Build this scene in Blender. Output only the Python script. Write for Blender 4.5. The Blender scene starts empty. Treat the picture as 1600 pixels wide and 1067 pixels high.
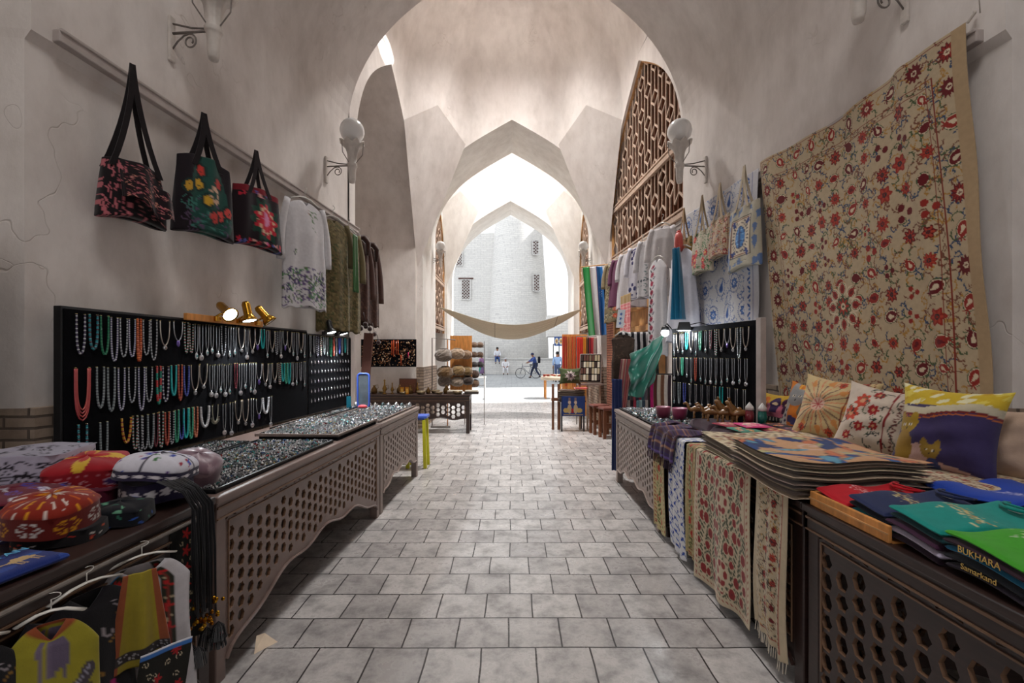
import bpy, math, random
import numpy as np
from mathutils import Vector, Matrix
R = random.Random(7)
PI = math.pi
scene = bpy.context.scene
COL = scene.collection
F = 711.0; EYE = 1.55; HOR = 555.0

def at(px, py, Y):
    """point at depth Y seen at photo pixel (px, py)"""
    return Vector(((px - 800) * Y / F, Y, EYE + (HOR - py) * Y / F))

def lin(c):
    o = []
    for v in c[:3]:
        v = v / 255.0
        o.append(v / 12.92 if v <= 0.04045 else ((v + 0.055) / 1.055) ** 2.4)
    return tuple(o)

# ------------------------------------------------------------ materials
MATS = {}
def nodes_of(name):
    m = bpy.data.materials.new(name); m.use_nodes = True
    nt = m.node_tree; b = nt.nodes['Principled BSDF']
    MATS[name] = m
    return m, nt, b
def nn(nt, t, **kw):
    n = nt.nodes.new(t)
    for k, v in kw.items():
        if k in n.inputs: n.inputs[k].default_value = v
        else: setattr(n, k, v)
    return n
def ramp(nt, fac, stops):
    r = nt.nodes.new('ShaderNodeValToRGB')
    e = r.color_ramp.elements
    while len(e) < len(stops): e.new(0.5)
    for i, (p, c) in enumerate(stops):
        e[i].position = p; e[i].color = (*c, 1)
    nt.links.new(fac, r.inputs[0]); return r
def mix(nt, fac, a, b, mode='MIX'):
    m = nt.nodes.new('ShaderNodeMix'); m.data_type = 'RGBA'; m.blend_type = mode
    for sock, v in ((m.inputs[0], fac), (m.inputs[6], a), (m.inputs[7], b)):
        if isinstance(v, bpy.types.NodeSocket): nt.links.new(v, sock)
        elif isinstance(v, (int, float)): sock.default_value = v
        else: sock.default_value = (*v, 1)
    return m.outputs[2]
def bump(nt, b, h, s, d):
    n = nt.nodes.new('ShaderNodeBump'); n.inputs['Strength'].default_value = s; n.inputs['Distance'].default_value = d
    nt.links.new(h, n.inputs['Height'])
    nt.links.new(n.outputs[0], b.inputs['Normal']); return n
def objco(nt):
    return nt.nodes.new('ShaderNodeTexCoord').outputs['Object']
def noise(nt, co, scale, detail=4, rough=0.55, stretch=None):
    if stretch:
        mp = nt.nodes.new('ShaderNodeMapping'); mp.inputs['Scale'].default_value = stretch
        nt.links.new(co, mp.inputs[0]); co = mp.outputs[0]
    n = nt.nodes.new('ShaderNodeTexNoise'); n.inputs['Scale'].default_value = scale
    n.inputs['Detail'].default_value = detail; n.inputs['Roughness'].default_value = rough
    nt.links.new(co, n.inputs['Vector']); return n.outputs[0]

def simple(name, rgb, rough=0.6, metal=0.0, nscale=12, namp=0.15, bs=0.0, bd=0.002, emit=None, stretch=None, spec=0.5):
    m, nt, b = nodes_of(name)
    co = objco(nt)
    n = noise(nt, co, nscale, stretch=stretch)
    c = lin(rgb)
    d = tuple(v * (1 - namp) for v in c); l = tuple(min(1, v * (1 + namp)) for v in c)
    r = ramp(nt, n, [(0.3, d), (0.7, l)])
    nt.links.new(r.outputs[0], b.inputs['Base Color'])
    b.inputs['Roughness'].default_value = rough; b.inputs['Metallic'].default_value = metal
    b.inputs['Specular IOR Level'].default_value = spec
    if bs: bump(nt, b, n, bs, bd)
    if emit:
        b.inputs['Emission Color'].default_value = (*emit[0], 1); b.inputs['Emission Strength'].default_value = emit[1]
    return m

def colmat(name, rough, metal=0.0, weave=0, sheen=0.0, spec=0.5, transl=0.0):
    """surface whose own dye / paint colours come with the mesh"""
    m, nt, b = nodes_of(name)
    a = nt.nodes.new('ShaderNodeAttribute'); a.attribute_name = 'Col'
    co = objco(nt)
    n = noise(nt, co, 35, 3)
    r = ramp(nt, n, [(0.25, (0.86,) * 3), (0.75, (1.0,) * 3)])
    c = mix(nt, 1.0, a.outputs[0], r.outputs[0], 'MULTIPLY')
    nt.links.new(c, b.inputs['Base Color'])
    b.inputs['Roughness'].default_value = rough; b.inputs['Metallic'].default_value = metal
    b.inputs['Specular IOR Level'].default_value = spec
    if sheen: b.inputs['Sheen Weight'].default_value = sheen
    if weave:
        w = noise(nt, co, weave, 2, 0.7); bump(nt, b, w, 0.35, 0.002)
    return m
colmat('cloth', 0.92, weave=260, sheen=0.15, spec=0.2)
colmat('silk', 0.38, weave=0, sheen=0.3, spec=0.5)
colmat('bead', 0.22, spec=0.6)
colmat('metal', 0.28, metal=0.9)
colmat('matte', 0.75, spec=0.3)
colmat('fur', 1.0, weave=120, sheen=0.6, spec=0.1)
colmat('gold', 0.25, metal=1.0)
simple('wood_dark', (50, 34, 30), 0.36, nscale=6, namp=0.3, bs=0.15, stretch=(1, 1, 12))
simple('wood_grey', (140, 124, 116), 0.45, nscale=8, namp=0.12, bs=0.1)
simple('wood_edge', (122, 92, 70), 0.5, nscale=8, namp=0.2)
simple('wood_brown', (112, 66, 40), 0.6, nscale=5, namp=0.4, bs=0.3, stretch=(1, 1, 0.15))
simple('wood_light', (196, 146, 92), 0.6, nscale=6, namp=0.3, bs=0.2, stretch=(1, 6, 1))
simple('wood_orange', (206, 138, 70), 0.6, nscale=6, namp=0.25, bs=0.2, stretch=(6, 1, 1))
simple('lattice_paint', (186, 160, 140), 0.6, nscale=20, namp=0.15)
simple('black_felt', (10, 10, 14), 0.95, nscale=60, namp=0.3, spec=0.1)
simple('black_metal', (22, 22, 24), 0.4, nscale=30, namp=0.2)
simple('iron_grey', (120, 112, 106), 0.5, metal=0.3, nscale=30, namp=0.2)
simple('lamp_paint', (205, 196, 188), 0.5, nscale=14, namp=0.12, bs=0.1)
simple('globe_glass', (240, 238, 236), 0.18, nscale=6, namp=0.03)
simple('brass', (190, 140, 50), 0.22, metal=1.0, nscale=20, namp=0.1)
simple('bulb', (255, 255, 255), 0.3, emit=((0.9, 0.97, 1.0), 30.0))
simple('blue_plastic', (66, 96, 190), 0.35, namp=0.05)
simple('yellow_plastic', (196, 190, 30), 0.4, namp=0.08)
simple('steel', (170, 170, 172), 0.3, metal=0.8)
simple('skin', (168, 118, 90), 0.6, namp=0.08)
simple('hair', (26, 20, 18), 0.7)
simple('white_cloth', (226, 224, 224), 0.9, namp=0.05, nscale=40)
simple('rail_paint', (176, 165, 160), 0.55, nscale=10, namp=0.12)
simple('mirror_grey', (150, 160, 170), 0.15, metal=0.7)

def plaster(name, base, stain, bscale=1.0):
    m, nt, b = nodes_of(name); co = objco(nt)
    n1 = noise(nt, co, 0.9, 5, 0.6, stretch=(1, 1, 0.6)); n2 = noise(nt, co, 5, 6, 0.65, stretch=(1, 1, 0.5))
    r1 = ramp(nt, n1, [(0.35, lin(stain)), (0.62, lin(base))])
    r2 = ramp(nt, n2, [(0.3, (0.86, 0.85, 0.84)), (0.6, (1, 1, 1))])
    c = mix(nt, 1.0, r1.outputs[0], r2.outputs[0], 'MULTIPLY')
    # a few flaked scars and thin cracks
    v = nt.nodes.new('ShaderNodeTexVoronoi'); v.feature = 'DISTANCE_TO_EDGE'; v.inputs['Scale'].default_value = 0.55
    wob = nt.nodes.new('ShaderNodeTexNoise'); wob.inputs['Scale'].default_value = 3; nt.links.new(co, wob.inputs['Vector'])
    mv = nt.nodes.new('ShaderNodeVectorMath'); mv.operation = 'ADD'
    nt.links.new(co, mv.inputs[0]); nt.links.new(wob.outputs['Color'], mv.inputs[1]); nt.links.new(mv.outputs[0], v.inputs['Vector'])
    rc = ramp(nt, v.outputs['Distance'], [(0.0, (0.3, 0.3, 0.3)), (0.003, (1, 1, 1))])
    n3 = noise(nt, co, 1.3, 2); rm = ramp(nt, n3, [(0.52, (0, 0, 0)), (0.62, (1, 1, 1))])
    crack = mix(nt, rm.outputs[0], (1, 1, 1), rc.outputs[0])
    cm = ramp(nt, crack, [(0, (0.8, 0.77, 0.74)), (1, (1, 1, 1))])
    c = mix(nt, 1.0, c, cm.outputs[0], 'MULTIPLY')
    nt.links.new(c, b.inputs['Base Color']); b.inputs['Roughness'].default_value = 0.85; b.inputs['Specular IOR Level'].default_value = 0.25
    n4 = noise(nt, co, 6, 8, 0.7, stretch=(1, 1, 0.6))
    h = mix(nt, 0.5, n4, n1)
    h = mix(nt, 1.0, h, crack, 'MULTIPLY')
    bump(nt, b, h, 0.38, 0.025 * bscale)
    return m
plaster('plaster', (230, 223, 218), (212, 203, 197))
plaster('plaster_white', (238, 235, 231), (226, 221, 216), 0.6)

def bricks(name, c1, c2, mortar, bw, bh, ms, axes, rough=0.8, bs=0.6, nmul=(0.75, 1.05), bd=0.01, offset=0.5, spec=0.5):
    m, nt, b = nodes_of(name); co = objco(nt)
    sep = nt.nodes.new('ShaderNodeSeparateXYZ'); nt.links.new(co, sep.inputs[0])
    cmb = nt.nodes.new('ShaderNodeCombineXYZ')
    for i, ax in enumerate(axes):
        if len(ax) == 1: nt.links.new(sep.outputs['XYZ'.index(ax)], cmb.inputs[i])
        else:
            ad = nt.nodes.new('ShaderNodeMath'); ad.operation = 'ADD'
            nt.links.new(sep.outputs['XYZ'.index(ax[0])], ad.inputs[0]); nt.links.new(sep.outputs['XYZ'.index(ax[1])], ad.inputs[1])
            nt.links.new(ad.outputs[0], cmb.inputs[i])
    wn = nt.nodes.new('ShaderNodeTexNoise'); wn.inputs['Scale'].default_value = 1.4; wn.inputs['Detail'].default_value = 3
    nt.links.new(cmb.outputs[0], wn.inputs['Vector'])
    sc = nt.nodes.new('ShaderNodeVectorMath'); sc.operation = 'SCALE'; sc.inputs['Scale'].default_value = 0.035 * min(1, bw * 4)
    nt.links.new(wn.outputs['Color'], sc.inputs[0])
    ad = nt.nodes.new('ShaderNodeVectorMath'); ad.operation = 'ADD'
    nt.links.new(cmb.outputs[0], ad.inputs[0]); nt.links.new(sc.outputs[0], ad.inputs[1])
    t = nt.nodes.new('ShaderNodeTexBrick'); t.offset = offset; t.squash = 1.0
    nt.links.new(ad.outputs[0], t.inputs['Vector'])
    t.inputs['Color1'].default_value = (*lin(c1), 1); t.inputs['Color2'].default_value = (*lin(c2), 1)
    t.inputs['Mortar'].default_value = (*lin(mortar), 1)
    t.inputs['Scale'].default_value = 1.0; t.inputs['Mortar Size'].default_value = ms
    t.inputs['Mortar Smooth'].default_value = 0.3; t.inputs['Brick Width'].default_value = bw; t.inputs['Row Height'].default_value = bh
    n = noise(nt, co, 6, 8, 0.72); r = ramp(nt, n, [(0.36, (nmul[0],) * 3), (0.56, (nmul[1],) * 3)])
    c = mix(nt, 1.0, t.outputs['Color'], r.outputs[0], 'MULTIPLY')
    nt.links.new(c, b.inputs['Base Color'])
    rr = ramp(nt, n, [(0.35, (min(1, rough + 0.18),) * 3), (0.6, (rough,) * 3)])
    nt.links.new(rr.outputs[0], b.inputs['Roughness']); b.inputs['Specular IOR Level'].default_value = spec
    inv = nt.nodes.new('ShaderNodeMath'); inv.operation = 'SUBTRACT'; inv.inputs[0].default_value = 1.0
    nt.links.new(t.outputs['Fac'], inv.inputs[1])
    n5 = noise(nt, co, 14, 5, 0.7)
    h = mix(nt, 0.18, inv.outputs[0], n5)
    bump(nt, b, h, bs, bd)
    return m
bricks('floor_tile', (182, 177, 174), (156, 151, 149), (52, 48, 48), 0.285, 0.27, 0.005, ('X', 'Y', 'Z'), rough=0.26, bs=0.5, nmul=(0.58, 1.08), bd=0.006, spec=0.5)
bricks('dado_brick', (168, 148, 130), (140, 120, 104), (96, 82, 72), 0.26, 0.062, 0.008, ('XY', 'Z', 'Y'), rough=0.85, bs=0.8)
bricks('facade_brick', (222, 220, 216), (212, 210, 207), (200, 198, 196), 0.55, 0.16, 0.015, ('XY', 'Z', 'Y'), rough=0.9, bs=0.3, nmul=(0.9, 1.03))
bricks('plaza_paving', (176, 178, 178), (158, 160, 162), (134, 134, 136), 0.6, 0.4, 0.012, ('X', 'Y', 'Z'), rough=0.8, bs=0.2)
M = MATS

# ------------------------------------------------------------ mesh builder
class MB:
    def __init__(s, rgb=None):
        s.v = []; s.f = []; s.c = []; s.m = []; s.col = lin(rgb) if rgb else (0.8, 0.8, 0.8); s.mi = 0
        s.T = None
    def rgb(s, c): s.col = lin(c); return s
    def add(s, vs, fs, cols=None):
        n = len(s.v)
        if s.T is not None: vs = [s.T @ Vector(p) for p in vs]
        s.v.extend([tuple(p) for p in vs]); s.f.extend([tuple(i + n for i in f) for f in fs])
        s.c.extend(cols if cols is not None else [s.col] * len(vs)); s.m.extend([s.mi] * len(fs)); return s
    def box(s, x0, x1, y0, y1, z0, z1):
        v = [(x0, y0, z0), (x1, y0, z0), (x1, y1, z0), (x0, y1, z0), (x0, y0, z1), (x1, y0, z1), (x1, y1, z1), (x0, y1, z1)]
        return s.add(v, [(0, 3, 2, 1), (4, 5, 6, 7), (0, 1, 5, 4), (1, 2, 6, 5), (2, 3, 7, 6), (3, 0, 4, 7)])
    def cbox(s, c, sx, sy, sz): return s.box(c[0] - sx / 2, c[0] + sx / 2, c[1] - sy / 2, c[1] + sy / 2, c[2] - sz / 2, c[2] + sz / 2)
    def prism(s, a, b, w, t, up=(0, 0, 1)):
        """bar of section w x t from a to b"""
        a = Vector(a); b = Vector(b); d = (b - a).normalized(); u = Vector(up)
        if abs(d.dot(u)) > 0.98: u = Vector((0, 1, 0))
        x = d.cross(u).normalized(); y = x.cross(d).normalized()
        vs = []
        for p in (a, b):
            for i, j in ((-1, -1), (1, -1), (1, 1), (-1, 1)): vs.append(p + x * (i * w / 2) + y * (j * t / 2))
        return s.add(vs, [(0, 3, 2, 1), (4, 5, 6, 7), (0, 1, 5, 4), (1, 2, 6, 5), (2, 3, 7, 6), (3, 0, 4, 7)])
    def tube(s, pts, r, n=8, cap=True, closed=False, cols=None):
        pts = [Vector(p) for p in pts]; k = len(pts); vs = []; cc = []
        rr = r if isinstance(r, (list, tuple)) else [r] * k
        prev = None
        for i, p in enumerate(pts):
            if closed: d = pts[(i + 1) % k] - pts[i - 1]
            else: d = pts[min(i + 1, k - 1)] - pts[max(i - 1, 0)]
            if d.length < 1e-9: d = Vector((0, 0, 1))
            d.normalize()
            if prev is None:
                u = Vector((0, 0, 1)) if abs(d.z) < 0.9 else Vector((1, 0, 0))
                x = d.cross(u).normalized()
            else:
                x = (prev - d * prev.dot(d))
                x = x.normalized() if x.length > 1e-6 else d.orthogonal().normalized()
            prev = x; y = d.cross(x)
            for j in range(n):
                a = 2 * PI * j / n
                vs.append(p + (x * math.cos(a) + y * math.sin(a)) * rr[i])
                if cols: cc.append(cols[i])
        fs = []
        for i in range(k if closed else k - 1):
            i2 = (i + 1) % k
            for j in range(n):
                j2 = (j + 1) % n
                fs.append((i * n + j, i * n + j2, i2 * n + j2, i2 * n + j))
        if cap and not closed:
            fs.append(tuple(range(n - 1, -1, -1))); fs.append(tuple((k - 1) * n + j for j in range(n)))
        return s.add(vs, fs, cc if cols else None)
    def lathe(s, prof, n=24, c=(0, 0, 0), sq=None, cap=True, colf=None, sx=1, sy=1):
        """prof: (r, z) list; sq: superellipse power; colf(u, v) colours"""
        vs = []; cc = []
        for i, (r, z) in enumerate(prof):
            for j in range(n):
                a = 2 * PI * j / n; ca, sa = math.cos(a), math.sin(a)
                k = 1.0
                if sq: k = (abs(ca) ** sq + abs(sa) ** sq) ** (-1 / sq)
                vs.append((c[0] + r * k * ca * sx, c[1] + r * k * sa * sy, c[2] + z))
                if colf: cc.append(colf(j / n, i / (len(prof) - 1)))
        fs = []
        for i in range(len(prof) - 1):
            for j in range(n):
                j2 = (j + 1) % n
                fs.append((i * n + j, i * n + j2, (i + 1) * n + j2, (i + 1) * n + j))
        if cap:
            if prof[0][0] > 1e-5: fs.append(tuple(range(n - 1, -1, -1)))
            if prof[-1][0] > 1e-5: fs.append(tuple((len(prof) - 1) * n + j for j in range(n)))
        return s.add(vs, fs, cc if colf else None)
    def ball(s, c, r, n=8, m=5, sc=(1, 1, 1)):
        prof = [(math.sin(PI * i / m), -math.cos(PI * i / m)) for i in range(m + 1)]
        vs = [(c[0], c[1], c[2] - r * sc[2])]
        for i in range(1, m):
            for j in range(n):
                a = 2 * PI * j / n
                vs.append((c[0] + r * sc[0] * prof[i][0] * math.cos(a), c[1] + r * sc[1] * prof[i][0] * math.sin(a), c[2] + r * sc[2] * prof[i][1]))
        vs.append((c[0], c[1], c[2] + r * sc[2])); fs = []
        for j in range(n):
            j2 = (j + 1) % n
            fs.append((0, 1 + j2, 1 + j)); fs.append((len(vs) - 1, 1 + (m - 2) * n + j, 1 + (m - 2) * n + j2))
            for i in range(m - 2): fs.append((1 + i * n + j, 1 + i * n + j2, 1 + (i + 1) * n + j2, 1 + (i + 1) * n + j))
        return s.add(vs, fs)
    def grid(s, fn, nu, nv, cv=None, closeu=False, colfn=None):
        """surface fn(u, v) -> point; cv: painted cloth sampled at (u, v)"""
        us = [i / (nu if closeu else nu - 1) for i in range(nu)]; vvs = [j / (nv - 1) for j in range(nv)]
        vs = [fn(u, v) for v in vvs for u in us]
        cc = None
        if cv is not None: cc = cv.sample(np.array([u for v in vvs for u in us]), np.array([v for v in vvs for u in us]))
        elif colfn: cc = [colfn(u, v) for v in vvs for u in us]
        fs = []
        for j in range(nv - 1):
            for i in range(nu if closeu else nu - 1):
                i2 = (i + 1) % nu
                fs.append((j * nu + i, j * nu + i2, (j + 1) * nu + i2, (j + 1) * nu + i))
        return s.add(vs, fs, cc)
    def poly(s, pts): return s.add(pts, [tuple(range(len(pts)))])
    def build(s, name, mat, parent=None, smooth=False, loc=None, solid=0.0, bevel=0.0, subd=0, offset=0.0):
        me = bpy.data.meshes.new(name)
        me.from_pydata(s.v, [], s.f)
        mats = mat if isinstance(mat, (list, tuple)) else [mat]
        for m_ in mats: me.materials.append(M[m_] if isinstance(m_, str) else m_)
        if len(mats) > 1: me.polygons.foreach_set('material_index', s.m)
        if smooth: me.polygons.foreach_set('use_smooth', [True] * len(s.f))
        a = me.color_attributes.new(name='Col', type='FLOAT_COLOR', domain='POINT')
        arr = np.ones((len(s.v), 4), dtype=np.float32); arr[:, :3] = np.array(s.c, dtype=np.float32).reshape(-1, 3)
        a.data.foreach_set('color', arr.ravel())
        me.update()
        o = bpy.data.objects.new(name, me); COL.objects.link(o)
        if parent: o.parent = parent
        if loc is not None: o.location = loc
        if bevel:
            md = o.modifiers.new('bevel', 'BEVEL'); md.width = bevel; md.segments = 2; md.limit_method = 'ANGLE'; md.angle_limit = math.radians(40)
        if solid:
            md = o.modifiers.new('solid', 'SOLIDIFY'); md.thickness = solid; md.offset = offset
        if subd:
            md = o.modifiers.new('sub', 'SUBSURF'); md.levels = subd; md.render_levels = subd
        return o

def tag(o, label=None, cat=None, group=None, kind=None):
    if label: o['label'] = label
    if cat: o['category'] = cat
    if group: o['group'] = group
    if kind: o['kind'] = kind
    return o
def thing(name, label, cat, loc=(0, 0, 0), rz=0.0, group=None):
    o = bpy.data.objects.new(name, None); COL.objects.link(o); o.location = loc; o.rotation_euler = (0, 0, rz)
    o.empty_display_size = 0.1
    return tag(o, label, cat, group)
def struct(o, parent=None):
    o['kind'] = 'structure'; return o
KIDS = {}
def copy_tree(o, parent=None, label=None, loc=None, rz=None):
    c = o.copy(); COL.objects.link(c)
    if parent: c.parent = parent
    for ch in list(o.children): copy_tree(ch, c)
    if label: c['label'] = label
    if loc is not None: c.location = loc
    if rz is not None: c.rotation_euler = (c.rotation_euler[0], c.rotation_euler[1], rz)
    return c
ONES = 'first second third fourth fifth sixth seventh eighth ninth tenth eleventh twelfth thirteenth fourteenth fifteenth sixteenth seventeenth eighteenth nineteenth'.split()
def ordi(n):
    if n <= 19: return ONES[n - 1]
    t = n // 10; u = n % 10
    tens = {2: 'twent', 3: 'thirt', 4: 'fort', 5: 'fift'}[t]
    return tens + 'ieth' if u == 0 else tens + 'y-' + ONES[u - 1]

# ------------------------------------------------------------ painted cloth
class Cv:
    def __init__(s, w, h, bg, px=300):
        s.w, s.h, s.px = w, h, px; s.W = max(4, int(w * px)); s.H = max(4, int(h * px))
        s.a = np.empty((s.H, s.W, 3), dtype=np.float32); s.a[:] = lin(bg)
    def win(s, x, y, r):
        x0 = max(0, int((x - r) * s.px)); x1 = min(s.W, int((x + r) * s.px) + 2)
        y0 = max(0, int((y - r) * s.px)); y1 = min(s.H, int((y + r) * s.px) + 2)
        if x0 >= x1 or y0 >= y1: return None
        gx = (np.arange(x0, x1) + 0.5) / s.px - x; gy = (np.arange(y0, y1) + 0.5) / s.px - y
        X, Y = np.meshgrid(gx, gy); return s.a[y0:y1, x0:x1], X, Y
    def ell(s, x, y, rx, ry, c, rot=0.0):
        w = s.win(x, y, max(rx, ry))
        if w is None: return
        a, X, Y = w; cr, sr = math.cos(rot), math.sin(rot)
        U = (X * cr + Y * sr) / rx; V = (-X * sr + Y * cr) / ry
        a[U * U + V * V < 1] = lin(c)
    def pet(s, x, y, r, n, c, amp=0.3, rot=0.0, r0=0.0):
        w = s.win(x, y, r)
        if w is None: return
        a, X, Y = w; D = np.hypot(X, Y); T = np.arctan2(Y, X) + rot
        a[(D < r * (1 - amp + amp * np.cos(n * T))) & (D > r0)] = lin(c)
    def drop(s, x, y, r, c, rot=0.0, k=1.0):
        w = s.win(x, y, r * 2)
        if w is None: return
        a, X, Y = w; cr, sr = math.cos(rot), math.sin(rot)
        U = (X * cr + Y * sr) / r; V = (-X * sr + Y * cr) / r
        V2 = V - 0.25 * k * np.clip(U, 0, 2) ** 2
        W = np.clip(1 - U / 1.8, 0, 1)
        a[((U * U + V2 * V2 < 0.5) & (U <= 0.0)) | ((U > 0) & (U < 1.8) & (np.abs(V2) < 0.7 * W))] = lin(c)
    def line(s, pts, wd, c, closed=False):
        pts = list(pts)
        if closed: pts.append(pts[0])
        L = lin(c)
        for (x0, y0), (x1, y1) in zip(pts[:-1], pts[1:]):
            mx, my = (x0 + x1) / 2, (y0 + y1) / 2; r = math.hypot(x1 - x0, y1 - y0) / 2 + wd
            w = s.win(mx, my, r)
            if w is None: continue
            a, X, Y = w; dx, dy = x1 - x0, y1 - y0; q = dx * dx + dy * dy + 1e-12
            t = np.clip(((X + mx - x0) * dx + (Y + my - y0) * dy) / q, 0, 1)
            d = np.hypot(X + mx - x0 - t * dx, Y + my - y0 - t * dy)
            a[d < wd / 2] = L
    def rect(s, x0, x1, y0, y1, c):
        s.a[max(0, int(y0 * s.px)):max(0, int(y1 * s.px)), max(0, int(x0 * s.px)):max(0, int(x1 * s.px))] = lin(c)
    def frame(s, d, wd, c):
        s.rect(d, s.w - d, d, d + wd, c); s.rect(d, s.w - d, s.h - d - wd, s.h - d, c)
        s.rect(d, d + wd, d, s.h - d, c); s.rect(s.w - d - wd, s.w - d, d, s.h - d, c)
    def curl(s, x, y, r, wd, c, a0=0.0, turns=1.2, sg=1):
        s.line([(x + r * (1 - k / 14) * math.cos(a0 + sg * turns * 2 * PI * k / 14), y + r * (1 - k / 14) * math.sin(a0 + sg * turns * 2 * PI * k / 14)) for k in range(14)], wd, c)
    def leaf(s, x, y, l, c, rot): s.ell(x, y, l, l * 0.36, c, rot)
    def sample(s, u, v):
        i = np.clip((np.asarray(u) * s.W).astype(int), 0, s.W - 1); j = np.clip((np.asarray(v) * s.H).astype(int), 0, s.H - 1)
        return list(map(tuple, s.a[j, i]))
# ------------------------------------------------------------ camera and light
cd = bpy.data.cameras.new('camera'); cam = bpy.data.objects.new('camera', cd); COL.objects.link(cam)
cam.location = (0, 0, EYE); cam.rotation_euler = (PI / 2, 0, 0)
cd.sensor_fit = 'HORIZONTAL'; cd.sensor_width = 36; cd.lens = F / 1600 * 36; cd.shift_y = (HOR - 533.5) / 1600; cd.clip_start = 0.05
scene.camera = cam
scene.view_settings.view_transform = 'Standard'; scene.view_settings.look = 'None'
scene.view_settings.gamma = 1.0; scene.view_settings.exposure = 0.2; scene.view_settings.use_curve_mapping = False
wd = bpy.data.worlds.new('World'); scene.world = wd; wd.use_nodes = True
bg = wd.node_tree.nodes['Background']; bg.inputs[0].default_value = (0.92, 0.955, 1.0, 1); bg.inputs[1].default_value = 1.35
sd = bpy.data.lights.new('sun', 'SUN'); sd.energy = 9.0; sd.angle = 0.01; sd.color = (1, 0.96, 0.9)
so = bpy.data.objects.new('sun', sd); COL.objects.link(so)
sdir = Vector((-math.cos(math.radians(50)) * math.cos(math.radians(8)), -math.cos(math.radians(50)) * math.sin(math.radians(8)), -math.sin(math.radians(50))))
so.rotation_euler = sdir.to_track_quat('-Z', 'Y').to_euler()
def area(name, loc, size, power, rgb, rot=(0, 0, 0), shape='DISK', sy=None):
    l = bpy.data.lights.new(name, 'AREA'); l.shape = shape; l.size = size
    if sy: l.size_y = sy
    l.energy = power; l.color = rgb
    o = bpy.data.objects.new(name, l); COL.objects.link(o); o.location = loc; o.rotation_euler = rot; return o
def dome_fill(name, y, z, size, power, rgb, spread):  # fill lamp added above a dome, out of view, to brighten the interior
    o = area(name, (0, y, z), size, power, rgb); o.data.spread = math.radians(spread)
dome_fill('fill_lamp_dome_middle', 7.9, 9.5, 1.15, 280, (1, 0.985, 0.965), 92)
dome_fill('fill_lamp_dome_far', 12.5, 9.2, 0.95, 290, (1, 0.985, 0.975), 95)
dome_fill('fill_lamp_dome_near', 0.0, 8.3, 2.2, 92, (1, 0.97, 0.95), 130)
area('fill_lamp_rear', (0, -4.9, 1.6), 1.8, 8, (0.95, 0.96, 1.0), (PI / 2, 0, 0), 'RECTANGLE', 2.6)  # unseen fill lamp added at the rear arch behind the camera

# ------------------------------------------------------------ setting
def XL(d): return -2.755 + 0.091 * d        # left wall line
def XR(d): return 2.8 - 0.082 * d           # right wall line
WALLY0, WALLY1 = 2.4, 6.1
def arch(t, zs, za):
    """pointed arch height at t in [-1, 1]"""
    t = abs(t)
    if t >= 1: return zs
    # steep haunch then nearly straight rise to the point
    a = math.sqrt(max(0, 1 - t ** 4)); b = 1 - t
    return zs + (za - zs) * (0.5 * a + 0.5 * b)
def profile(xl, xr, zs, za, n=40):
    out = []
    for i in range(n + 1):
        th = PI * i / n; t = -math.cos(th)
        out.append((xl + (xr - xl) * (t + 1) / 2, arch(t, zs, za)))
    return out
def arch_wall(mb, xl, xr, zs, za, y, x0, x1, z1, n=40):
    """vertical plate at depth y with a pointed opening down to the floor"""
    p = profile(xl, xr, zs, za, n)
    mb.poly([(x0, y, 0), (xl, y, 0), (xl, y, zs), (xl, y, z1), (x0, y, z1)])
    mb.poly([(xr, y, 0), (x1, y, 0), (x1, y, z1), (xr, y, z1), (xr, y, zs)])
    for (a, b), (c, d) in zip(p[:-1], p[1:]): mb.poly([(a, y, b), (c, y, d), (c, y, z1), (a, y, z1)])
def soffit(mb, P0, P1, y0, y1):
    pts0 = [(P0[0][0], 0)] + P0 + [(P0[-1][0], 0)]; pts1 = [(P1[0][0], 0)] + P1 + [(P1[-1][0], 0)]
    ny = 10
    for (a, b), (c, d) in zip(zip(pts0[:-1], pts1[:-1]), zip(pts0[1:], pts1[1:])):
        pass
    for k in range(ny):
        t0, t1 = k / ny, (k + 1) / ny
        for i in range(len(pts0) - 1):
            def q(i, t): return (pts0[i][0] * (1 - t) + pts1[i][0] * t, y0 * (1 - t) + y1 * t, pts0[i][1] * (1 - t) + pts1[i][1] * t)
            mb.poly([q(i, t0), q(i + 1, t0), q(i + 1, t1), q(i, t1)])

# floor
fl = MB(); fl.poly([(-7, -6, 0), (7, -6, 0), (7, 15.2, 0), (-7, 15.2, 0)])
struct(fl.build('floor', 'floor_tile'))
fl = MB(); fl.poly([(-14, 15.2, -0.005), (16, 15.2, -0.005), (16, 46, -0.005), (-14, 46, -0.005)])
struct(fl.build('floor_plaza', 'plaza_paving'))

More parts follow.
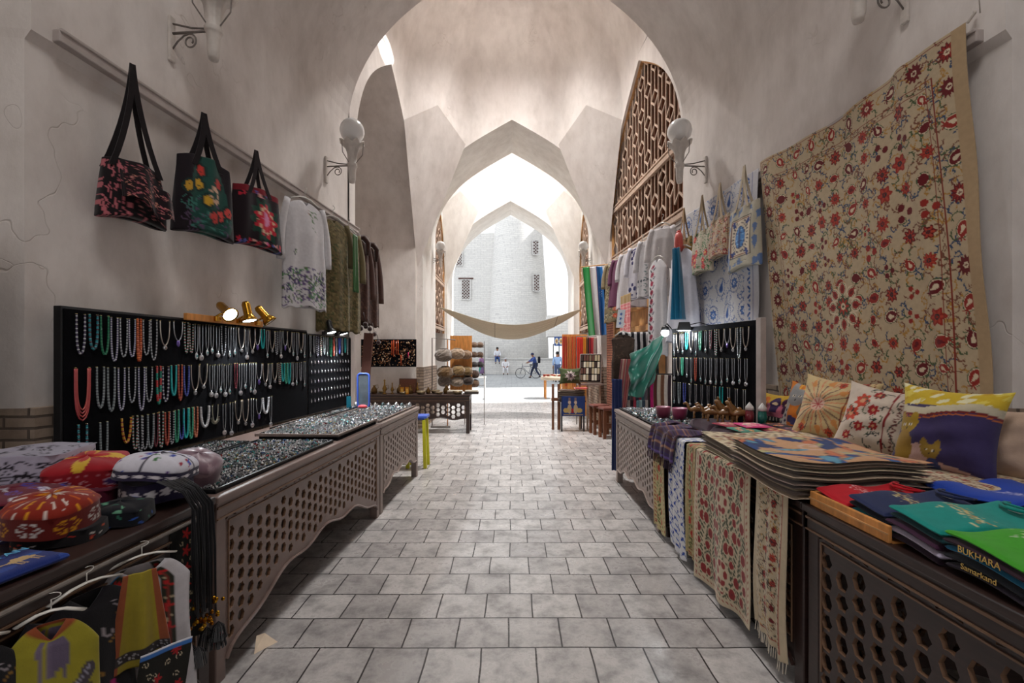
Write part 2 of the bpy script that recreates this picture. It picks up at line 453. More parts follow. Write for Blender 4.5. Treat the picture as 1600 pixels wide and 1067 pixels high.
# near bay : thick vault between 2.4 and 6.1
mb = MB()
Pn = profile(XL(WALLY0), XR(WALLY0), 4.6, 7.05); Pf = profile(XL(WALLY1), XR(WALLY1), 4.6, 7.05)
pts0 = Pn; pts1 = Pf
ny = 14
for side, nm in ((0, 'wall_left'), (1, 'wall_right')):
    mb = MB()
    half = len(Pn) // 2
    idx = range(0, half) if side == 0 else range(half, len(Pn) - 1)
    def q(i, t): return (Pn[i][0] * (1 - t) + Pf[i][0] * t, WALLY0 + (WALLY1 - WALLY0) * t, Pn[i][1] * (1 - t) + Pf[i][1] * t)
    for k in range(ny):
        for i in idx: mb.poly([q(i, k / ny), q(i + 1, k / ny), q(i + 1, (k + 1) / ny), q(i, (k + 1) / ny)])
    fX = XL if side == 0 else XR; sg = -1 if side == 0 else 1
    # upper wall stands 4 cm proud of the lower one, step under the rail
    st = 0.035 * sg
    for za, zb, off in ((1.25, 3.22, st), (3.27, 4.6, 0.0)):
        mb.poly([(fX(2.4) + off, 2.4, za), (fX(6.1) + off, 6.1, za), (fX(6.1) + off, 6.1, zb), (fX(2.4) + off, 2.4, zb)])
    mb.poly([(fX(2.4) + st, 2.4, 3.22), (fX(6.1) + st, 6.1, 3.22), (fX(6.1), 6.1, 3.27), (fX(2.4), 2.4, 3.27)])
    struct(mb.build(nm, 'plaster'))
    # brick dado
    mb = MB(); o = 0.02 * -sg
    mb.poly([(fX(2.4) + o, 2.4, 0), (fX(6.1) + o, 6.1, 0), (fX(6.1) + o, 6.1, 1.27), (fX(2.4) + o, 2.4, 1.27)])
    mb.poly([(fX(2.4) + o, 2.4, 1.27), (fX(6.1) + o, 6.1, 1.27), (fX(6.1) + st, 6.1, 1.27), (fX(2.4) + st, 2.4, 1.27)])
    xo = sg * 4.6
    mb.poly([(fX(2.4) + o, 2.4, 0), (fX(2.4) + o, 2.4, 1.27), (xo, 2.2, 1.27), (xo, 2.2, 0)])
    struct(mb.build('baseboard_' + ('left' if side == 0 else 'right'), 'dado_brick'))
    # corner returns towards the hall of the camera and towards the middle dome
    mb = MB()
    NZ = 30
    mb.poly([(fX(2.4) + st, 2.4, 1.2), (xo, 2.2, 1.2), (xo, 2.2, 3.22), (fX(2.4) + st, 2.4, 3.22)])
    mb.poly([(fX(2.4) + st, 2.4, 3.22), (xo, 2.2, 3.22), (xo, 2.2, 3.27), (fX(2.4), 2.4, 3.27)])
    mb.poly([(fX(2.4), 2.4, 3.27), (xo, 2.2, 3.27), (xo, 2.2, 4.6), (fX(2.4), 2.4, 4.6)])
    struct(mb.build('wall_corner_' + ('left' if side == 0 else 'right'), 'plaster'))
# arch faces
mb = MB()
for i in range(len(Pn) - 1):
    (a, b), (c, d) = Pn[i], Pn[i + 1]; mb.poly([(a, 2.4, b), (c, 2.4, d), (c, 2.4, 9.6), (a, 2.4, 9.6)])
mb.poly([(-4.6, 2.2, 4.6), (XL(2.4), 2.4, 4.6), (XL(2.4), 2.4, 9.6), (-4.6, 2.2, 9.6)])
mb.poly([(4.6, 2.2, 4.6), (XR(2.4), 2.4, 4.6), (XR(2.4), 2.4, 9.6), (4.6, 2.2, 9.6)])
struct(mb.build('wall_near_arch_front', 'plaster'))
mb = MB(); arch_wall(mb, XL(6.1), XR(6.1), 4.6, 7.05, 6.1, -6, 6, 9.6)
struct(mb.build('wall_near_arch_back', 'plaster'))

# middle and far arches
A2 = dict(xl=-1.90, xr=1.90, zs=4.45, za=6.57)
mb = MB(); arch_wall(mb, y=9.7, x0=-6, x1=6, z1=6.62, **A2)
struct(mb.build('wall_middle_arch_front', 'plaster'))
P2 = profile(**A2)
mb = MB(); soffit(mb, P2, P2, 9.7, 11.3); struct(mb.build('wall_middle_arch_soffit', 'plaster_white', smooth=False))
mb = MB(); arch_wall(mb, y=11.3, x0=-6, x1=6, z1=9.6, **A2); struct(mb.build('wall_middle_arch_back', 'plaster_white'))
A3 = dict(xl=-1.95, xr=1.86, zs=4.05, za=6.2)
mb = MB(); arch_wall(mb, y=13.7, x0=-6, x1=6, z1=9.6, **A3); struct(mb.build('wall_far_arch_front', 'plaster_white'))
P3 = profile(**A3)
mb = MB(); soffit(mb, P3, P3, 13.7, 15.1); struct(mb.build('wall_far_arch_soffit', 'plaster_white'))
mb = MB(); arch_wall(mb, y=15.1, x0=-9, x1=9, z1=9.6, **A3); struct(mb.build('wall_far_arch_outside', 'plaster_white'))
# dado bricks on the middle arch piers (front and jamb)
mb = MB()
for sg in (-1, 1):
    x = 1.90 * sg
    mb.box(min(x, x + sg * 0.25) - 0.0, max(x, x + sg * 0.25), 9.62, 9.7, 0, 1.3)
    mb.box(min(x - sg * 0.03, x), max(x - sg * 0.03, x), 9.62, 11.33, 0, 1.3)
struct(mb.build('baseboard_middle_arch', 'dado_brick'))

# domed chambers: side walls with pointed recesses, corner facets, dome with opening
def side_wall(mb, fx, y0, y1, yc0, yc1, zs, za, ztop, deep, n=36):
    """wall along y with a pointed recess between yc0 and yc1"""
    def pt(y, z): return (fx(y), y, z)
    mb.poly([pt(y0, 0), pt(yc0, 0), pt(yc0, zs), pt(yc0, ztop), pt(y0, ztop)])
    mb.poly([pt(yc1, 0), pt(y1, 0), pt(y1, ztop), pt(yc1, ztop), pt(yc1, zs)])
    P = profile(yc0, yc1, zs, za, n)
    for (a, b), (c, d) in zip(P[:-1], P[1:]): mb.poly([pt(a, b), pt(c, d), pt(c, ztop), pt(a, ztop)])
    pp = [(yc0, 0)] + P + [(yc1, 0)]
    for (a, b), (c, d) in zip(pp[:-1], pp[1:]):
        mb.poly([pt(a, b), pt(c, d), (fx(c) + deep, c, d), (fx(a) + deep, a, b)])
def dome(mb, ring, cx, cy, ztop, ro, n=14):
    """smooth cap from an uneven base ring up to an opening of radius ro"""
    k = len(ring); rows = []
    for j in range(n + 1):
        t = j / n; a = t * PI / 2 * 0.97
        row = []
        for (x, y, z) in ring:
            ang = math.atan2(y - cy, x - cx); rr = math.hypot(x - cx, y - cy)
            r = ro + (rr - ro) * math.cos(a) / 1.0
            if j == n: r = ro
            zz = z + (ztop - z) * math.sin(a) / math.sin(PI / 2 * 0.97)
            row.append((cx + r * math.cos(ang), cy + r * math.sin(ang), zz))
        rows.append(row)
    vs = [p for r_ in rows for p in r_]; fs = []
    for j in range(n):
        for i in range(k): fs.append((j * k + i, j * k + (i + 1) % k, (j + 1) * k + (i + 1) % k, (j + 1) * k + i))
    mb.add(vs, fs)
def chamber(idx, y0, y1, fxl, fxr, zA_front, mats, peak_z, facet, ztop, ro):
    cy = (y0 + y1) / 2
    # ring: left wall arch apex, corner peaks, front apex ...
    def lerp(a, b, t): return tuple(a[i] * (1 - t) + b[i] * t for i in range(3))
    fx, fz, dy = facet   # where the facet meets front wall: x, z ; along the side wall: distance from corner, z
    pk = peak_z
    keys = []
    for (sx, sy) in ((1, 1), (-1, 1), (-1, -1), (1, -1)):
        X = (fxr if sx > 0 else fxl); yw = y1 if sy > 0 else y0
        sidept = (X(yw - sy * dy[0]), yw - sy * dy[0], dy[1])
        peak = (sx * pk[0], yw - sy * pk[1], pk[2])
        frontpt = (sx * fx, yw, fz)
        foot = (X(yw), yw, dy[2])
        trio = [sidept, peak, frontpt]
        if sy > 0:
            mb = MB(); mb.poly([foot, sidept, peak]); mb.poly([foot, peak, frontpt])
            struct(mb.build('wall_corner_facet', mats))
        else:
            zt = 7.1 if idx == 1 else 6.7
            trio = [(X(yw + 0.5), yw + 0.5, zt - 0.3), (X(yw) * 0.97, yw + 0.05, zt - 0.1), (sx * 1.2, yw, zt)]
        if (sx, sy) in ((-1, 1), (1, -1)): trio = trio[::-1]
        keys.append(trio)
    seq = []
    order = keys
    for q, tr in enumerate(order):
        seq += tr
        if q in (0, 2): seq.append((0, y1 if q == 0 else y0, zA_front if q == 0 else (7.1 if idx == 1 else 6.7)))
        else:
            X = fxl if q == 1 else fxr; seq.append((X(cy), cy, dy[3]))
    # densify
    ring = []
    for i in range(len(seq)):
        a = seq[i]; b = seq[(i + 1) % len(seq)]
        for t in range(8): ring.append(lerp(a, b, t / 8))
    mb = MB(); dome(mb, ring, 0, cy, ztop, ro)
    struct(mb.build('ceiling_dome', mats, smooth=True))
    # roof collar round an unseen opening added for the fill lamp
    mb = MB(); mb.lathe([(ro, ztop - 0.01), (ro, 9.7)], 48, (0, cy, 0), cap=False)
    struct(mb.build('ceiling_fill_opening', mats))

LX1 = lambda y: -2.02 - 0.05 * (9.7 - y) * 0.9
RX1 = lambda y: 2.03 + 0.082 * (9.6 - y)
chamber(1, 6.1, 9.7, LX1, RX1, 6.62, 'plaster', (1.48, 0.633, 6.537), (0.99, 6.04, (1.0, 6.05, 3.4, 6.75)), 8.7, 0.62)
mb = MB(); side_wall(mb, LX1, 6.1, 9.7, 6.3, 9.55, 4.3, 6.62, 6.75, -1.6)
mb.poly([(-3.7, 6.2, 0), (-3.7, 9.7, 0), (-3.7, 9.7, 7), (-3.7, 6.2, 7)])
struct(mb.build('wall_left_recess', 'plaster'))
mb = MB(); side_wall(mb, RX1, 6.1, 9.7, 6.15, 9.5, 4.3, 6.62, 6.75, 0.35)
mb.poly([(RX1(6.1) + 0.1, 6.1, 0), (RX1(9.6) + 0.1, 9.6, 0), (RX1(9.6) + 0.1, 9.6, 3.5), (RX1(6.1) + 0.1, 6.1, 3.5)])
struct(mb.build('wall_right_recess', 'plaster'))
mb = MB(); mb.box(-3.7, -2.08, 9.63, 9.7, 0, 1.3); mb.box(2.0, 2.12, 9.42, 9.62, 0, 1.3)
struct(mb.build('baseboard_recess', 'dado_brick'))
# plain end wall of the left recess
mb = MB(); mb.poly([(-3.7, 9.56, 1.3), (-2.12, 9.56, 1.3), (-2.12, 9.56, 7), (-3.7, 9.56, 7)]); mb.box(-3.7, -2.12, 9.56, 9.66, 1.28, 1.3)
struct(mb.build('wall_recess_end', 'plaster'))

LX2 = lambda y: -2.0; RX2 = lambda y: 2.0
chamber(2, 11.3, 13.7, LX2, RX2, 6.62, 'plaster_white', (1.5, 0.5, 6.32), (1.0, 5.9, (0.7, 5.8, 3.6, 6.6)), 8.4, 0.5)
for sg, nm in ((-1, 'wall_left_far_recess'), (1, 'wall_right_far_recess')):
    mb = MB(); side_wall(mb, (LX2 if sg < 0 else RX2), 11.3, 13.7, 11.4, 13.6, 3.9, 5.9, 6.6, 0.3 * sg)
    struct(mb.build(nm, 'plaster_white'))

# hall behind the camera, outer shell and roof with openings
mb = MB()
for sg in (-1, 1):
    mb.poly([(4.6 * sg, -5, 0), (4.6 * sg, 2.2, 0), (4.6 * sg, 2.2, 9.6), (4.6 * sg, -5, 9.6)])
arch_wall(mb, -1.1, 1.1, 2.4, 3.4, -5, -4.6, 4.6, 9.6)
struct(mb.build('wall_hall_behind', 'plaster'))
mb = MB(); n = 48; ring = [(4.8 * math.cos(2 * PI * i / n), -1.3 + 4.8 * math.sin(2 * PI * i / n), 5.8) for i in range(n)]
for i in range(n):
    a, b = ring[i], ring[(i + 1) % n]
    def o(p):
        r = 1.2 / 4.8; return (p[0] * r, -0.0 + (p[1] + 1.3) * r, 8.4)
    mb.poly([a, b, o(b), o(a)])
struct(mb.build('ceiling_near_dome', 'plaster'))
mb = MB()
for sg in (-1, 1): mb.poly([(6.5 * sg, -6, 0), (6.5 * sg, 15.1, 0), (6.5 * sg, 15.1, 9.8), (6.5 * sg, -6, 9.8)])
struct(mb.build('wall_outer', 'plaster'))
# roof slab with three round openings added out of view for the fill lamps
mb = MB()
def roof_cell(x0, x1, y0, y1, c, r, z=9.7, n=32):
    pts = []
    for i in range(n):
        a = 2 * PI * i / n + PI / n; ca, sa = math.cos(a), math.sin(a)
        kx = (x1 - c[0]) / ca if ca > 0 else (x0 - c[0]) / ca; ky = (y1 - c[1]) / sa if sa > 0 else (y0 - c[1]) / sa
        k = min(kx, ky); pts.append(((c[0] + r * ca, c[1] + r * sa, z), (c[0] + k * ca, c[1] + k * sa, z)))
    for i in range(n):
        (a, b), (c_, d) = pts[i], pts[(i + 1) % n]; mb.poly([a, c_, d, b])
roof_cell(-6.5, 6.5, -6, 4.5, (0, 0), 1.2); roof_cell(-6.5, 6.5, 4.5, 10.5, (0, 7.9), 0.62); roof_cell(-6.5, 6.5, 10.5, 15.1, (0, 12.5), 0.5)
struct(mb.build('ceiling_roof', 'plaster'))

# hanging rails under the springing
for sg, nm in ((-1, 'trim_1'), (1, 'trim_2')):
    fX = XL if sg < 0 else XR; mb = MB()
    mb.prism((fX(2.5) - sg * 0.02, 2.5, 3.31), (fX(6.35) - sg * 0.02, 6.35, 3.28), 0.05, 0.07)
    mb.prism((fX(2.5) - sg * 0.045, 2.5, 3.34), (fX(6.35) - sg * 0.045, 6.35, 3.31), 0.02, 0.02)
    struct(mb.build(nm, 'rail_paint', bevel=0.006))

# ------------------------------------------------------------ lattice windows
def lattice(name, fx, sg, y0, y1, z0, zs, za, rails, recess, cw=0.29, slat=True):
    root = bpy.data.objects.new(name, None); COL.objects.link(root); root['kind'] = 'structure'
    def inside(y, z):
        if y < y0 or y > y1 or z < z0: return False
        return z < arch((y - y0) / (y1 - y0) * 2 - 1, zs, za) - 0.02
    def P(y, z, off=0.0): return Vector((fx(y) + sg * (recess + off), y, z))
    # backing boards, upright planks
    mb = MB(); pr = profile(y0, y1, zs, za, 36)
    for (a, b), (c, d) in zip(pr[:-1], pr[1:]): mb.poly([P(a, z0, 0.12), P(c, z0, 0.12), P(c, d, 0.12), P(a, b, 0.12)])
    mb.build('shutter_board', 'wood_brown', root)
    mb = MB(); ny = int((y1 - y0) / (cw / 2))
    for i in range(1, ny):
        y = y0 + i * cw / 2; zt = arch((y - y0) / (y1 - y0) * 2 - 1, zs, za)
        mb.prism(P(y, z0, 0.07), P(y, zt, 0.07), 0.045, 0.03)
    mb.build('upright_slats', 'wood_brown', root)
    mb = MB()
    def seg(a, b, w=0.022):
        n = max(1, int(math.dist(a, b) / 0.06))
        st = None
        for k in range(n):
            p = (a[0] + (b[0] - a[0]) * k / n, a[1] + (b[1] - a[1]) * k / n); q = (a[0] + (b[0] - a[0]) * (k + 1) / n, a[1] + (b[1] - a[1]) * (k + 1) / n)
            ok = inside(*p) and inside(*q)
            if ok and st is None: st = p
            if (not ok or k == n - 1) and st is not None:
                e = q if ok else p
                if math.dist(st, e) > 0.02: mb.prism(P(*st), P(*e), w, 0.025)
                st = None
    zc = 0.56
    for i in range(int((y1 - y0) / cw) + 2):
        for j in range(int((za - z0) / zc) + 2):
            y = y0 + i * cw; z = z0 + j * zc + (zc / 2 if i % 2 else 0)
            h = 0.13
            seg((y, z + h), (y, z + zc - h)); seg((y, z + h), (y + cw / 2, z)); seg((y, z + h), (y - cw / 2, z))
            seg((y, z + zc - h), (y + cw / 2, z + zc)); seg((y, z + zc - h), (y - cw / 2, z + zc))
            seg((y + cw / 2, z), (y + cw / 2, z + zc))
    mb.build('lattice', 'lattice_paint', root)
    mb = MB()
    for z in rails:
        ya, yb = y0, y1
        while ya < yb and not inside(ya, z + 0.03): ya += 0.02
        while yb > ya and not inside(yb, z + 0.03): yb -= 0.02
        if yb > ya: mb.prism(P(ya, z, -0.02), P(yb, z, -0.02), 0.05, 0.07); mb.prism(P(ya, z + 0.08, -0.03), P(yb, z + 0.08, -0.03), 0.03, 0.025)
    pts = [(y0, z0)] + pr + [(y1, z0)]
    mb.build('window_rail', 'lattice_paint', root)
    mb = MB()
    for a, b in zip(pts[:-1], pts[1:]): mb.prism(P(*a, -0.01), P(*b, -0.01), 0.06, 0.05, up=(1, 0, 0))
    mb.build('window_frame', 'wood_light', root)
    return root
lattice('window_1', RX1, 1, 6.15, 9.5, 3.45, 4.3, 6.62, (3.5, 4.5), 0.08)
lattice('window_2', RX2, 1, 11.45, 13.55, 2.2, 3.9, 5.9, (2.3, 3.6), 0.05, cw=0.34)
lattice('window_3', LX2, -1, 11.45, 13.55, 2.2, 3.9, 5.9, (2.3, 3.6), 0.05, cw=0.34)

# ------------------------------------------------------------ square outside: old brick building with a round corner tower
def wall_front(y=40.0):
    mb = MB()
    mb.poly([(-22, y, 0), (0.9, y, 0), (0.9, y, 12.4), (-22, y, 11.6)])
    mb.poly([(-22, y, 11.6), (0.9, y, 12.4), (0.9, y + 4, 12.4), (-22, y + 4, 11.6)])
    mb.poly([(0.9, y, 0), (0.9, y + 12, 0), (0.9, y + 12, 12.4), (0.9, y, 12.4)])
    return mb
b = thing('brick_building', 'pale brick building with a round tapering corner tower across the sunny square', 'building', (0, 40, 0))
def lb(m): 
    m.v = [(x, y - 40, z) for (x, y, z) in m.v]; return m
lb(wall_front()).build('facade_wall', 'facade_brick', b)
m = MB(); m.lathe([(2.75, 0), (2.62, 4), (2.35, 9), (2.1, 12.9), (2.0, 13.5), (0.0, 13.75)], 48, (0.55, 40.3, 0)); lb(m).build('corner_tower', 'facade_brick', b, smooth=True)
simple('grille_dark', (92, 66, 60), 0.8)
def grille(x, y, z0, z1, w, tilt=0.0, xo=0.0):
    m = MB(); m.box(x - w / 2, x + w / 2, y - 0.02, y + 0.1, z0, z1)
    g = lb(m).build('grille_window', 'grille_dark', b)
    m = MB(); k = 0.26
    nx = int(w / k) + 1; nz = int((z1 - z0) / k) + 1
    for i in range(nx + nz + 1):
        for s_ in (1, -1):
            # diagonal bars clipped to the opening
            c = (i - nz) * k
            pts = []
            for t in np.linspace(0, z1 - z0, 40):
                xx = (c + t) if s_ > 0 else (w - (c + t))
                if 0 <= xx <= w: pts.append((x - w / 2 + xx, y - 0.05, z0 + t))
            if len(pts) > 1: m.prism(pts[0], pts[-1], 0.07, 0.04)
    m.prism((x - w / 2, y - 0.06, z0), (x - w / 2, y - 0.06, z1), 0.08, 0.05); m.prism((x + w / 2, y - 0.06, z0), (x + w / 2, y - 0.06, z1), 0.08, 0.05)
    m.prism((x - w / 2, y - 0.06, z0), (x + w / 2, y - 0.06, z0), 0.08, 0.05); m.prism((x - w / 2, y - 0.06, z1), (x + w / 2, y - 0.06, z1), 0.08, 0.05)
    lb(m).build('grille_bars', 'facade_brick', g)
grille(-4.8, 39.95, 9.4, 10.9, 0.9); grille(-4.05, 39.95, 6.45, 8.2, 0.8); 
grille(2.0, 38.3, 10.0, 11.2, 0.5); grille(2.05, 38.05, 6.9, 8.3, 0.55)
m = MB(); m.box(-4.7, -3.4, 39.9, 40.0, 8.25, 8.35); lb(m).build('window_lintel', 'grille_dark', b)
m = MB(); m.box(-14, 3.6, 37.3, 37.7, 0, 1.22); m.box(-14, 3.65, 37.2, 37.8, 1.22, 1.32)
lw = m.build('low_wall', 'facade_brick'); tag(lw, 'long pale brick parapet running along the foot of the tower', 'wall')
# unseen block added right of the square to shade the far paving
m = MB(); m.box(7.5, 15, 24, 45, 0, 19); nb = m.build('shade_block', 'facade_brick')
struct(nb)
# ------------------------------------------------------------ market tables with pierced panels
def pierced(x0, x1, ztop, low, cw, ch, margin=0.045, star=True, hs=0.33):
    """flat panel in the xz plane, bottom edge low(x), staggered pierced holes"""
    mb = MB(); n = 12
    nx = max(1, round((x1 - x0) / cw)); cw = (x1 - x0) / nx; zmin = 0.0
    nz = int(math.ceil((ztop - zmin) / ch)) + 1
    for i in range(nx):
        for j in range(nz):
            xc = x0 + (i + 0.5) * cw; zc = ztop - margin - (j + 0.5) * ch + (ch / 2 if i % 2 else 0)
            za, zb = zc - ch / 2, zc + ch / 2
            if j == 0: zb = ztop
            lo = low(xc)
            if zb < lo: continue
            solid = (zc + ch * 0.36 > ztop - margin * 0.7) or (zc - ch * 0.45 < max(low(xc - cw / 2), low(xc + cw / 2)) + 0.015) or xc - x0 < margin * .6 or x1 - xc < margin * .6
            def cl(x, z): return (x, 0, min(ztop, max(z, low(x))))
            if solid:
                mb.add([cl(xc - cw / 2, za), cl(xc + cw / 2, za), cl(xc + cw / 2, zb), cl(xc - cw / 2, zb)], [(0, 1, 2, 3)]); continue
            vs = []
            for k in range(n):
                a = 2 * PI * k / n; ca, sa = math.cos(a), math.sin(a)
                t = min(cw / 2 / max(abs(ca), 1e-6), (zb - zc if sa > 0 else zc - za) / max(abs(sa), 1e-6))
                vs.append(cl(xc + ca * t, zc + sa * t))
            for k in range(n):
                a = 2 * PI * k / n
                if star and (i + j) % 3 == 0: r = 1.0 if k % 2 == 0 else 0.78
                else: r = 1.0 / max(abs(math.cos(a)) * 1.0 + abs(math.sin(a)) * 0.45, abs(math.sin(a)), 1e-6) * 0.95
                vs.append((xc + math.cos(a) * r * cw * hs, 0, zc + math.sin(a) * r * ch * (hs + 0.05)))
            mb.add(vs, [(k, (k + 1) % n, n + (k + 1) % n, n + k) for k in range(n)])
            # the corners that the ring leaves over
            for (cx_, cz_, k) in ((1, 1, 1), (-1, 1, 4), (-1, -1, 7), (1, -1, 10)):
                c = cl(xc + cx_ * cw / 2, zb if cz_ > 0 else za)
                mb.add([vs[k], c, vs[(k + 1) % n]], [(0, 1, 2)])
    return mb
def build_panel(mb, name, parent, mat, edge, y=0.0, th=0.018):
    me_o = mb.build(name, [mat, edge], parent)
    md = me_o.modifiers.new('solid', 'SOLIDIFY'); md.thickness = th; md.offset = 0; md.material_offset_rim = 1  # lighter rim material puts lit hole edges into the colour
    return me_o
def market_table(name, label, loc, rz, L, D, H, mat='wood_dark', edge='wood_edge', cw=0.085, ch=0.08, arch_h=0.30, foot=0.07, arches=1, group=None, leg=0.07, hs=0.33):
    t = thing(name, label, 'table', loc, rz, group)
    mb = MB(); mb.box(-0.015, L + 0.015, -0.02, D, H - 0.035, H); mb.build('table_top', mat, t, bevel=0.006)
    mb = MB(); mb.box(0, L, -0.005, 0.02, H - 0.12, H - 0.037); mb.build('apron', mat, t, bevel=0.004)
    mb = MB(); mb.box(0.0, L, -0.012, -0.004, H - 0.062, H - 0.052); mb.box(0.0, L, -0.012, -0.004, H - 0.112, H - 0.106); mb.build('gilt_line', edge, t)
    for x in (0, L - leg):
        for y in (0, D - leg):
            mb = MB(); mb.box(x, x + leg, y, y + leg, 0, H - 0.036); mb.build('leg', mat, t, bevel=0.006)
    def low(x):
        u = (x - leg) / (L - 2 * leg) * arches % 1.0
        if x <= leg or x >= L - leg: return foot
        return foot + (arch_h) * max(0, math.sin(PI * u)) ** 0.6 + 0.02 * math.cos(8 * PI * u)
    p = build_panel(pierced(leg, L - leg, H - 0.12, low, cw, ch, hs=hs), 'front_panel', t, mat, edge); p.location = (0, 0.012, 0)
    mb = MB()
    pts = [(leg + (L - 2 * leg) * k / 60, -0.004, low(leg + 1e-4 + (L - 2 * leg - 2e-4) * k / 60) + 0.008) for k in range(61)]
    mb.tube(pts, 0.009, 5); mb.build('bottom_moulding', mat, t)
    mb = MB()
    ins = 0.018
    for a, b in (((leg + ins, -0.001, H - 0.14), (L - leg - ins, -0.001, H - 0.14)), ((leg + ins, -0.001, 0.2), (leg + ins, -0.001, H - 0.14)), ((L - leg - ins, -0.001, 0.2), (L - leg - ins, -0.001, H - 0.14))):
        mb.prism(a, b, 0.006, 0.006)
    mb.build('panel_beading', edge, t)
    for x, s in ((0.012, 1), (L - 0.012, -1)):
        lo2 = lambda v: foot + 0.12 * max(0, math.sin(PI * (v - leg) / (D - 2 * leg))) if leg < v < D - leg else foot
        q = build_panel(pierced(leg, D - leg, H - 0.037, lo2, cw, ch, hs=hs), 'end_panel', t, mat, edge)
        q.location = (x, 0, 0); q.rotation_euler = (0, 0, PI / 2)
    return t
simple('wood_mid', (116, 97, 90), 0.36, nscale=6, namp=0.2, bs=0.1)
LRZ = math.atan2(1, 0.045); TX = lambda d: -1.475 + 0.045 * d
TH = 0.89
T0 = market_table('market_table', 'dark brown pierced table under the embroidered hats and hanging dresses', (TX(0.35), 0.35, 0), LRZ, 1.73, 0.95, TH + 0.01, 'wood_dark', cw=0.085, ch=0.085, arch_h=0.22, hs=.39)
T1 = market_table('market_table', 'long brown pierced table with scalloped skirt under the silver jewellery trays', (TX(2.12), 2.12, 0), LRZ, 2.27, 0.95, TH, 'wood_mid', cw=0.078, ch=0.07, arch_h=0.26, foot=0.06, hs=0.36)
T2 = market_table('market_table', 'short grey pierced table at the far end of the left jewellery stall', (TX(4.42), 4.42, 0), LRZ, 1.44, 0.95, TH, 'wood_grey', edge='wood_grey', cw=0.075, ch=0.068, arch_h=0.14, foot=0.16)  # grey puts glare on the same brown wood into the colour
T3 = market_table('market_table', 'pale grey pierced table at the far end of the right-hand stall', (1.28, 5.60, 0), -PI / 2, 1.62, 0.95, TH, 'wood_grey', edge='wood_grey', cw=0.075, ch=0.068, arch_h=0.10, foot=0.12)
T4 = market_table('market_table', 'dark table hidden behind the hanging embroidered runners', (1.32, 3.94, 0), -PI / 2, 1.88, 1.05, TH, 'wood_dark', arch_h=0.2)
T5 = market_table('market_table', 'dark carved table in the right foreground under the folded shirts', (1.32, 2.03, 0), -PI / 2, 1.75, 1.05, TH, 'wood_dark', cw=0.09, ch=0.085, arch_h=0.16, foot=0.05, hs=.40)
simple('tissue', (226, 205, 180), 0.8)
mb = MB(); mb.add([(TX(2.4) + 0.03, 2.36, 0), (TX(2.4) + 0.1, 2.46, 0), (TX(2.4) + 0.04, 2.44, 0.06), (TX(2.4) + 0.02, 2.40, 0.07), (TX(2.4) + 0.0, 2.5, 0)], [(0, 1, 2, 3), (1, 4, 2), (0, 3, 4), (3, 2, 4)])
tag(mb.build('paper_scrap', 'tissue', solid=0.003), 'crumpled pale paper scrap on the tiles by the long brown table', 'paper')

# ------------------------------------------------------------ trays full of rings
PAL = [(240, 240, 242)] * 16 + [(206, 208, 212)] * 8 + [(90, 180, 170), (150, 60, 60), (90, 120, 170), (205, 180, 120), (40, 40, 44), (240, 240, 240), (110, 190, 190)]
def tray(label, loc, rz, L, D, step=0.02, size=0.0065, rim=True, tilt=0.0, seed=1):
    r = random.Random(seed)
    t = thing('jewellery_tray', label, 'jewellery tray', loc, rz); t.rotation_euler = (tilt, 0, rz)
    mb = MB(); mb.box(0, L, 0, D, 0, 0.012); mb.build('felt_board', 'black_felt', t)
    if rim:
        mb = MB(); e = 0.012
        mb.box(0, L, 0, e, 0, 0.022); mb.box(0, L, D - e, D, 0, 0.022); mb.box(0, e, e, D - e, 0, 0.022); mb.box(L - e, L, e, D - e, 0, 0.022)
        mb.build('tray_rim', 'wood_grey' if rim == 2 else 'black_metal', t)
    mb = MB()
    nx, ny = int((L - 0.04) / step), int((D - 0.04) / step)
    for i in range(nx):
        for j in range(ny):
            x = 0.02 + (i + 0.5) * step + r.uniform(-.003, .003); y = 0.02 + (j + 0.5) * step + r.uniform(-.003, .003)
            mb.rgb(r.choice(PAL)); s_ = size * r.uniform(0.7, 1.3); z = 0.012 + s_ * 0.9; a = r.uniform(0, PI)
            ca, sa = math.cos(a) * s_, math.sin(a) * s_
            if r.random() < 0.5:   # stone of a ring standing up
                mb.add([(x + ca, y + sa, z), (x - sa, y + ca, z), (x - ca, y - sa, z), (x + sa, y - ca, z), (x, y, z + s_ * 1.3), (x, y, z - s_)], [(0, 1, 4), (1, 2, 4), (2, 3, 4), (3, 0, 4), (1, 0, 5), (2, 1, 5), (3, 2, 5), (0, 3, 5)])
            else:                  # little band
                k = 6; vs = []
                for q in range(k):
                    b = 2 * PI * q / k
                    for rr in (s_ * 0.7, s_ * 1.3): vs.append((x + rr * math.cos(b) * math.cos(a), y + rr * math.cos(b) * math.sin(a), z + rr * 0.6 + rr * math.sin(b) * 0.8))
                mb.add(vs, [(2 * q, 2 * q + 1, (2 * q + 3) % (2 * k), (2 * q + 2) % (2 * k)) for q in range(k)])
    o = mb.build('rings', 'metal', t); o['kind'] = 'stuff'
    return t
def on_left(d, off, z): return (TX(d) - off, d, z)
tray('large black tray of rings and stones nearest the hats on the long brown table', on_left(2.16, 0.03, TH + 0.001), LRZ, 1.28, 0.58, seed=2)
tray('narrow ring tray propped below the silver necklaces of the left board', on_left(2.35, 0.64, TH + 0.001), LRZ, 1.05, 0.27, seed=3, rim=1)
tray('raised glass-topped ring tray in the middle of the long brown table', on_left(3.50, 0.02, TH + 0.03), LRZ, 0.89, 0.66, seed=4, step=0.017, rim=2)
mb = MB(); mb.box(0, 0.87, 0.0, 0.62, 0, 0.028); o = mb.build('tray_riser', 'black_felt', loc=on_left(3.51, 0.03, TH + 0.001)); o.rotation_euler = (0, 0, LRZ)
tag(o, 'black plinth box lying under the raised ring tray', 'box')
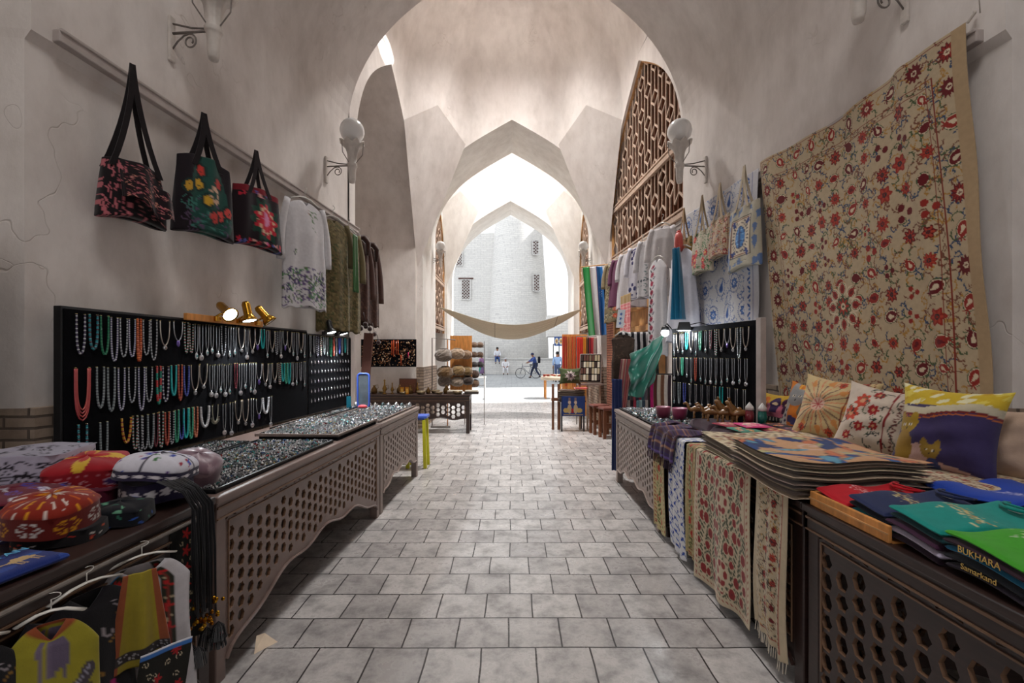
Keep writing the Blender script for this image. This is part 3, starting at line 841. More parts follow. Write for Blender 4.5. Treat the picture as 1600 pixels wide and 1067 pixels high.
tray('grey rimmed ring tray on the far grey table', on_left(4.44, 0.02, TH + 0.001), LRZ, 1.36, 0.62, seed=5, step=0.02, rim=2)
tray('silver bead tray at the foot of the left board far end', on_left(4.0, 0.69, TH + 0.001), LRZ, 1.7, 0.15, seed=6, step=0.02, rim=1)
tray('tray of green and silver stones on the pale table of the right stall', (1.31, 5.55, TH + 0.001), -PI / 2, 0.8, 0.52, seed=7, step=0.022, size=0.008)
tray('second tray of silver rings beside the scarves on the pale right table', (1.31, 4.72, TH + 0.001), -PI / 2, 0.68, 0.50, seed=8, step=0.022, size=0.008)

# ------------------------------------------------------------ necklace boards
def upath(w, L, n, p=0.55, shape='u'):
    pts = []
    for k in range(n + 1):
        a = PI * k / n
        pts.append((-w / 2 * (math.cos(a) if shape == 'u' else (1 - 2 * k / n)), 0, -L * abs(math.sin(a)) ** p))
    # resample by arc length
    acc = [0]
    for a, b in zip(pts[:-1], pts[1:]): acc.append(acc[-1] + math.dist(a, b))
    out = []
    for k in range(n + 1):
        s_ = acc[-1] * k / n; i = max(0, min(len(acc) - 2, next((q for q in range(len(acc) - 1) if acc[q + 1] >= s_), len(acc) - 2)))
        t = (s_ - acc[i]) / max(1e-9, acc[i + 1] - acc[i]); a, b = pts[i], pts[i + 1]
        out.append(tuple(a[q] + (b[q] - a[q]) * t for q in range(3)))
    return out
def necklace(kind, r):
    """returns (object, description); hangs from z=0 at the hook, front is -y"""
    mb = MB(); desc = kind[0]; cols = kind[1]; w, L, br = kind[2], kind[3], kind[4]
    n = int((2 * L + w) / (br * 1.75)) if kind[5] != 'chain' else 26
    P = upath(w, L, max(8, n), kind[6] if len(kind) > 6 else 0.5)
    y0 = -br - 0.002
    if kind[5] == 'beads':
        for k, p in enumerate(P):
            mb.rgb(cols[k % len(cols)] if kind[5] != 'rand' else r.choice(cols)); s_ = br * (1 + 0.25 * math.sin(PI * k / len(P)))
            mb.ball((p[0], y0, p[2]), s_, 6, 4)
        mat = 'bead'
    elif kind[5] == 'strands':
        for q in range(4):
            Pq = upath(w * (0.8 + 0.1 * q), L * (0.82 + 0.07 * q), 24, 0.5)
            mb.rgb(cols[q % len(cols)]); mb.tube([(p[0], y0, p[2]) for p in Pq], br, 5)
        mat = 'bead'
    else:
        mb.rgb(cols[0]); mb.tube([(p[0], y0, p[2]) for p in P], br, 5); mat = 'metal'
    mb.rgb((210, 190, 120)); mb.tube([(-w / 2, 0.0, 0.004), (-w / 2, -0.012, 0.004)], 0.002, 5); mb.tube([(w / 2, 0.0, 0.004), (w / 2, -0.012, 0.004)], 0.002, 5)
    o = mb.build('necklace', mat, smooth=True)
    pd = kind[7] if len(kind) > 7 else None
    if pd:
        mb = MB(pd[1]); z = -L - pd[2]
        if pd[0] == 'disc':
            mb.T = Matrix.Translation((0, y0, z)) @ Matrix.Rotation(PI / 2, 4, 'X')
            mb.lathe([(0, -0.003), (pd[2], -0.003), (pd[2], 0.003), (pd[2] * 0.7, 0.006), (0, 0.008)], 14); mb.rgb(pd[3]); mb.ball((0, 0, 0.006), pd[2] * 0.4, 7, 4, (1, 1, 0.5)); mb.T = None
        elif pd[0] == 'drop':
            mb.ball((0, y0, z), pd[2], 8, 6, (0.62, 0.35, 1.25)); mb.rgb(pd[3]); mb.ball((0, y0 - pd[2] * 0.25, z), pd[2] * 0.45, 6, 4, (0.8, 0.4, 1))
        elif pd[0] == 'fan':
            for k in range(13):
                a = PI + PI * k / 12; c = (0, y0, -L + 0.0)
                mb.prism((w * 0.42 * math.cos(a), y0, -L * 0.72 + w * 0.5 * math.sin(a)), (w * 0.8 * math.cos(a), y0, -L * 0.72 + w * 1.0 * math.sin(a)), 0.006, 0.003)
        mb.build('pendant', 'metal', o, smooth=False)
    return o, desc
SIL = (205, 206, 210); GRY = (150, 152, 158)
KINDS = [
    ('dark pearl bead', [(92, 84, 110), SIL, (70, 62, 84)], 0.045, 0.24, 0.0052, 'beads'),
    ('turquoise bead', [(60, 150, 160), (40, 120, 130), (80, 60, 70)], 0.045, 0.22, 0.0062, 'beads'),
    ('green malachite bead', [(24, 104, 74), (40, 130, 90)], 0.045, 0.235, 0.0055, 'beads'),
    ('lilac and silver bead', [(120, 110, 150), SIL], 0.04, 0.26, 0.0045, 'beads'),
    ('fine silver bead', [GRY, SIL, (90, 90, 96)], 0.045, 0.24, 0.004, 'beads'),
    ('orange amber bead', [(206, 98, 40), (180, 76, 30)], 0.022, 0.25, 0.0075, 'beads'),
    ('twisted silver cord', [(190, 178, 168)], 0.075, 0.17, 0.0045, 'chain', 0.8, ('disc', (180, 182, 186), 0.016, (70, 60, 60))),
    ('silver collar with purple stones', [(200, 200, 204)], 0.075, 0.15, 0.0038, 'chain', 0.8, ('drop', (110, 90, 160), 0.022, (130, 110, 190))),
    ('red and green coral bead', [(150, 60, 60), (40, 110, 80), SIL], 0.03, 0.23, 0.0045, 'beads'),
    ('silver chain with a drop pendant', [(196, 198, 204)], 0.028, 0.2, 0.0028, 'chain', 0.4, ('drop', (206, 208, 212), 0.02, (70, 170, 170))),
    ('silver chain with a round pendant', [(196, 198, 204)], 0.03, 0.22, 0.003, 'chain', 0.4, ('disc', (206, 206, 210), 0.022, (150, 150, 156))),
    ('coral pink strand', [(206, 96, 90), (190, 80, 84)], 0.075, 0.26, 0.0045, 'strands'),
    ('grey crystal bead', [(150, 160, 160), (110, 112, 118)], 0.042, 0.25, 0.0055, 'beads'),
    ('bright turquoise bead', [(30, 170, 170)], 0.04, 0.19, 0.006, 'beads'),
    ('brick red bead', [(190, 84, 56), (150, 60, 50)], 0.03, 0.23, 0.0058, 'beads'),
    ('cobalt blue bead', [(56, 70, 150), (90, 100, 180)], 0.042, 0.22, 0.0055, 'beads'),
    ('striped red and teal bead', [(190, 60, 60)] * 4 + [(40, 140, 120)] * 4, 0.028, 0.23, 0.0065, 'beads'),
    ('big grey pearl', [(190, 188, 190)], 0.08, 0.15, 0.0085, 'beads', 0.8),
    ('spiked silver fan', [(200, 196, 180)], 0.06, 0.15, 0.004, 'chain', 0.8, ('fan', (206, 200, 180), 0.02, SIL)),
    ('copper bead', [(176, 92, 66), (206, 130, 100)], 0.032, 0.21, 0.006, 'beads'),
    ('green agate bead', [(50, 140, 110), (70, 160, 130)], 0.032, 0.21, 0.006, 'beads'),
    ('plum red garnet bead', [(120, 40, 50), (90, 40, 50)], 0.03, 0.2, 0.0045, 'beads'),
    ('black and silver bead', [(60, 60, 66), (180, 180, 186)], 0.034, 0.21, 0.005, 'beads'),
    ('yellow amber rod', [(206, 150, 40), (206, 150, 40), (150, 40, 40)], 0.06, 0.16, 0.0065, 'beads', 1.1),
]
PROTO = {}
def put_necklace(k, parent_loc, rz, x, z, label, group, s=1.0):
    if k not in PROTO:
        o, d = necklace(KINDS[k], R); PROTO[k] = o
    else: o = copy_tree(PROTO[k])
    ca, sa = math.cos(rz), math.sin(rz)
    o.location = (parent_loc[0] + ca * x, parent_loc[1] + sa * x, z); o.rotation_euler = (0, 0, rz)
    q = s * R.uniform(.86, 1.08); o.scale = (s, s, q); tag(o, label, 'necklace', group); return o
# left board : three panels
B0 = Vector((-2.40, 2.42, 0)); B1 = Vector((-2.10, 5.92, 0)); BRZ = math.atan2(B1.y - B0.y, B1.x - B0.x); BL = (B1 - B0).length
BZ0, BZ1 = 0.905, 1.815
for i, (a, b, lab) in enumerate(((0, 1.35, 'black necklace board nearest the camera on the left stall'), (1.36, 2.45, 'black necklace board in the middle of the left stall under the brass lamps'), (2.46, BL, 'black board of earrings at the far end of the left stall'))):
    t = thing('display_board', lab, 'display board', (B0.x + math.cos(BRZ) * a, B0.y + math.sin(BRZ) * a, BZ0), BRZ)
    mb = MB(); mb.box(0, b - a, 0.0, 0.045, 0, BZ1 - BZ0 - 0.03 * (i == 2)); mb.build('board_frame', 'black_metal', t, bevel=0.004)
    mb = MB(); mb.box(0.012, b - a - 0.006, -0.006, 0.0, 0.01, BZ1 - BZ0 - 0.015 - 0.03 * (i == 2)); mb.build('felt', 'black_felt', t)
FRONT = Vector((math.sin(BRZ), -math.cos(BRZ), 0)) * 0.008
Bf = B0 + FRONT
rows = [
    ('top', 1.775, [(0.09, 0), (0.16, 1), (0.225, 2), (0.285, 3), (0.345, 4), (0.40, 3), (0.445, 5), (0.50, 4), (0.555, 4), (0.64, 6), (0.75, 7), (0.82, 8), (0.865, 8), (0.915, 9), (0.96, 10), (1.02, 9), (1.07, 9), (1.13, 10), (1.19, 4), (1.26, 9), (1.32, 9), (1.40, 6), (1.47, 10), (1.54, 6), (1.61, 7), (1.68, 13), (1.75, 9), (1.82, 6), (1.89, 22), (1.96, 10), (2.03, 7), (2.10, 6), (2.17, 9), (2.24, 10), (2.31, 6), (2.38, 9)]),
    ('middle', 1.475, [(0.10, 11), (0.20, 12), (0.265, 12), (0.33, 3), (0.40, 4), (0.465, 3), (0.52, 4), (0.59, 16), (0.645, 0), (0.71, 13), (0.765, 14), (0.82, 15), (0.90, 6), (0.98, 6), (1.06, 10), (1.11, 10), (1.16, 9), (1.21, 10), (1.26, 9), (1.33, 21), (1.39, 10), (1.45, 9), (1.52, 9), (1.57, 10), (1.63, 7), (1.72, 6), (1.79, 10), (1.86, 6), (1.94, 8), (1.99, 13), (2.04, 20), (2.09, 13), (2.16, 10), (2.23, 9), (2.30, 22), (2.38, 9)]),
    ('bottom', 1.165, [(0.10, 1), (0.22, 12), (0.36, 23), (0.42, 8), (0.455, 22), (0.49, 4), (0.53, 12), (0.57, 21), (0.61, 8), (0.655, 14), (0.695, 22), (0.735, 20), (0.775, 15), (0.815, 13), (0.86, 20), (0.905, 19), (0.99, 17), (1.10, 18), (1.20, 10), (1.28, 10), (1.36, 6), (1.45, 6), (1.54, 10), (1.63, 7), (1.72, 17), (1.80, 10)]),
]
for rname, z, lst in rows:
    for i, (x, k) in enumerate(lst):
        put_necklace(k, Bf, BRZ, x, z + R.uniform(-.006, .006), f"{KINDS[k][0]} necklace, {ordi(i + 1)} from near end, {rname} row, left board", f'necklaces in the {rname} row of the left board')
for i in range(13):
    k = [9, 22, 0, 8, 12, 9, 2, 14, 9, 15, 10, 13, 9][i]
    put_necklace(k, Bf, BRZ, 2.5 + i * 0.075, 1.76, f"{KINDS[k][0]} necklace, {ordi(i + 1)} along top of far left board", 'necklaces above the earring rows', 0.9)
# earrings on cards below
def earring():
    mb = MB((206, 206, 208)); mb.ball((0, -0.006, -0.03), 0.012, 6, 4, (0.8, 0.4, 1.3)); mb.tube([(0, -0.003, 0), (0.0, -0.004, -0.02)], 0.0015, 4)
    return mb.build('earring', 'metal')
er = None
ecol = ['silver', 'pale gold', 'copper']
for j in range(5):
    t = None
    for i in range(13):
        x = 2.52 + i * 0.075; z = 1.50 - j * 0.105
        o = earring() if er is None else copy_tree(er)
        er = er or o
        o.location = Bf + Vector((math.cos(BRZ) * x, math.sin(BRZ) * x, z)); o.rotation_euler = (0, 0, BRZ)
        tag(o, f'silver drop earring, {ordi(i + 1)} of {ordi(j + 1)} row down, far left board', 'earring', 'earrings in rows on the far left board')

# right board
C0 = Vector((1.74, 4.95, 0)); C1 = Vector((1.97, 3.66, 0)); CRZ = math.atan2(C1.y - C0.y, C1.x - C0.x); CL = (C1 - C0).length
t = thing('display_board', 'black necklace board with a pale wooden edge in front of the blue embroidery', 'display board', (C0.x, C0.y, TH + 0.005), CRZ)
mb = MB(); mb.box(0, CL, 0, 0.03, 0, 0.94); mb.build('board_frame', 'black_felt', t)
mb = MB(); mb.box(CL, CL + 0.055, -0.01, 0.04, 0, 0.955); mb.build('edge_post', 'rail_paint', t, bevel=0.004)
Cf = C0 + Vector((math.sin(CRZ), -math.cos(CRZ), 0)) * 0.002
rr = [('upper', 1.78, [9, 6, 9, 13, 6, 9, 20, 9, 21, 8, 6, 7, 6, 12, 6]), ('middle', 1.52, [10, 6, 20, 9, 9, 14, 9, 9, 10, 9, 9, 9, 10, 9, 10]), ('lower', 1.26, [9, 12, 15, 10, 9, 9, 10, 9, 13, 10, 9, 9])]
for rn, z, ks in rr:
    for i, k in enumerate(ks):
        put_necklace(k, Cf, CRZ, 0.06 + i * (CL - 0.1) / len(ks), z, f"{KINDS[k][0]} necklace, {ordi(i + 1)} from far end, {rn} row, right board", f'necklaces in the {rn} row of the right board', 0.95)

# ------------------------------------------------------------ lamps
def sconce(label, loc, rz, s=1.0, tilt=0.0, globe=True, arm=0.335):
    t = thing('wall_lamp', label, 'wall lamp', loc, rz, 'torch-shaped lamps on the walls'); t.scale = (s, s, s)
    mb = MB(); mb.prism((0, -0.012, -0.2), (0, -0.012, 0.12), 0.05, 0.024, up=(0, 1, 0)); mb.build('wall_plate', 'lamp_paint', t, bevel=0.006)
    mb = MB()
    mb.tube([(0, -0.02, 0), (0, -arm + 0.03, 0.0)], 0.009, 8); mb.tube([(0, -0.02, 0.07), (0, -arm * 0.5, 0.03), (0, -arm + 0.03, 0.015)], 0.007, 8)
    mb.build('bracket_arm', 'iron_grey', t, smooth=True)
    mb = MB(); pts = [(0, -0.02, -0.11), (0, -0.06, -0.06), (0, -0.11, -0.02)]
    for k in range(22):
        a = PI / 2 + 0.2 - k * 0.42; r = 0.055 * (1 - k / 34); pts.append((0, -0.155 - r * math.cos(a) * 0.95 + 0.0, -0.065 + r * math.sin(a)))
    mb.tube(pts, 0.006, 6); mb.build('scroll', 'iron_grey', t, smooth=True)
    cup = [(0.0, -0.215), (0.03, -0.21), (0.035, -0.19), (0.04, -0.16), (0.043, -0.05), (0.05, -0.02), (0.058, -0.01), (0.052, 0.0), (0.058, 0.01), (0.05, 0.02), (0.05, 0.08), (0.058, 0.15), (0.08, 0.215), (0.13, 0.25), (0.142, 0.262), (0.125, 0.27), (0.0, 0.262)]
    mb = MB(); n = 32
    vs = []
    for (r, z) in cup:
        for j in range(n):
            a = 2 * PI * j / n; k = 1 + (0.09 * math.cos(8 * a) if z > 0.05 else 0.03 * math.sin(3 * a + z * 120)) * (r > 0.02)
            vs.append((r * k * math.cos(a), -arm + r * k * math.sin(a), z + (0.02 * math.cos(8 * a) if 0.2 < z and r > 0.09 else 0)))
    fs = [(i * n + j, i * n + (j + 1) % n, (i + 1) * n + (j + 1) % n, (i + 1) * n + j) for i in range(len(cup) - 1) for j in range(n)]
    mb.add(vs, fs); c = mb.build('torch_cup', 'lamp_paint', t, smooth=True)
    mb = MB()
    for q in range(3):
        a = 2 * PI * q / 3 + 0.5; mb.tube([(math.cos(a) * 0.05, -arm + math.sin(a) * 0.05, 0.03), (math.cos(a) * 0.13, -arm + math.sin(a) * 0.13, 0.12), (math.cos(a) * 0.14, -arm + math.sin(a) * 0.14, 0.25)], 0.005, 6)
    mb.build('cup_stays', 'iron_grey', t)
    if globe:
        mb = MB(); mb.ball((0, -arm, 0.415), 0.142, 28, 18); mb.build('globe', 'globe_glass', t, smooth=True)
    if tilt: t.rotation_euler = (0, tilt, rz)
    return t
LL = math.atan2(1, 0.091); RL = math.atan2(-1, 0.082)
sconce('white torch lamp at the upper left above the pink and black bag', (XL(3.27), 3.27, 3.86), LL)
sconce('white globe lamp on the end of the left wall by the dome bay', (XL(5.5), 5.5, 3.83), LL)
sconce('white globe lamp on the right wall in front of the wooden lattice', (XR(5.5), 5.5, 3.83), RL)
sconce('white torch lamp cut by the top edge of the picture above the large red suzani', (XR(2.95), 2.95, 3.9), RL)
sconce('small globe lamp on the left jamb of the middle arch', (-1.93, 11.0, 3.85), PI / 2, 0.82, arm=0.25)
sconce('small globe lamp on the right jamb of the middle arch above the flag', (1.93, 11.0, 3.85), -PI / 2, 0.82, arm=0.25)

def spot(label, loc, rz, aim, mat, on=True, s=1.0):
    """clip spotlight: clamp, neck and flared head pointing along aim"""
    t = thing('spot_lamp', label, 'lamp', loc, 0)
    mb = MB(); mb.box(-0.02, 0.02, -0.03, 0.03, -0.02, 0.02); mb.build('clamp', mat, t, bevel=0.004)
    a = Vector(aim).normalized(); base = Vector((0, 0, 0.02)); mid = base + Vector((0.07, -0.0, 0.035)) * s
    mb = MB(); mb.tube([(0, 0, 0), base, mid], 0.009, 8); mb.build('neck', mat, t, smooth=True)
    q = Vector((0, 0, 1)).rotation_difference(a).to_matrix().to_4x4()
    mb = MB(); mb.T = Matrix.Translation(mid - a * 0.05 * s) @ q @ Matrix.Scale(s, 4)
    mb.lathe([(0, -0.05), (0.022, -0.045), (0.03, -0.025), (0.03, 0.05), (0.034, 0.06), (0.05, 0.085), (0.055, 0.105), (0.05, 0.105), (0.03, 0.07), (0.0, 0.065)], 20)
    mb.build('lamp_head', mat, t, smooth=True)
    mb = MB(); mb.T = Matrix.Translation(mid - a * 0.05 * s) @ q @ Matrix.Scale(s, 4); mb.lathe([(0, 0.072), (0.044, 0.085), (0.044, 0.100), (0, 0.107)], 20)
    mb.build('bulb', 'bulb' if on else 'globe_glass', t, smooth=True)
    if on:
        l = bpy.data.lights.new('spot_bulb_light', 'SPOT'); l.energy = 26; l.spot_size = 2.2; l.spot_blend = 0.8; l.color = (0.9, 0.96, 1); l.shadow_soft_size = 0.03
        lo = bpy.data.objects.new('spot_bulb_light', l); COL.objects.link(lo); lo.location = Vector(loc) + mid + a * 0.08 * s; lo.rotation_euler = a.to_track_quat('-Z', 'Y').to_euler()
    return t
def bpt(x, z, off=0.0): return (Bf.x + math.cos(BRZ) * x + off, Bf.y + math.sin(BRZ) * x, z)
mb = MB(); mb.box(0, 0.85, -0.03, 0.0, 0, 0.05); o = mb.build('wooden_batten', 'wood_orange', loc=bpt(0.80, 1.80, 0.0), bevel=0.004); o.rotation_euler = (0, 0, BRZ)
tag(o, 'orange wooden batten along the top of the left board carrying the brass lamps', 'batten')
spot('lit brass spotlight, the nearest of three on the left board', bpt(1.08, 1.83, 0.03), BRZ, (0.75, -0.35, -0.55), 'brass', True, 1.1)
spot('brass spotlight pointing down, middle of three on the left board', bpt(1.33, 1.83, 0.03), BRZ, (0.25, -0.05, -1), 'brass', True, 1.1)
spot('unlit brass spotlight tipped outward, farthest of three on the left board', bpt(1.56, 1.83, 0.03), BRZ, (0.6, 0.25, -0.8), 'brass', False, 1.1)
spot('black lamp glowing over the far earring board, nearer one', bpt(2.75, 1.80, 0.03), BRZ, (0.3, -0.1, -1), 'black_metal', True)
spot('black lamp glowing over the far earring board, farther one', bpt(3.05, 1.80, 0.03), BRZ, (0.3, 0.0, -1), 'black_metal', True)
# right stall lamps
t = thing('flood_lamp', 'black box floodlight above the right necklace board', 'lamp', (1.74, 4.6, 1.83), -0.3)
mb = MB(); mb.add([(-.07, -.05, -.03), (.07, -.05, -.03), (.07, .05, -.03), (-.07, .05, -.03), (-.05, -.035, .055), (.05, -.035, .055), (.05, .035, .055), (-.05, .035, .055)], [(0, 3, 2, 1), (4, 5, 6, 7), (0, 1, 5, 4), (1, 2, 6, 5), (2, 3, 7, 6), (3, 0, 4, 7)]); mb.build('housing', 'black_metal', t, bevel=0.004)
mb = MB(); mb.box(-.055, .055, -.04, .04, -.034, -.031); mb.build('lens', 'bulb', t)
mb = MB(); mb.tube([(0.05, 0.04, 0.03), (0.15, 0.04, 0.05), (0.3, 0.03, 0.0)], 0.005, 6); mb.build('cable', 'black_metal', t)
t = thing('work_lamp', 'small glaring white lamp beside the green scarf on the right stall', 'lamp', (1.70, 5.05, 1.80), 0)
mb = MB(); mb.ball((0, 0, 0), 0.042, 14, 10); mb.build('bulb', 'bulb', t, smooth=True)
mb = MB(); mb.lathe([(0.0, 0.03), (0.05, 0.025), (0.04, 0.06), (0.015, 0.08), (0, 0.08)], 14); mb.build('lamp_cap', 'black_metal', t, smooth=True)
mb = MB(); mb.tube([(0, 0, 0.07), (0.02, 0.0, 0.1), (0.06, -0.05, 0.03), (0.08, -0.1, -0.3), (0.1, -0.12, -0.9)], 0.008, 6); mb.build('lamp_stem', 'black_metal', t)
for p, e in (((1.66, 5.0, 1.74), 5), ((1.72, 4.55, 1.75), 6)):
    l = bpy.data.lights.new('stall_bulb_light', 'POINT'); l.energy = e; l.color = (0.9, 0.97, 1); l.shadow_soft_size = 0.04
    lo = bpy.data.objects.new('stall_bulb_light', l); COL.objects.link(lo); lo.location = p
# ------------------------------------------------------------ cloth helpers
def sheet(name, fn, nu, nv, cv, mat='cloth', parent=None, th=0.004, loc=None, rz=0.0):
    mb = MB(); mb.grid(fn, nu, nv, cv)
    o = mb.build(name, mat, parent, smooth=True, solid=th, loc=loc)
    if rz: o.rotation_euler = (0, 0, rz)
    return o
def hanging(w, h, amp=0.02, folds=4, seed=0, flare=1.0, skew=0.0, sag=0.0):
    """flat cloth hanging from its top edge: x across, z down; canvas v runs downwards"""
    r = random.Random(seed); p1, p2 = r.uniform(0, 6), r.uniform(0, 6)
    def fn(u, v):
        k = 0.25 + 0.75 * v
        x = (u - 0.5) * w * (1 + (flare - 1) * v) + skew * v
        y = -amp * 0.5 - amp * k * (math.sin(2 * PI * folds * u + p1) * 0.6 + math.sin(2 * PI * folds * 0.43 * u + p2 + v * 1.5) * 0.4)
        return (x, y, -h * v - sag * math.sin(PI * u) * (1 - v))
    return fn
RED = (150, 44, 36); DRED = (104, 26, 30); GRN = (78, 92, 62); BLU = (60, 76, 104); CRM = (216, 198, 168); OCH = (176, 132, 66)
def rosette(c, x, y, r, cols, n=8):
    c.pet(x, y, r, n, cols[0], 0.16); c.pet(x, y, r * 0.78, n, cols[1], 0.3); c.ell(x, y, r * 0.3, r * 0.3, cols[2]); c.pet(x, y, r * 0.2, 6, cols[0], 0.3)
def pomegranate(c, x, y, r, rot, c1, c2):
    c.ell(x, y, r * 1.05, r * 0.85, GRN, rot); c.ell(x, y, r * .95, r * .75, CRM, rot); c.ell(x, y, r * .85, r * .65, c1, rot)
    c.drop(x - r * .1 * math.cos(rot), y - r * .1 * math.sin(rot), r * .42, c2, rot)
    for s_ in (-.35, 0, .35): c.line([(x + r * .8 * math.cos(rot), y + r * .8 * math.sin(rot)), (x + r * 1.25 * math.cos(rot + s_), y + r * 1.25 * math.sin(rot + s_))], r * .13, c1)
def vines(c, r, n, cols, x0, x1, y0, y1, size=0.02, wd=0.004):
    for _ in range(n):
        x, y = r.uniform(x0, x1), r.uniform(y0, y1); a = r.uniform(0, 6.28); k = r.choice(cols)
        L = size * r.uniform(0.8, 2.0)
        pts = [(x + L * t * math.cos(a + t * 1.5), y + L * t * math.sin(a + t * 1.5)) for t in np.linspace(0, 1.6, 6)]
        c.line(pts, wd, k)
        for q, (px, py) in enumerate(pts[1:]): c.leaf(px, py, size * 0.42, k, a + (0.9 if q % 2 else -0.9) + q * .4)
def suzani(w, h, seed, px=300, field=CRM, reds=(RED, DRED), big=True, s=1.0, leafc=(GRN, BLU), border=True):
    r = random.Random(seed); c = Cv(w, h, field, px)
    b = 0.20 * s
    vines(c, r, int(w * h / (s * s) * 330), [leafc[0], leafc[1], (120, 78, 60), OCH], 0, w, 0, h, 0.025 * s, 0.0055 * s)
    step = 0.155 * s
    nx = max(1, int((w - 2 * b) / step)); ny = max(1, int((h - 2 * b) / step))
    for i in range(nx):
        for j in range(ny):
            x = b + (i + .5) * (w - 2 * b) / nx + r.uniform(-.02, .02) * s; y = b + (j + .5) * (h - 2 * b) / ny + r.uniform(-.02, .02) * s; k = r.random(); rd = r.choice(reds)
            q = r.uniform(.032, .052) * s
            if k < .4: rosette(c, x, y, q * 1.15, (rd, (176, 66, 48), (60, 50, 50)), r.choice((6, 8, 10)))
            elif k < .8: pomegranate(c, x, y, q * 1.1, r.uniform(0, 6.28), rd, CRM if r.random() < .6 else DRED)
            else:
                for a in range(3): c.ell(x + q * .8 * math.cos(a * 2.1), y + q * .8 * math.sin(a * 2.1), q * .45, q * .45, rd)
    if border:
        # border band
        for y in np.arange(b * .5, h, 0.2 * s):
            for x in (b * .48, w - b * .48):
                if r.random() < .55: rosette(c, x, y, .06 * s, (DRED, r.choice(reds), CRM), 12)
                else: pomegranate(c, x, y, .052 * s, r.uniform(0, 6.28), r.choice(reds), CRM)
        for x in np.arange(b * .5 + .2 * s, w - b * .6, 0.2 * s):
            for y in (b * .48, h - b * .48):
                if r.random() < .5: rosette(c, x, y, .06 * s, (r.choice(reds), DRED, CRM), 12)
                else: pomegranate(c, x, y, .052 * s, r.uniform(0, 6.28), r.choice(reds), CRM)
        for d in (0.018 * s, b - 0.01 * s, b + 0.028 * s): c.frame(d, 0.006 * s, (128, 52, 40))
        # wavy meander between the two inner lines
        d = b + 0.012 * s
        for (xa, ya, xb, yb) in ((d, d, w - d, d), (w - d, d, w - d, h - d), (w - d, h - d, d, h - d), (d, h - d, d, d)):
            L = math.hypot(xb - xa, yb - ya); k = max(8, int(L / (.012 * s))); nxn, nyn = -(yb - ya) / L, (xb - xa) / L
            c.line([(xa + (xb - xa) * t / k + nxn * .008 * s * math.sin(t), ya + (yb - ya) * t / k + nyn * .008 * s * math.sin(t)) for t in range(k + 1)], .004 * s, (110, 70, 54))
    return c

# big suzani on the right wall
def wallpt(d, z, off): return Vector((XR(d) - off, d, z))
c = suzani(2.0, 2.3, 3, px=330, field=(188, 168, 138))
c.rect(1.93, 2.0, 0, 2.3, (176, 150, 116))
# central medallion of petals
for a in range(8):
    x, y = .95 + .13 * math.cos(a * PI / 4), 1.42 + .13 * math.sin(a * PI / 4); c.ell(x, y, .05, .05, CRM); pomegranate(c, x, y, .042, a * PI / 4, (150, 46, 36), (110, 30, 30))
rosette(c, .95, 1.42, .085, ((70, 80, 60), (168, 54, 40), CRM), 8)
TL, TR, BLc, BR = (4.32, 3.38), (2.53, 3.40), (4.02, 1.02), (2.36, 1.02)
def fn(u, v):
    d = (TL[0] * (1 - u) + TR[0] * u) * (1 - v) + (BLc[0] * (1 - u) + BR[0] * u) * v
    z = (TL[1] * (1 - u) + TR[1] * u) * (1 - v) + (BLc[1] * (1 - u) + BR[1] * u) * v
    z -= 0.05 * math.sin(PI * u) * (1 - v)
    fold = 0.018 * math.sin(9 * (u * .9 + v * .35) + 1) + 0.012 * math.sin(23 * u - 5 * v) * (1 - v) + 0.03 * math.exp(-((u - 0.80 - 0.1 * v) / 0.035) ** 2)
    tail = 0.03 * max(0, u - .93) / .07 * math.sin(v * 14)
    p = wallpt(d, z, 0.075 + fold + 0.03 * v + tail * .3)
    return tuple(p)
o = sheet('embroidered_wall_hanging', fn, 420, 480, c, th=0.005)
tag(o, 'huge cream wall hanging embroidered with red pomegranates, pinned to the right wall above the cushions', 'wall hanging')
mb = MB((190, 180, 170)); mb.tube([(XR(2.53) - 0.02, 2.53, 3.46), (XR(2.53) - .05, 2.50, 3.43), (XR(2.53) - 0.07, 2.52, 3.39)], .008, 6); mb.tube([(XR(2.53) - 0.02, 2.50, 3.43), (XR(2.53) - 0.07, 2.46, 3.52)], .003, 5)
tag(mb.build('cord', 'cloth'), 'short pale cord knotted at the near top corner of the big hanging', 'cord')

# blue and white embroidery farther along the right wall
c = Cv(1.65, 2.4, (206, 204, 206), 240); r = random.Random(5); B1c, B2c = (52, 84, 150), (96, 130, 186)
vines(c, r, 900, [B1c, B2c, (120, 140, 180)], 0, 1.65, 0, 2.4, .022, .005)
for i in range(5):
    for j in range(8):
        x, y = .2 + i * .31 + (.15 if j % 2 else 0), .15 + j * .3
        if x > 1.5: continue
        c.ell(x, y, .1, .115, (206, 204, 206))
        for k in range(28): c.leaf(x + .085 * math.cos(k * .2244), y + .1 * math.sin(k * .2244), .014, B1c, k * .2244 + .7)
        if (i + j) % 2: c.drop(x, y + .02, .06, B2c, -PI / 2); c.drop(x, y + .02, .04, B1c, -PI / 2)
        else: rosette(c, x, y, .065, (B1c, B2c, (220, 220, 226)), 8)
c.rect(1.44, 1.65, 0, 2.4, (208, 206, 212)); c.rect(1.43, 1.437, 0, 2.4, B1c); c.rect(1.56, 1.565, 0, 2.4, B1c)
for y in np.arange(.05, 2.4, .09): c.leaf(1.5, y, .03, B1c, .8 if int(y * 100) % 2 else -.8); c.ell(1.51, y + .04, .014, .014, B2c)
def fn(u, v):
    d = 6.02 - 1.62 * u + 0.05 * v * u; z = 3.36 - 2.40 * v
    return tuple(wallpt(d, z, 0.06 + 0.02 * math.sin(u * 17 + v * 2) * (.4 + .6 * v) + .03 * max(0, u - .87) * 8 * math.sin(v * 9) * .5))
o = sheet('blue_wall_hanging', fn, 240, 300, c)
tag(o, 'white wall hanging embroidered with blue paisleys behind the cloth bags on the right', 'wall hanging')

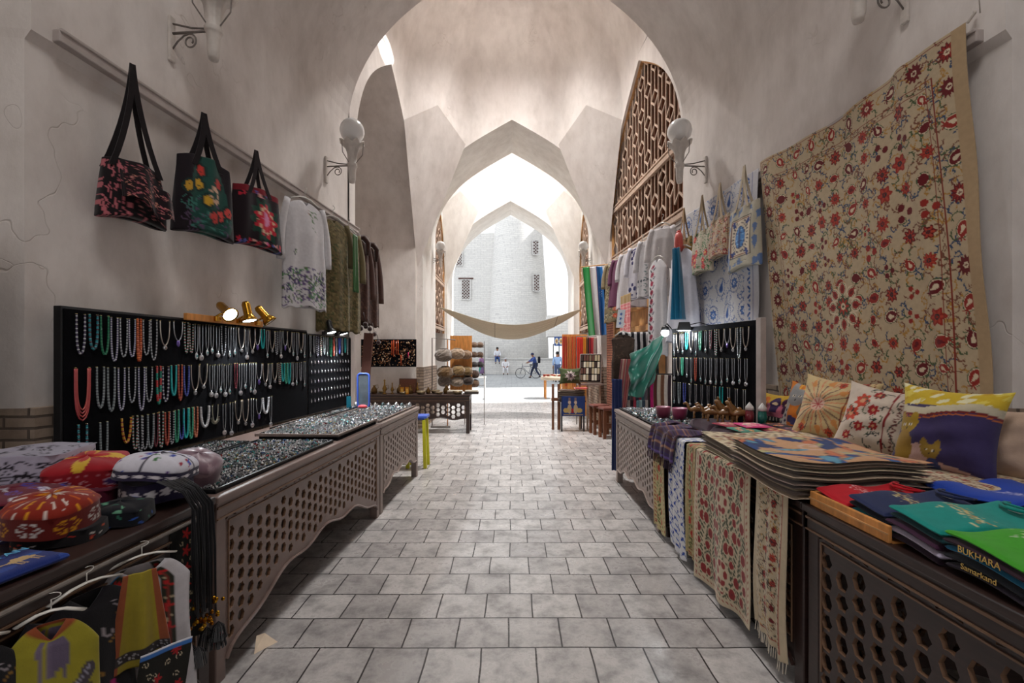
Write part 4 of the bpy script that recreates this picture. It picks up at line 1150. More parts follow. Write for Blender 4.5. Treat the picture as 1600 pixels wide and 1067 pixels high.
# ------------------------------------------------------------ bags
def bag(name, label, loc, rz, w, h, strap, cv, scol, side=0.05, folds=0.0, handles=2, droop=0.0, tw=0.035, gap=0.5):
    """tote: front -y; origin where the straps hang; body below"""
    t = thing(name, label, 'bag', loc, rz)
    H0 = strap
    W, Hh = w, h
    def fn(u, v):
        a = 2 * PI * u; ca, sa = math.cos(a), math.sin(a)
        k = 0.9 + 0.1 * v if not droop else 0.82 + 0.18 * v
        x = W / 2 * k * math.copysign(abs(ca) ** 0.8, ca)
        th = side * (0.35 + 0.65 * math.sin(min(1, v * 1.1) * PI * 0.62)) * (0.15 if v > .999 else 1)
        y = th * math.copysign(abs(sa) ** 0.9, sa)
        y += folds * math.sin(x * 38 + v * 3) * (0.4 + 0.6 * (1 - v)) * (-1 if sa < 0 else .4)
        z = -H0 - Hh * v - droop * (1 - v) * (1 - (2 * x / W) ** 2) + 0.015 * math.cos(ca * 3) * (v > .9)
        return (x, y, z)
    mb = MB()
    def pat(u, v): return None
    us = 96; vs_ = 70
    mb.grid(fn, us, vs_, None, closeu=True)
    U = []; V = []
    for j in range(vs_):
        for i in range(us):
            u = i / us; U.append(0.5 + 0.5 * math.copysign(abs(math.cos(2 * PI * u)) ** .8, math.cos(2 * PI * u))); V.append(j / (vs_ - 1))
    mb.c = cv.sample(np.array(U), np.array(V))
    b = mb.build('bag_body', 'cloth', t, smooth=True, solid=0.004)
    mb2 = MB(scol)
    for q in range(handles):
        yy = (-side * 0.6 if q == 0 else side * 0.6)
        mb2 = MB(scol); n = 16; vs = []; sgn = -1 if q == 0 else 1
        pts = []
        for k in range(n + 1):
            s_ = k / n
            xx = (-1 + 2 * s_) * W * gap / 2 * (1 - (1 - abs(1 - 2 * s_)) ** 0.9 * .92)
            zz = -(H0 + 0.03) * (abs(1 - 2 * s_) ** 1.15)
            pts.append((xx, yy * (abs(1 - 2 * s_)) - 0.004 * sgn * 0, zz))
        for (x, y, z) in pts: vs += [(x - tw / 2 * .8, y, z), (x + tw / 2 * .8, y, z + .002)]
        mb2.add(vs, [(2 * k, 2 * k + 1, 2 * k + 3, 2 * k + 2) for k in range(n)])
        mb2.build('handle', 'cloth', t, solid=0.005)
    return t, b
# pink and black bag
c = Cv(.44, .36, (26, 18, 22), 260); r = random.Random(2); PK = (190, 104, 112)
for k in range(60):
    x, y = r.uniform(0, .16), r.uniform(0, .36); c.line([(x, y), (x + r.uniform(-.02, .03), y + r.uniform(.01, .03)), (x + r.uniform(-.02, .02), y + .04)], .007, PK)
for k in range(150):
    x, y = r.uniform(.18, .44), r.uniform(0, .36); c.line([(x, y), (x + .02, y + r.uniform(-.012, .012))], .005, r.choice([PK, (196, 128, 120), (120, 60, 66)]))
c.rect(0, .44, .0, .012, (30, 20, 24))
t, b = bag('shoulder_bag', 'pink and black slouchy embroidered bag on long black straps, nearest on the left rail', (XL(2.86) + .11, 2.86, 3.38), LL - .3, .38, .33, .66, c, (24, 16, 18), .08, .012, 2, -0.04, .04, .7)
# overlapping flap of the slouchy bag
def fn(u, v): return ((u - .5) * .30 + .04, -.085 - .05 * math.sin(PI * u) - .03 * v + .02 * math.sin(14 * u), -.66 - .05 - .17 * v - .10 * u + .03 * math.sin(8 * u) * v)
c = Cv(.34, .2, (30, 18, 24), 260)
for k in range(130):
    x, y = r.uniform(0, .34), r.uniform(0, .2); c.line([(x, y), (x + .015, y + r.uniform(-.02, .02))], .005, r.choice([PK, (196, 128, 120), (120, 60, 66), (206, 140, 120)]))
sheet('folded_flap', fn, 70, 40, c, parent=t, th=.006)
# green swirl flower bag
c = Cv(.54, .52, (30, 22, 28), 280); r = random.Random(9)
c.ell(.27, .24, .17, .26, (34, 74, 66)); c.ell(.3, .4, .2, .13, (34, 74, 66))
vines(c, r, 60, [(60, 120, 108), (90, 70, 96)], .05, .5, .3, .5, .02, .004)
def swirl(x, y, q, k):
    q *= 1.35
    c.ell(x, y, q * 1.1, q * 1.1, (28, 50, 46))
    for a in range(6): c.drop(x + q * .5 * math.cos(a * PI / 3), y + q * .5 * math.sin(a * PI / 3), q * .36, k, a * PI / 3 + 1.2)
    c.ell(x, y, q * .22, q * .22, k)
for x, y, k in ((.20, .10, (200, 60, 50)), (.17, .2, (206, 160, 50)), (.24, .3, (206, 160, 50)), (.36, .16, (190, 56, 48)), (.36, .38, (206, 76, 70)), (.44, .34, (206, 76, 70)), (.30, .40, (200, 66, 60)), (.08, .22, (196, 150, 50))): swirl(x, y, .035, k)
for k in range(9): c.ell(.31 + .03 * math.cos(k * .7), .25 + .05 * math.sin(k * .7), .014, .014, (216, 176, 150))
bag('tote_bag', 'dark tote with green panel and swirling red flowers, second on left rail', (XL(3.42) + .13, 3.42, 3.37), LL - .3, .46, .52, .40, c, (24, 16, 20), .08, .014, 2, -.06, .05, .45)
c = Cv(.62, .48, (32, 20, 26), 260); r = random.Random(10)
c.rect(0, .62, 0, .05, (120, 24, 36)); c.pet(.36, .26, .2, 12, (28, 62, 50), .12); rosette(c, .36, .26, .15, ((190, 40, 56), (200, 44, 60), (214, 120, 160)), 9)
c.pet(.36, .25, .06, 10, (206, 130, 170), .3)
for k in range(12): c.ell(.36 + .1 * math.cos(k * .52), .26 + .1 * math.sin(k * .52), .012, .018, (216, 180, 150), k * .52)
for k in range(26): c.pet(r.uniform(.04, .58), .26 + r.choice((-1, 1)) * r.uniform(.17, .22), .02, 5, r.choice([(206, 150, 140), (190, 40, 60), (206, 110, 150), (80, 90, 160)]), .3)
bag('tote_bag', 'black tote bag with one large crimson and pink flower, third on the left rail', (XL(4.02) + .13, 4.02, 3.36), LL - .25, .54, .48, .38, c, (28, 18, 22), .08, .012, 2, -.04, .045, .4)
# right hand bags
def simplebag(lab, d, w, h, strap, cv, scol, gap=.45): bag('cloth_bag', lab, (XR(d) - .17, d, 3.40), RL, w, h, strap, cv, scol, .05, .006, 2, 0, .04, gap)
c = Cv(.46, .5, (150, 120, 66), 240); r = random.Random(21); vines(c, r, 90, [(90, 110, 60), (170, 90, 60), (60, 90, 60)], 0, .46, 0, .5, .02, .005)
for k in range(9): rosette(c, r.uniform(.05, .4), r.uniform(.1, .45), .025, ((150, 50, 60), (196, 110, 60), CRM), 6)
simplebag('narrow olive and brown patterned cloth bag, farthest of the four on the right wall', 5.72, .46, .5, .40, c, (150, 116, 74))
c = Cv(.48, .48, (190, 178, 158), 240); vines(c, r, 110, [(50, 110, 70), (90, 120, 80)], 0, .48, 0, .48, .02, .005)
for k in range(12): rosette(c, r.uniform(.05, .43), r.uniform(.06, .43), .042, ((190, 36, 60), (206, 50, 60), (230, 200, 120)), 7)
simplebag('white cloth bag with crimson roses and green leaves, between the olive and the beige bag', 5.26, .48, .48, .42, c, (170, 148, 118))
c = suzani(.42, .42, 31, 260, (184, 160, 136), ((176, 84, 70), (150, 70, 70)), s=.55, leafc=((120, 130, 90), (90, 110, 140)))
simplebag('beige cloth bag with faded red rosettes beside the big blue bag', 4.88, .42, .42, .38, c, (176, 156, 130))
c = Cv(.5, .56, (176, 168, 150), 280)
for k in range(14): c.drop(r.choice((.03, .47)) + r.uniform(-.03, .03), r.uniform(.03, .53), .035, (96, 118, 158), r.uniform(1.2, 1.9))
for k in range(10): c.drop(r.uniform(.03, .47), r.choice((.04, .52)), .03, (96, 118, 158), r.uniform(0, 6))
c.rect(.09, .41, .10, .46, (180, 160, 130)); 
for d_, k in ((0, (60, 50, 50)), (.012, (202, 186, 160)), (.016, (120, 60, 50)), (.022, (206, 192, 170))): c.rect(.09 + d_, .41 - d_, .10 + d_, .46 - d_, k)
for k in range(30):
    a = k * 2 * PI / 30; c.leaf(.25 + .115 * math.cos(a), .28 + .148 * math.sin(a), .02, (60, 54, 70), a)
for x, y, a in ((.15, .16, .8), (.35, .16, 2.3), (.15, .41, -.8), (.35, .41, -2.3)):
    for q in (-.5, 0, .5): c.drop(x, y, .03, (44, 60, 120), a + q + PI)
c.ell(.25, .28, .078, .105, (46, 60, 100)); c.ell(.25, .28, .07, .097, (76, 130, 190))
for a in range(8): c.line([(.25, .28), (.25 + .07 * math.cos(a * PI / 4), .28 + .095 * math.sin(a * PI / 4))], .006, (46, 60, 100)); c.drop(.25 + .04 * math.cos(a * PI / 4 + .4), .28 + .055 * math.sin(a * PI / 4 + .4), .014, (150, 190, 220), a * PI / 4 + .4)
simplebag('large cloth bag with a blue medallion panel, nearest of the four on the right wall', 4.44, .54, .60, .40, c, (186, 170, 146), .4)

# ------------------------------------------------------------ garments
def hanger(t, w, z=0.0, wood=False, zk=1.0):
    mb = MB((220, 216, 208) if not wood else (180, 150, 110)); pts = [(0, 0, -.10)]
    for k in range(10): a = -PI / 2 + k * .5; pts.append((.018 * math.cos(a) + 0, 0, -.028 + .022 * math.sin(a) + .02))
    hr = .0035 if zk == 1 else .0018
    mb.tube([(0, 0, -.12), (0, 0, -.05)] + [(.02 * math.cos(-PI / 2 + k * .42) , 0, -.02 + .022 * math.sin(-PI / 2 + k * .42)) for k in range(9)], hr, 6)
    mb.tube([(-w / 2, 0, -.17), (-w * .2, 0, -.125), (0, 0, -.115), (w * .2, 0, -.125), (w / 2, 0, -.17)], .008, 6)
    mb.v = [(x, y, zz * zk) for (x, y, zz) in mb.v]; mb.build('hanger', 'bead', t, smooth=True)
def garment(label, loc, rz, w, h, cv, cat='dress', name='dress', th=.05, flare=1.25, sleeve=None, sl=.45, fold=.17, drop=.13, mat='cloth', seed=0, neck=.16, group=None, nf=7, res=(88, 90)):
    t = thing(name, label, cat, loc, rz, group); hanger(t, w * .7, zk=drop / .13)
    r = random.Random(seed); ph = r.uniform(0, 6)
    top = drop
    def fn(u, v):
        a = 2 * PI * u; ca, sa = math.cos(a), math.sin(a)
        if v < .1: k = neck + (1 - neck) * (v / .1) ** .6
        else: k = 1 - .08 * math.sin(PI * min(1, (v - .1) / .5)) + (flare - 1) * ((v - .1) / .9)
        x = w / 2 * k * math.copysign(abs(ca) ** .9, ca)
        T = th * (.25 + .75 * min(1, v * 3)) * (1 + fold * math.sin(nf * a + ph + v) * min(1, v * 2))
        y = T * math.copysign(abs(sa) ** .9, sa)
        z = -top - h * v + (.03 * (v / .1) if v < .1 else .03) - .03 - .06 * (abs(ca)) * (1 if v > .1 else v / .1) * (.5 if v < .5 else .5) + .01 * math.sin(nf * a) * (v > .95)
        if v < .12 and sa < 0: z -= .045 * (1 - abs(ca)) * (1 - v / .12)
        return (x, y, z)
    nu, nv = res; mb = MB(); mb.grid(fn, nu, nv, None, closeu=True)
    U = [0.5 + 0.5 * math.cos(2 * PI * i / nu) for j in range(nv) for i in range(nu)]; V = [j / (nv - 1) for j in range(nv) for i in range(nu)]
    mb.c = cv.sample(np.array(U), np.array(V))
    mb.build('garment_body', mat, t, smooth=True, solid=.003)
    if sleeve:
        for s_ in (-1, 1):
            mb = MB(sleeve); n = 10; pts = []; rad = []
            for k in range(n + 1):
                q = k / n; pts.append((s_ * (w * .42 + .07 * q + .03 * math.sin(q * 3)), -.01, -top - .055 - sl * q)); rad.append(.034 + .016 * q)
            mb.tube(pts, rad, 14); mb.v = [(x, y * .55, z) for (x, y, z) in mb.v]
            mb.build('sleeve', mat, t, smooth=True)
    return t
def plain(w, h, rgb, px=120): return Cv(w, h, rgb, px)
# white blouse with paisley hem on the left rail
c = Cv(.56, 1.1, (206, 202, 204), 260); r = random.Random(4)
vines(c, r, 170, [(90, 110, 70), (80, 70, 110), (110, 90, 130), (90, 140, 90)], 0, .56, .72, 1.04, .024, .005)
for x, y in ((.1, .8), (.3, .85), (.46, .8), (.2, .95), (.42, .97), (.13, .55)): c.curl(x, y, .05, .007, (70, 60, 90)); c.curl(x, y, .025, .005, (100, 130, 80), 2)
vines(c, r, 9, [(90, 120, 80), (150, 110, 90)], .3, .38, .1, .3, .02, .004)
garment('white blouse with purple and green paisley hem hanging on the left rail', (XL(4.83) + .17, 4.72, 3.30), 1.15, .52, 1.12, c, 'blouse', 'blouse', sleeve=(206, 202, 204), sl=.62, flare=1.05)
c = Cv(.5, 1.4, (112, 98, 66), 220); vines(c, r, 700, [(84, 74, 50), (140, 124, 86), (70, 80, 50)], 0, .5, 0, 1.4, .018, .006)
t = garment('olive mottled long robe hanging on the left rail beside the white blouse', (XL(5.28) + .20, 5.28, 3.28), 1.0, .42, 1.30, c, 'robe', 'robe', flare=1.05, sleeve=(100, 88, 60), sl=.5)
t = garment('second olive mottled robe with white piping, next to the brown coats', (XL(5.66) + .19, 5.70, 3.26), 1.0, .34, 1.28, c, 'robe', 'robe', flare=1.05, seed=3, sleeve=(112, 100, 70), sl=.6)
c = plain(.1, .5, (58, 104, 52))
o = sheet('green_scarf', hanging(.12, .68, .03, 3, 2), 30, 40, c, 'silk', loc=(XL(5.45) + .38, 5.42, 2.98)); o.rotation_euler = (0, 0, LL)
tag(o, 'green scarf draped over the collar of the second olive robe', 'scarf')
c = Cv(.5, 1.5, (74, 50, 42), 160); vines(c, r, 200, [(60, 40, 34), (96, 66, 54)], 0, .5, 0, 1.5, .03, .008)
for i, (d, z) in enumerate(((6.03, 3.24), (6.33, 3.22))):
    t = garment(['brown fur-collared coat on the left rail next to the olive robes', 'last brown fur-collared coat at the far end of the left rail'][i], (XL(d) + .18, d, z), .95, .32, 1.12, c, 'coat', 'coat', flare=1.1, seed=7 + i, sleeve=(80, 54, 46), sl=.75)
    mb = MB((66, 40, 32))
    mb.tube([(.10, -.05, -.36), (.09, -.07, -.2), (.05, -.04, -.13), (0, .02, -.12), (-.05, -.04, -.13), (-.09, -.07, -.2), (-.1, -.05, -.36)], [.02, .035, .04, .035, .04, .035, .02], 10); mb.build('fur_collar', 'fur', t, smooth=True)
    for k in range(4):
        mb = MB((60, 38, 36)); p = (-.1 + .07 * k, -.08, -1.28 - .06 * (k % 2) - .05 * k * (i)); mb.ball(p, .032, 9, 7); mb.tube([(p[0], p[1], p[2] + .03), (p[0] * .8, -.05, p[2] + .16)], .004, 5); mb.build('pompom', 'fur', t, smooth=True)

# row of clothes under the lattice window
def row(label, y, w, h, col, name, cat, sleeve=None, flare=1.2, cvf=None, z=3.42, mat='cloth', seed=0, sl=.45):
    c = Cv(w, h, col, 200)
    if cvf: cvf(c, random.Random(seed))
    return garment(label, (RX1(y) - .22, y, z), -.75, w, h, c, cat, name, flare=flare, sleeve=sleeve, seed=seed, mat=mat, sl=sl, th=.035)
WHT = (214, 210, 212)
def f_net(c, r): vines(c, r, 120, [(120, 110, 90), (170, 150, 120), (176, 60, 50)], 0, c.w, 0, c.h, .03, .006)
def f_pat(c, r):
    vines(c, r, 160, [(90, 90, 70), (190, 180, 150), (70, 70, 60)], 0, c.w, 0, c.h, .03, .007)
    for y in np.arange(.1, c.h, .13): rosette(c, c.w * .5, y, .045, ((180, 60, 44), (206, 90, 60), CRM), 8)
def f_navy(c, r):
    for k in range(40): c.ell(r.uniform(.05, c.w - .05), abs(r.gauss(0, .22)) + .02, .024, .028, (64, 60, 108))
    for x in np.arange(.05, c.w, .09): c.ell(x, c.h * .8, .028, .035, (64, 64, 110)); c.ell(x + .04, c.h * .9, .02, .02, (80, 80, 120))
    c.rect(0, c.w, c.h - .03, c.h - .022, (80, 76, 110))
def f_grey(c, r):
    for y in np.arange(.05, c.h, .09): c.leaf(c.w * .3, y, .025, (90, 120, 116), .5); c.leaf(c.w * .35, y + .04, .02, (120, 130, 136), -.6)
    for k in range(10): c.drop(c.w * .65 + .05 * math.cos(k * .63), .3 + .06 * math.sin(k * .63), .02, (90, 104, 110), k * .63)
    for x in np.arange(.02, c.w, .05): c.ell(x, .62, .016, .02, (90, 96, 104)); c.ell(x, .70, .01, .01, (120, 130, 130))
def f_pleat(c, r):
    for x in np.arange(0, c.w, .03): c.line([(x, 0), (x, c.h)], .005, (186, 182, 186))
row('white long-sleeved blouse hanging on the corner post beyond the lattice window', 9.50, .3, 1.0, WHT, 'blouse', 'blouse', sleeve=WHT, sl=.8, seed=1)
row('orange red tunic hanging second in the row below the lattice', 9.05, .34, .72, (190, 62, 44), 'tunic', 'tunic', sleeve=(190, 62, 44), seed=2, mat='silk')
row('dark blue jacket hanging behind the patterned robe below the lattice', 8.75, .3, .95, (60, 62, 92), 'jacket', 'jacket', sleeve=(196, 206, 214), seed=3)
row('robe in olive and cream ornament with red medallions, hanging below the lattice', 8.35, .46, 1.12, (128, 112, 84), 'robe', 'robe', cvf=f_pat, seed=4, flare=1.1, sleeve=(140, 124, 96))
row('plum coloured tunic hanging in the middle of the row below the lattice', 7.95, .44, .86, (104, 56, 82), 'tunic', 'tunic', seed=5, sleeve=(104, 56, 82), flare=1.4)
row('white pleated blouse hanging right of the plum tunic', 7.5, .46, .94, (206, 200, 202), 'blouse', 'blouse', cvf=f_pleat, seed=6, sleeve=(206, 200, 202), flare=1.3)
row('white blouse with navy flower embroidery below the lattice window', 7.05, .46, .86, (206, 202, 210), 'blouse', 'blouse', cvf=f_navy, seed=7, sleeve=(206, 202, 210), flare=1.1)
row('white blouse with grey green embroidery, nearest hanging below the lattice', 6.62, .46, .86, (206, 202, 204), 'blouse', 'blouse', cvf=f_grey, seed=8, sleeve=(206, 202, 204), flare=1.1)
row('pale grey blouse hanging by the end of the right wall', 6.30, .34, .6, (206, 200, 200), 'blouse', 'blouse', seed=9, sleeve=(206, 200, 200), z=3.5)
# long white dresses, turquoise and coral scarves
def f_flow(c, r):
    for y in np.arange(.1, c.h, .12):
        rosette(c, c.w * .3, y, .04, ((150, 40, 70), (176, 50, 80), (40, 40, 50)), 7); c.leaf(c.w * .3 - .03, y + .06, .03, (40, 50, 44), .7); c.leaf(c.w * .3 + .04, y + .05, .03, (60, 50, 80), -.7)
c = Cv(.34, 1.3, (206, 202, 204), 220); f_flow(c, R)
garment('long white dress with a crimson flower strip hanging behind the bright lamp', (1.96, 6.12, 3.0), -1.15, .34, 1.3, c, 'dress', 'dress', flare=1.1)
c = plain(.4, 1.2, (196, 196, 208))
garment('plain white long dress hanging beside the turquoise scarf', (2.10, 5.60, 3.02), -1.2, .40, 1.15, c, 'dress', 'dress', flare=1.5, mat='silk')
def scarf(label, loc, rz, w, h, rgb, amp=.04, folds=3, mat='silk', skew=0.0, flare=1.0, seed=1, cv=None, n=(40, 60)):
    o = sheet('scarf', hanging(w, h, amp, folds, seed, flare, skew), n[0], n[1], cv or plain(w, h, rgb), mat, loc=loc); o.rotation_euler = (0, 0, rz)
    return tag(o, label, 'scarf')
scarf('long turquoise scarf hanging between the white dress and the olive bag', (1.98, 5.40, 2.82), -1.1, .11, .85, (14, 110, 146), .09, 3, skew=.06, flare=1.5)
scarf('coral scarf bunched above the turquoise scarf', (2.10, 5.66, 3.10), RL, .12, .26, (206, 84, 76), .06, 2)
mb = MB((206, 84, 76)); mb.lathe([(0, -.14), (.035, -.12), (.055, -.04), (.05, .05), (.04, .10), (0, .12)], 16, (2.06, 5.62, 2.95)); o = mb.build('head_scarf', 'silk', smooth=True)
tag(o, 'coral head scarf tied on a small stand above the turquoise scarf', 'scarf')

# ------------------------------------------------------------ things by the end of the right stall: carved door, scarf rack
d1 = bpy.data.objects.new('door_1', None); COL.objects.link(d1); d1['kind'] = 'structure'
def onw(y, z, off=0.0): return Vector((RX1(y) - off, y, z))
mb = MB()
for a, b, w in (((8.95, 0), (8.95, 2.45), .16), ((6.95, 0), (6.95, 2.45), .16), ((8.95, 2.42), (6.95, 2.42), .2), ((8.95, 2.0), (6.95, 2.0), .1)): mb.prism(onw(*a, .0), onw(*b, .0), w if a[0] == b[0] else .1, .1 if a[0] == b[0] else w)
mb.build('door_frame', 'wood_light', d1, bevel=.008)
mb = MB(); mb.poly([onw(8.9, 2.0, .0), onw(7.0, 2.0, .0), onw(7.0, 2.42, .0), onw(8.9, 2.42, .0)]); mb.build('transom_board', 'wood_light', d1)
mb = MB(); mb.poly([onw(8.9, 0, -.06), onw(7.0, 0, -.06), onw(7.0, 2.0, -.06), onw(8.9, 2.0, -.06)]); mb.build('door_leaf', 'wood_brown', d1)
bricks('carved_panel', (178, 110, 84), (196, 132, 104), (110, 62, 46), .07, .05, .01, ('XY', 'Z', 'Y'), bs=1.0)
mb = MB(); mb.box(0, .55, -.03, .0, 0, 1.9); t = mb.build('carved_panel', 'carved_panel', loc=(RX1(9.55) - .02, 9.55, .5), bevel=.01); t.rotation_euler = (0, 0, RL)
tag(t, 'reddish carved wooden panel left of the wooden door on the right', 'panel')
c = Cv(.34, .55, (196, 92, 96), 200)
for y in np.arange(.02, .55, .04): c.rect(0, .34, y, y + .006, (206, 150, 140)); 
for k in range(30): c.ell(R.uniform(0, .34), R.uniform(0, .55), .01, .008, (220, 180, 170))
c.rect(0, .34, 0, .1, (150, 116, 52))
scarf('pink woven cloth with an ochre top band hanging in front of the door', (1.83, 7.3, 2.52), RL, .5, .75, 0, .015, 3, 'cloth', cv=c)

rk = thing('scarf_rack', 'tiered scarf stand of dark rods behind the green scarf', 'rack', (1.50, 6.15, 0), 0)
mb = MB()
for x in (0, .52):
    mb.prism((x, 0, 0), (x, .22, 1.88), .025, .025)
mb.build('rack_frame', 'black_metal', rk)
tiers = [(1.86, .215, .36, 'top'), (1.50, .17, .30, 'second'), (1.20, .135, .30, 'third'), (.92, .10, .30, 'lowest')]
for z, y, hh, nm in tiers:
    mb = MB(); mb.tube([(-.02, y, z), (.54, y, z)], .01, 8); mb.build('rod', 'black_metal', rk)
pal = {'top': [(30, 28, 34), (206, 200, 200)], 'second': [(86, 96, 86), (120, 70, 70), (66, 90, 80), (150, 110, 90), (60, 70, 66)], 'third': [(60, 60, 80), (150, 60, 80), (70, 110, 120), (120, 110, 120), (176, 100, 110)], 'lowest': [(170, 196, 200), (70, 90, 110), (206, 196, 190), (60, 50, 60), (190, 70, 90), (110, 150, 160)]}
protos = {}
for z, y, hh, nm in tiers:
    for i in range(13):
        col = pal[nm][i % len(pal[nm])]; key = (nm, i % len(pal[nm]))
        if key not in protos:
            def fn(u, v):
                a = (v - .5) * 2; 
                yy = .016 * (-1 if a < 0 else 1) * min(1, abs(a) * 12) ** .5; zz = -hh * abs(a) ** 1.0 + .012
                return ((u - .5) * .037 + .003 * math.sin(a * 9), yy * (1 + abs(a) * .5), zz)
            o = sheet('folded_scarf', fn, 4, 41, plain(.1, .1, col), 'cloth', th=.006); protos[key] = o
        else: o = copy_tree(protos[key])
        o.location = (1.50 + .02 + i * .041, 6.15 + y, z)
        tag(o, f'narrow folded scarf, {ordi(i + 1)} from the left on the {nm} tier of the scarf rack', 'scarf', f'folded scarves on the {nm} tier of the rack')
# more scarves, folded on the right of the rack
for i in range(6):
    col = [(190, 40, 110), (96, 50, 44), (206, 190, 170), (120, 80, 60), (214, 200, 190), (60, 44, 50)][i]
    def fn(u, v): return ((u - .5) * .04, .02 * math.sin(v * 3), -.42 * v)
    o = sheet('folded_scarf', fn, 4, 20, plain(.1, .1, col), 'cloth', th=.008, loc=(1.78 + i * .045, 5.78, 1.30))
    tag(o, ['magenta', 'dark brown', 'cream', 'tan', 'white', 'black'][i] + ' scarf hanging low between the green scarf and the right board', 'scarf')
mb = MB(); mb.tube([(1.74, 5.79, 1.31), (2.06, 5.79, 1.31)], .008, 8); mb.tube([(1.745, 5.8, 1.31), (1.745, 5.8, 0)], .012, 8); mb.tube([(2.055, 5.8, 1.31), (2.055, 5.8, 0)], .012, 8)
tag(mb.build('clothes_rail', 'black_metal'), 'low black rail carrying six scarves by the right board', 'rail')
# green silk scarf slung from the lamp
def fn(u, v):
    # hangs from two points, sagging folds
    x = -.22 + .44 * u * (1 - .35 * v); top = .32 * u ** .8 - .02
    sag = .30 * math.sin(PI * u * .9) * (1 - v) * 0.25
    z = top - sag - v * (.62 + .12 * math.sin(PI * u)) + .12 * (1 - u) * v
    y = -.03 - .05 * math.sin(13 * (v * .9 + .5 * u * u) + 2.5 * u) - .02 * math.sin(16 * u)
    return (x, y, z)
o = sheet('green_shawl', fn, 60, 80, plain(.5, .9, (8, 84, 68)), 'silk', loc=(1.62, 5.45, 1.58))
tag(o, 'shiny green silk shawl draped in swags in front of the scarf rack', 'shawl')
scarf('dark blue long scarf hanging to the floor at the end of the pale right table', (1.33, 5.74, 1.25), -.5, .13, 1.15, (40, 52, 96), .03, 3, 'cloth')
c = Cv(.2, .95, (176, 110, 110), 200); 
for x in np.arange(0, .2, .02): c.line([(x, 0), (x, .95)], .006, R.choice([(206, 160, 140), (110, 70, 80), (190, 90, 90), (206, 190, 170)]))
scarf('striped pink scarf sloping down beside the tiered rack', (1.50, 5.95, 1.5), -.4, .14, .9, 0, .03, 3, 'cloth', cv=c, skew=-.1)
c = Cv(.3, .7, (66, 52, 44), 200); vines(c, R, 60, [(90, 70, 58), (50, 40, 36)], 0, .3, 0, .7, .02, .006)
t = garment('brown mottled waistcoat hanging at the left end of the scarf rack', (1.47, 6.02, 1.98), -.3, .30, .62, c, 'waistcoat', 'waistcoat', flare=1.0)
c = Cv(.1, .2, (220, 222, 226), 300)
for y in (.05, .1, .15): c.pet(.05, y, .02, 5, (40, 80, 160), .3)
scarf('small white cloth with blue flowers above the brown waistcoat', (1.47, 6.1, 2.16), 0, .1, .24, 0, .008, 1, 'cloth', cv=c, skew=-.03)
# ------------------------------------------------------------ hanging runners along the right stall
def runner(label, d0, d1, ztop, zb0, zb1, cv, x=1.285, amp=.012, folds=3, seed=0, fringe=False):
    """cloth over the table front edge, from depth d0 (far) to d1 (near)"""
    r = random.Random(seed); p = r.uniform(0, 6)
    def fn(u, v):
        d = d0 + (d1 - d0) * u + .02 * math.sin(v * 5 + p) * v
        drop = 0.12
        if v < drop:
            q = v / drop; return (x + .16 * (1 - q), d, ztop + .012)
        q = (v - drop) / (1 - drop); zb = zb0 + (zb1 - zb0) * u
        xx = x - .012 - amp * (math.sin(folds * 2 * PI * u + p) * .7 + .5 * math.sin(folds * 5 * u + 2 * q)) * (.3 + .7 * q) - .01 * math.sin(PI * q)
        return (xx, d, ztop + .008 - (ztop - zb) * q + .006 * math.sin(u * 20) * q)
    t = sheet('embroidered_runner', fn, max(30, int((d0 - d1) * 170)), 170, cv, th=.004)
    tag(t, label, 'table runner')
    if fringe:
        mb = MB((206, 196, 180))
        n = int((d0 - d1) / .012)
        for k in range(n):
            u = (k + .5) / n; a = fn(u, 1.0); mb.tube([a, (a[0] - .004, a[1] + r.uniform(-.006, .006), a[2] - .05)], .0025, 4)
        mb.build('fringe', 'cloth', t)
    return t
def pomrun(w, h, seed, field, red, leaf, s=.6):
    r = random.Random(seed); c = Cv(w, h, field, 420)
    m = .05
    xs = np.arange(m + .03, w - m, .085 * s / .6)
    for x in xs:
        k = [(x + .02 * math.sin(t * .5), .04 + t * .03) for t in range(int(h / .03))]; c.line(k, .005, leaf)
        for i, (a, b) in enumerate(k):
            c.leaf(a + .02, b, .022, leaf, .8); c.leaf(a - .02, b + .01, .022, leaf, 2.3)
        for b in np.arange(.09, h - .08, .085):
            q = r.uniform(.019, .028); xx = x + r.choice((-.02, .02)); c.ell(xx, b, q * 1.3, q * 1.5, field); c.ell(xx, b, q, q * 1.2, red); c.drop(xx, b, q * .4, (116, 24, 28), 1.5)
    for y in np.arange(.14, h, .42):
        if w > .4: 
            c.ell(w * .55, y + .2, .085, .11, field); c.pet(w * .55, y + .2, .1, 14, leaf, .1, r0=.085)
            for a in range(6): c.ell(w * .55 + .045 * math.cos(a * 1.05), y + .2 + .06 * math.sin(a * 1.05), .018, .024, red, a)
    c.frame(0, m, field); c.frame(.012, .004, (150, 60, 50)); c.frame(m, .004, (140, 60, 50))
    for y in np.arange(.03, h - .02, .035): c.leaf(.03, y, .013, (150, 60, 50), .8); c.leaf(w - .03, y, .013, (150, 60, 50), -.8)
    for x in np.arange(.03, w - .02, .035): c.leaf(x, h - .03, .013, (150, 60, 50), .4)
    return c
CR2 = (194, 176, 148)
runner('narrow beige and green runner with pomegranates, farthest on the right stall front', 4.05, 3.78, .90, .05, .03, pomrun(.27, .95, 1, (190, 176, 130), (176, 70, 50), (96, 104, 62)), seed=1)
c = Cv(.3, .95, (214, 212, 214), 380); r = random.Random(3)
for y in np.arange(.0, .95, .05):
    for x in np.arange(.03, .3, .06): c.drop(x + (.03 if int(y * 20) % 2 else 0), y, .016, (36, 64, 150), r.uniform(0, 6)); c.line([(x, y), (x + .03, y + .03)], .006, (70, 100, 170))
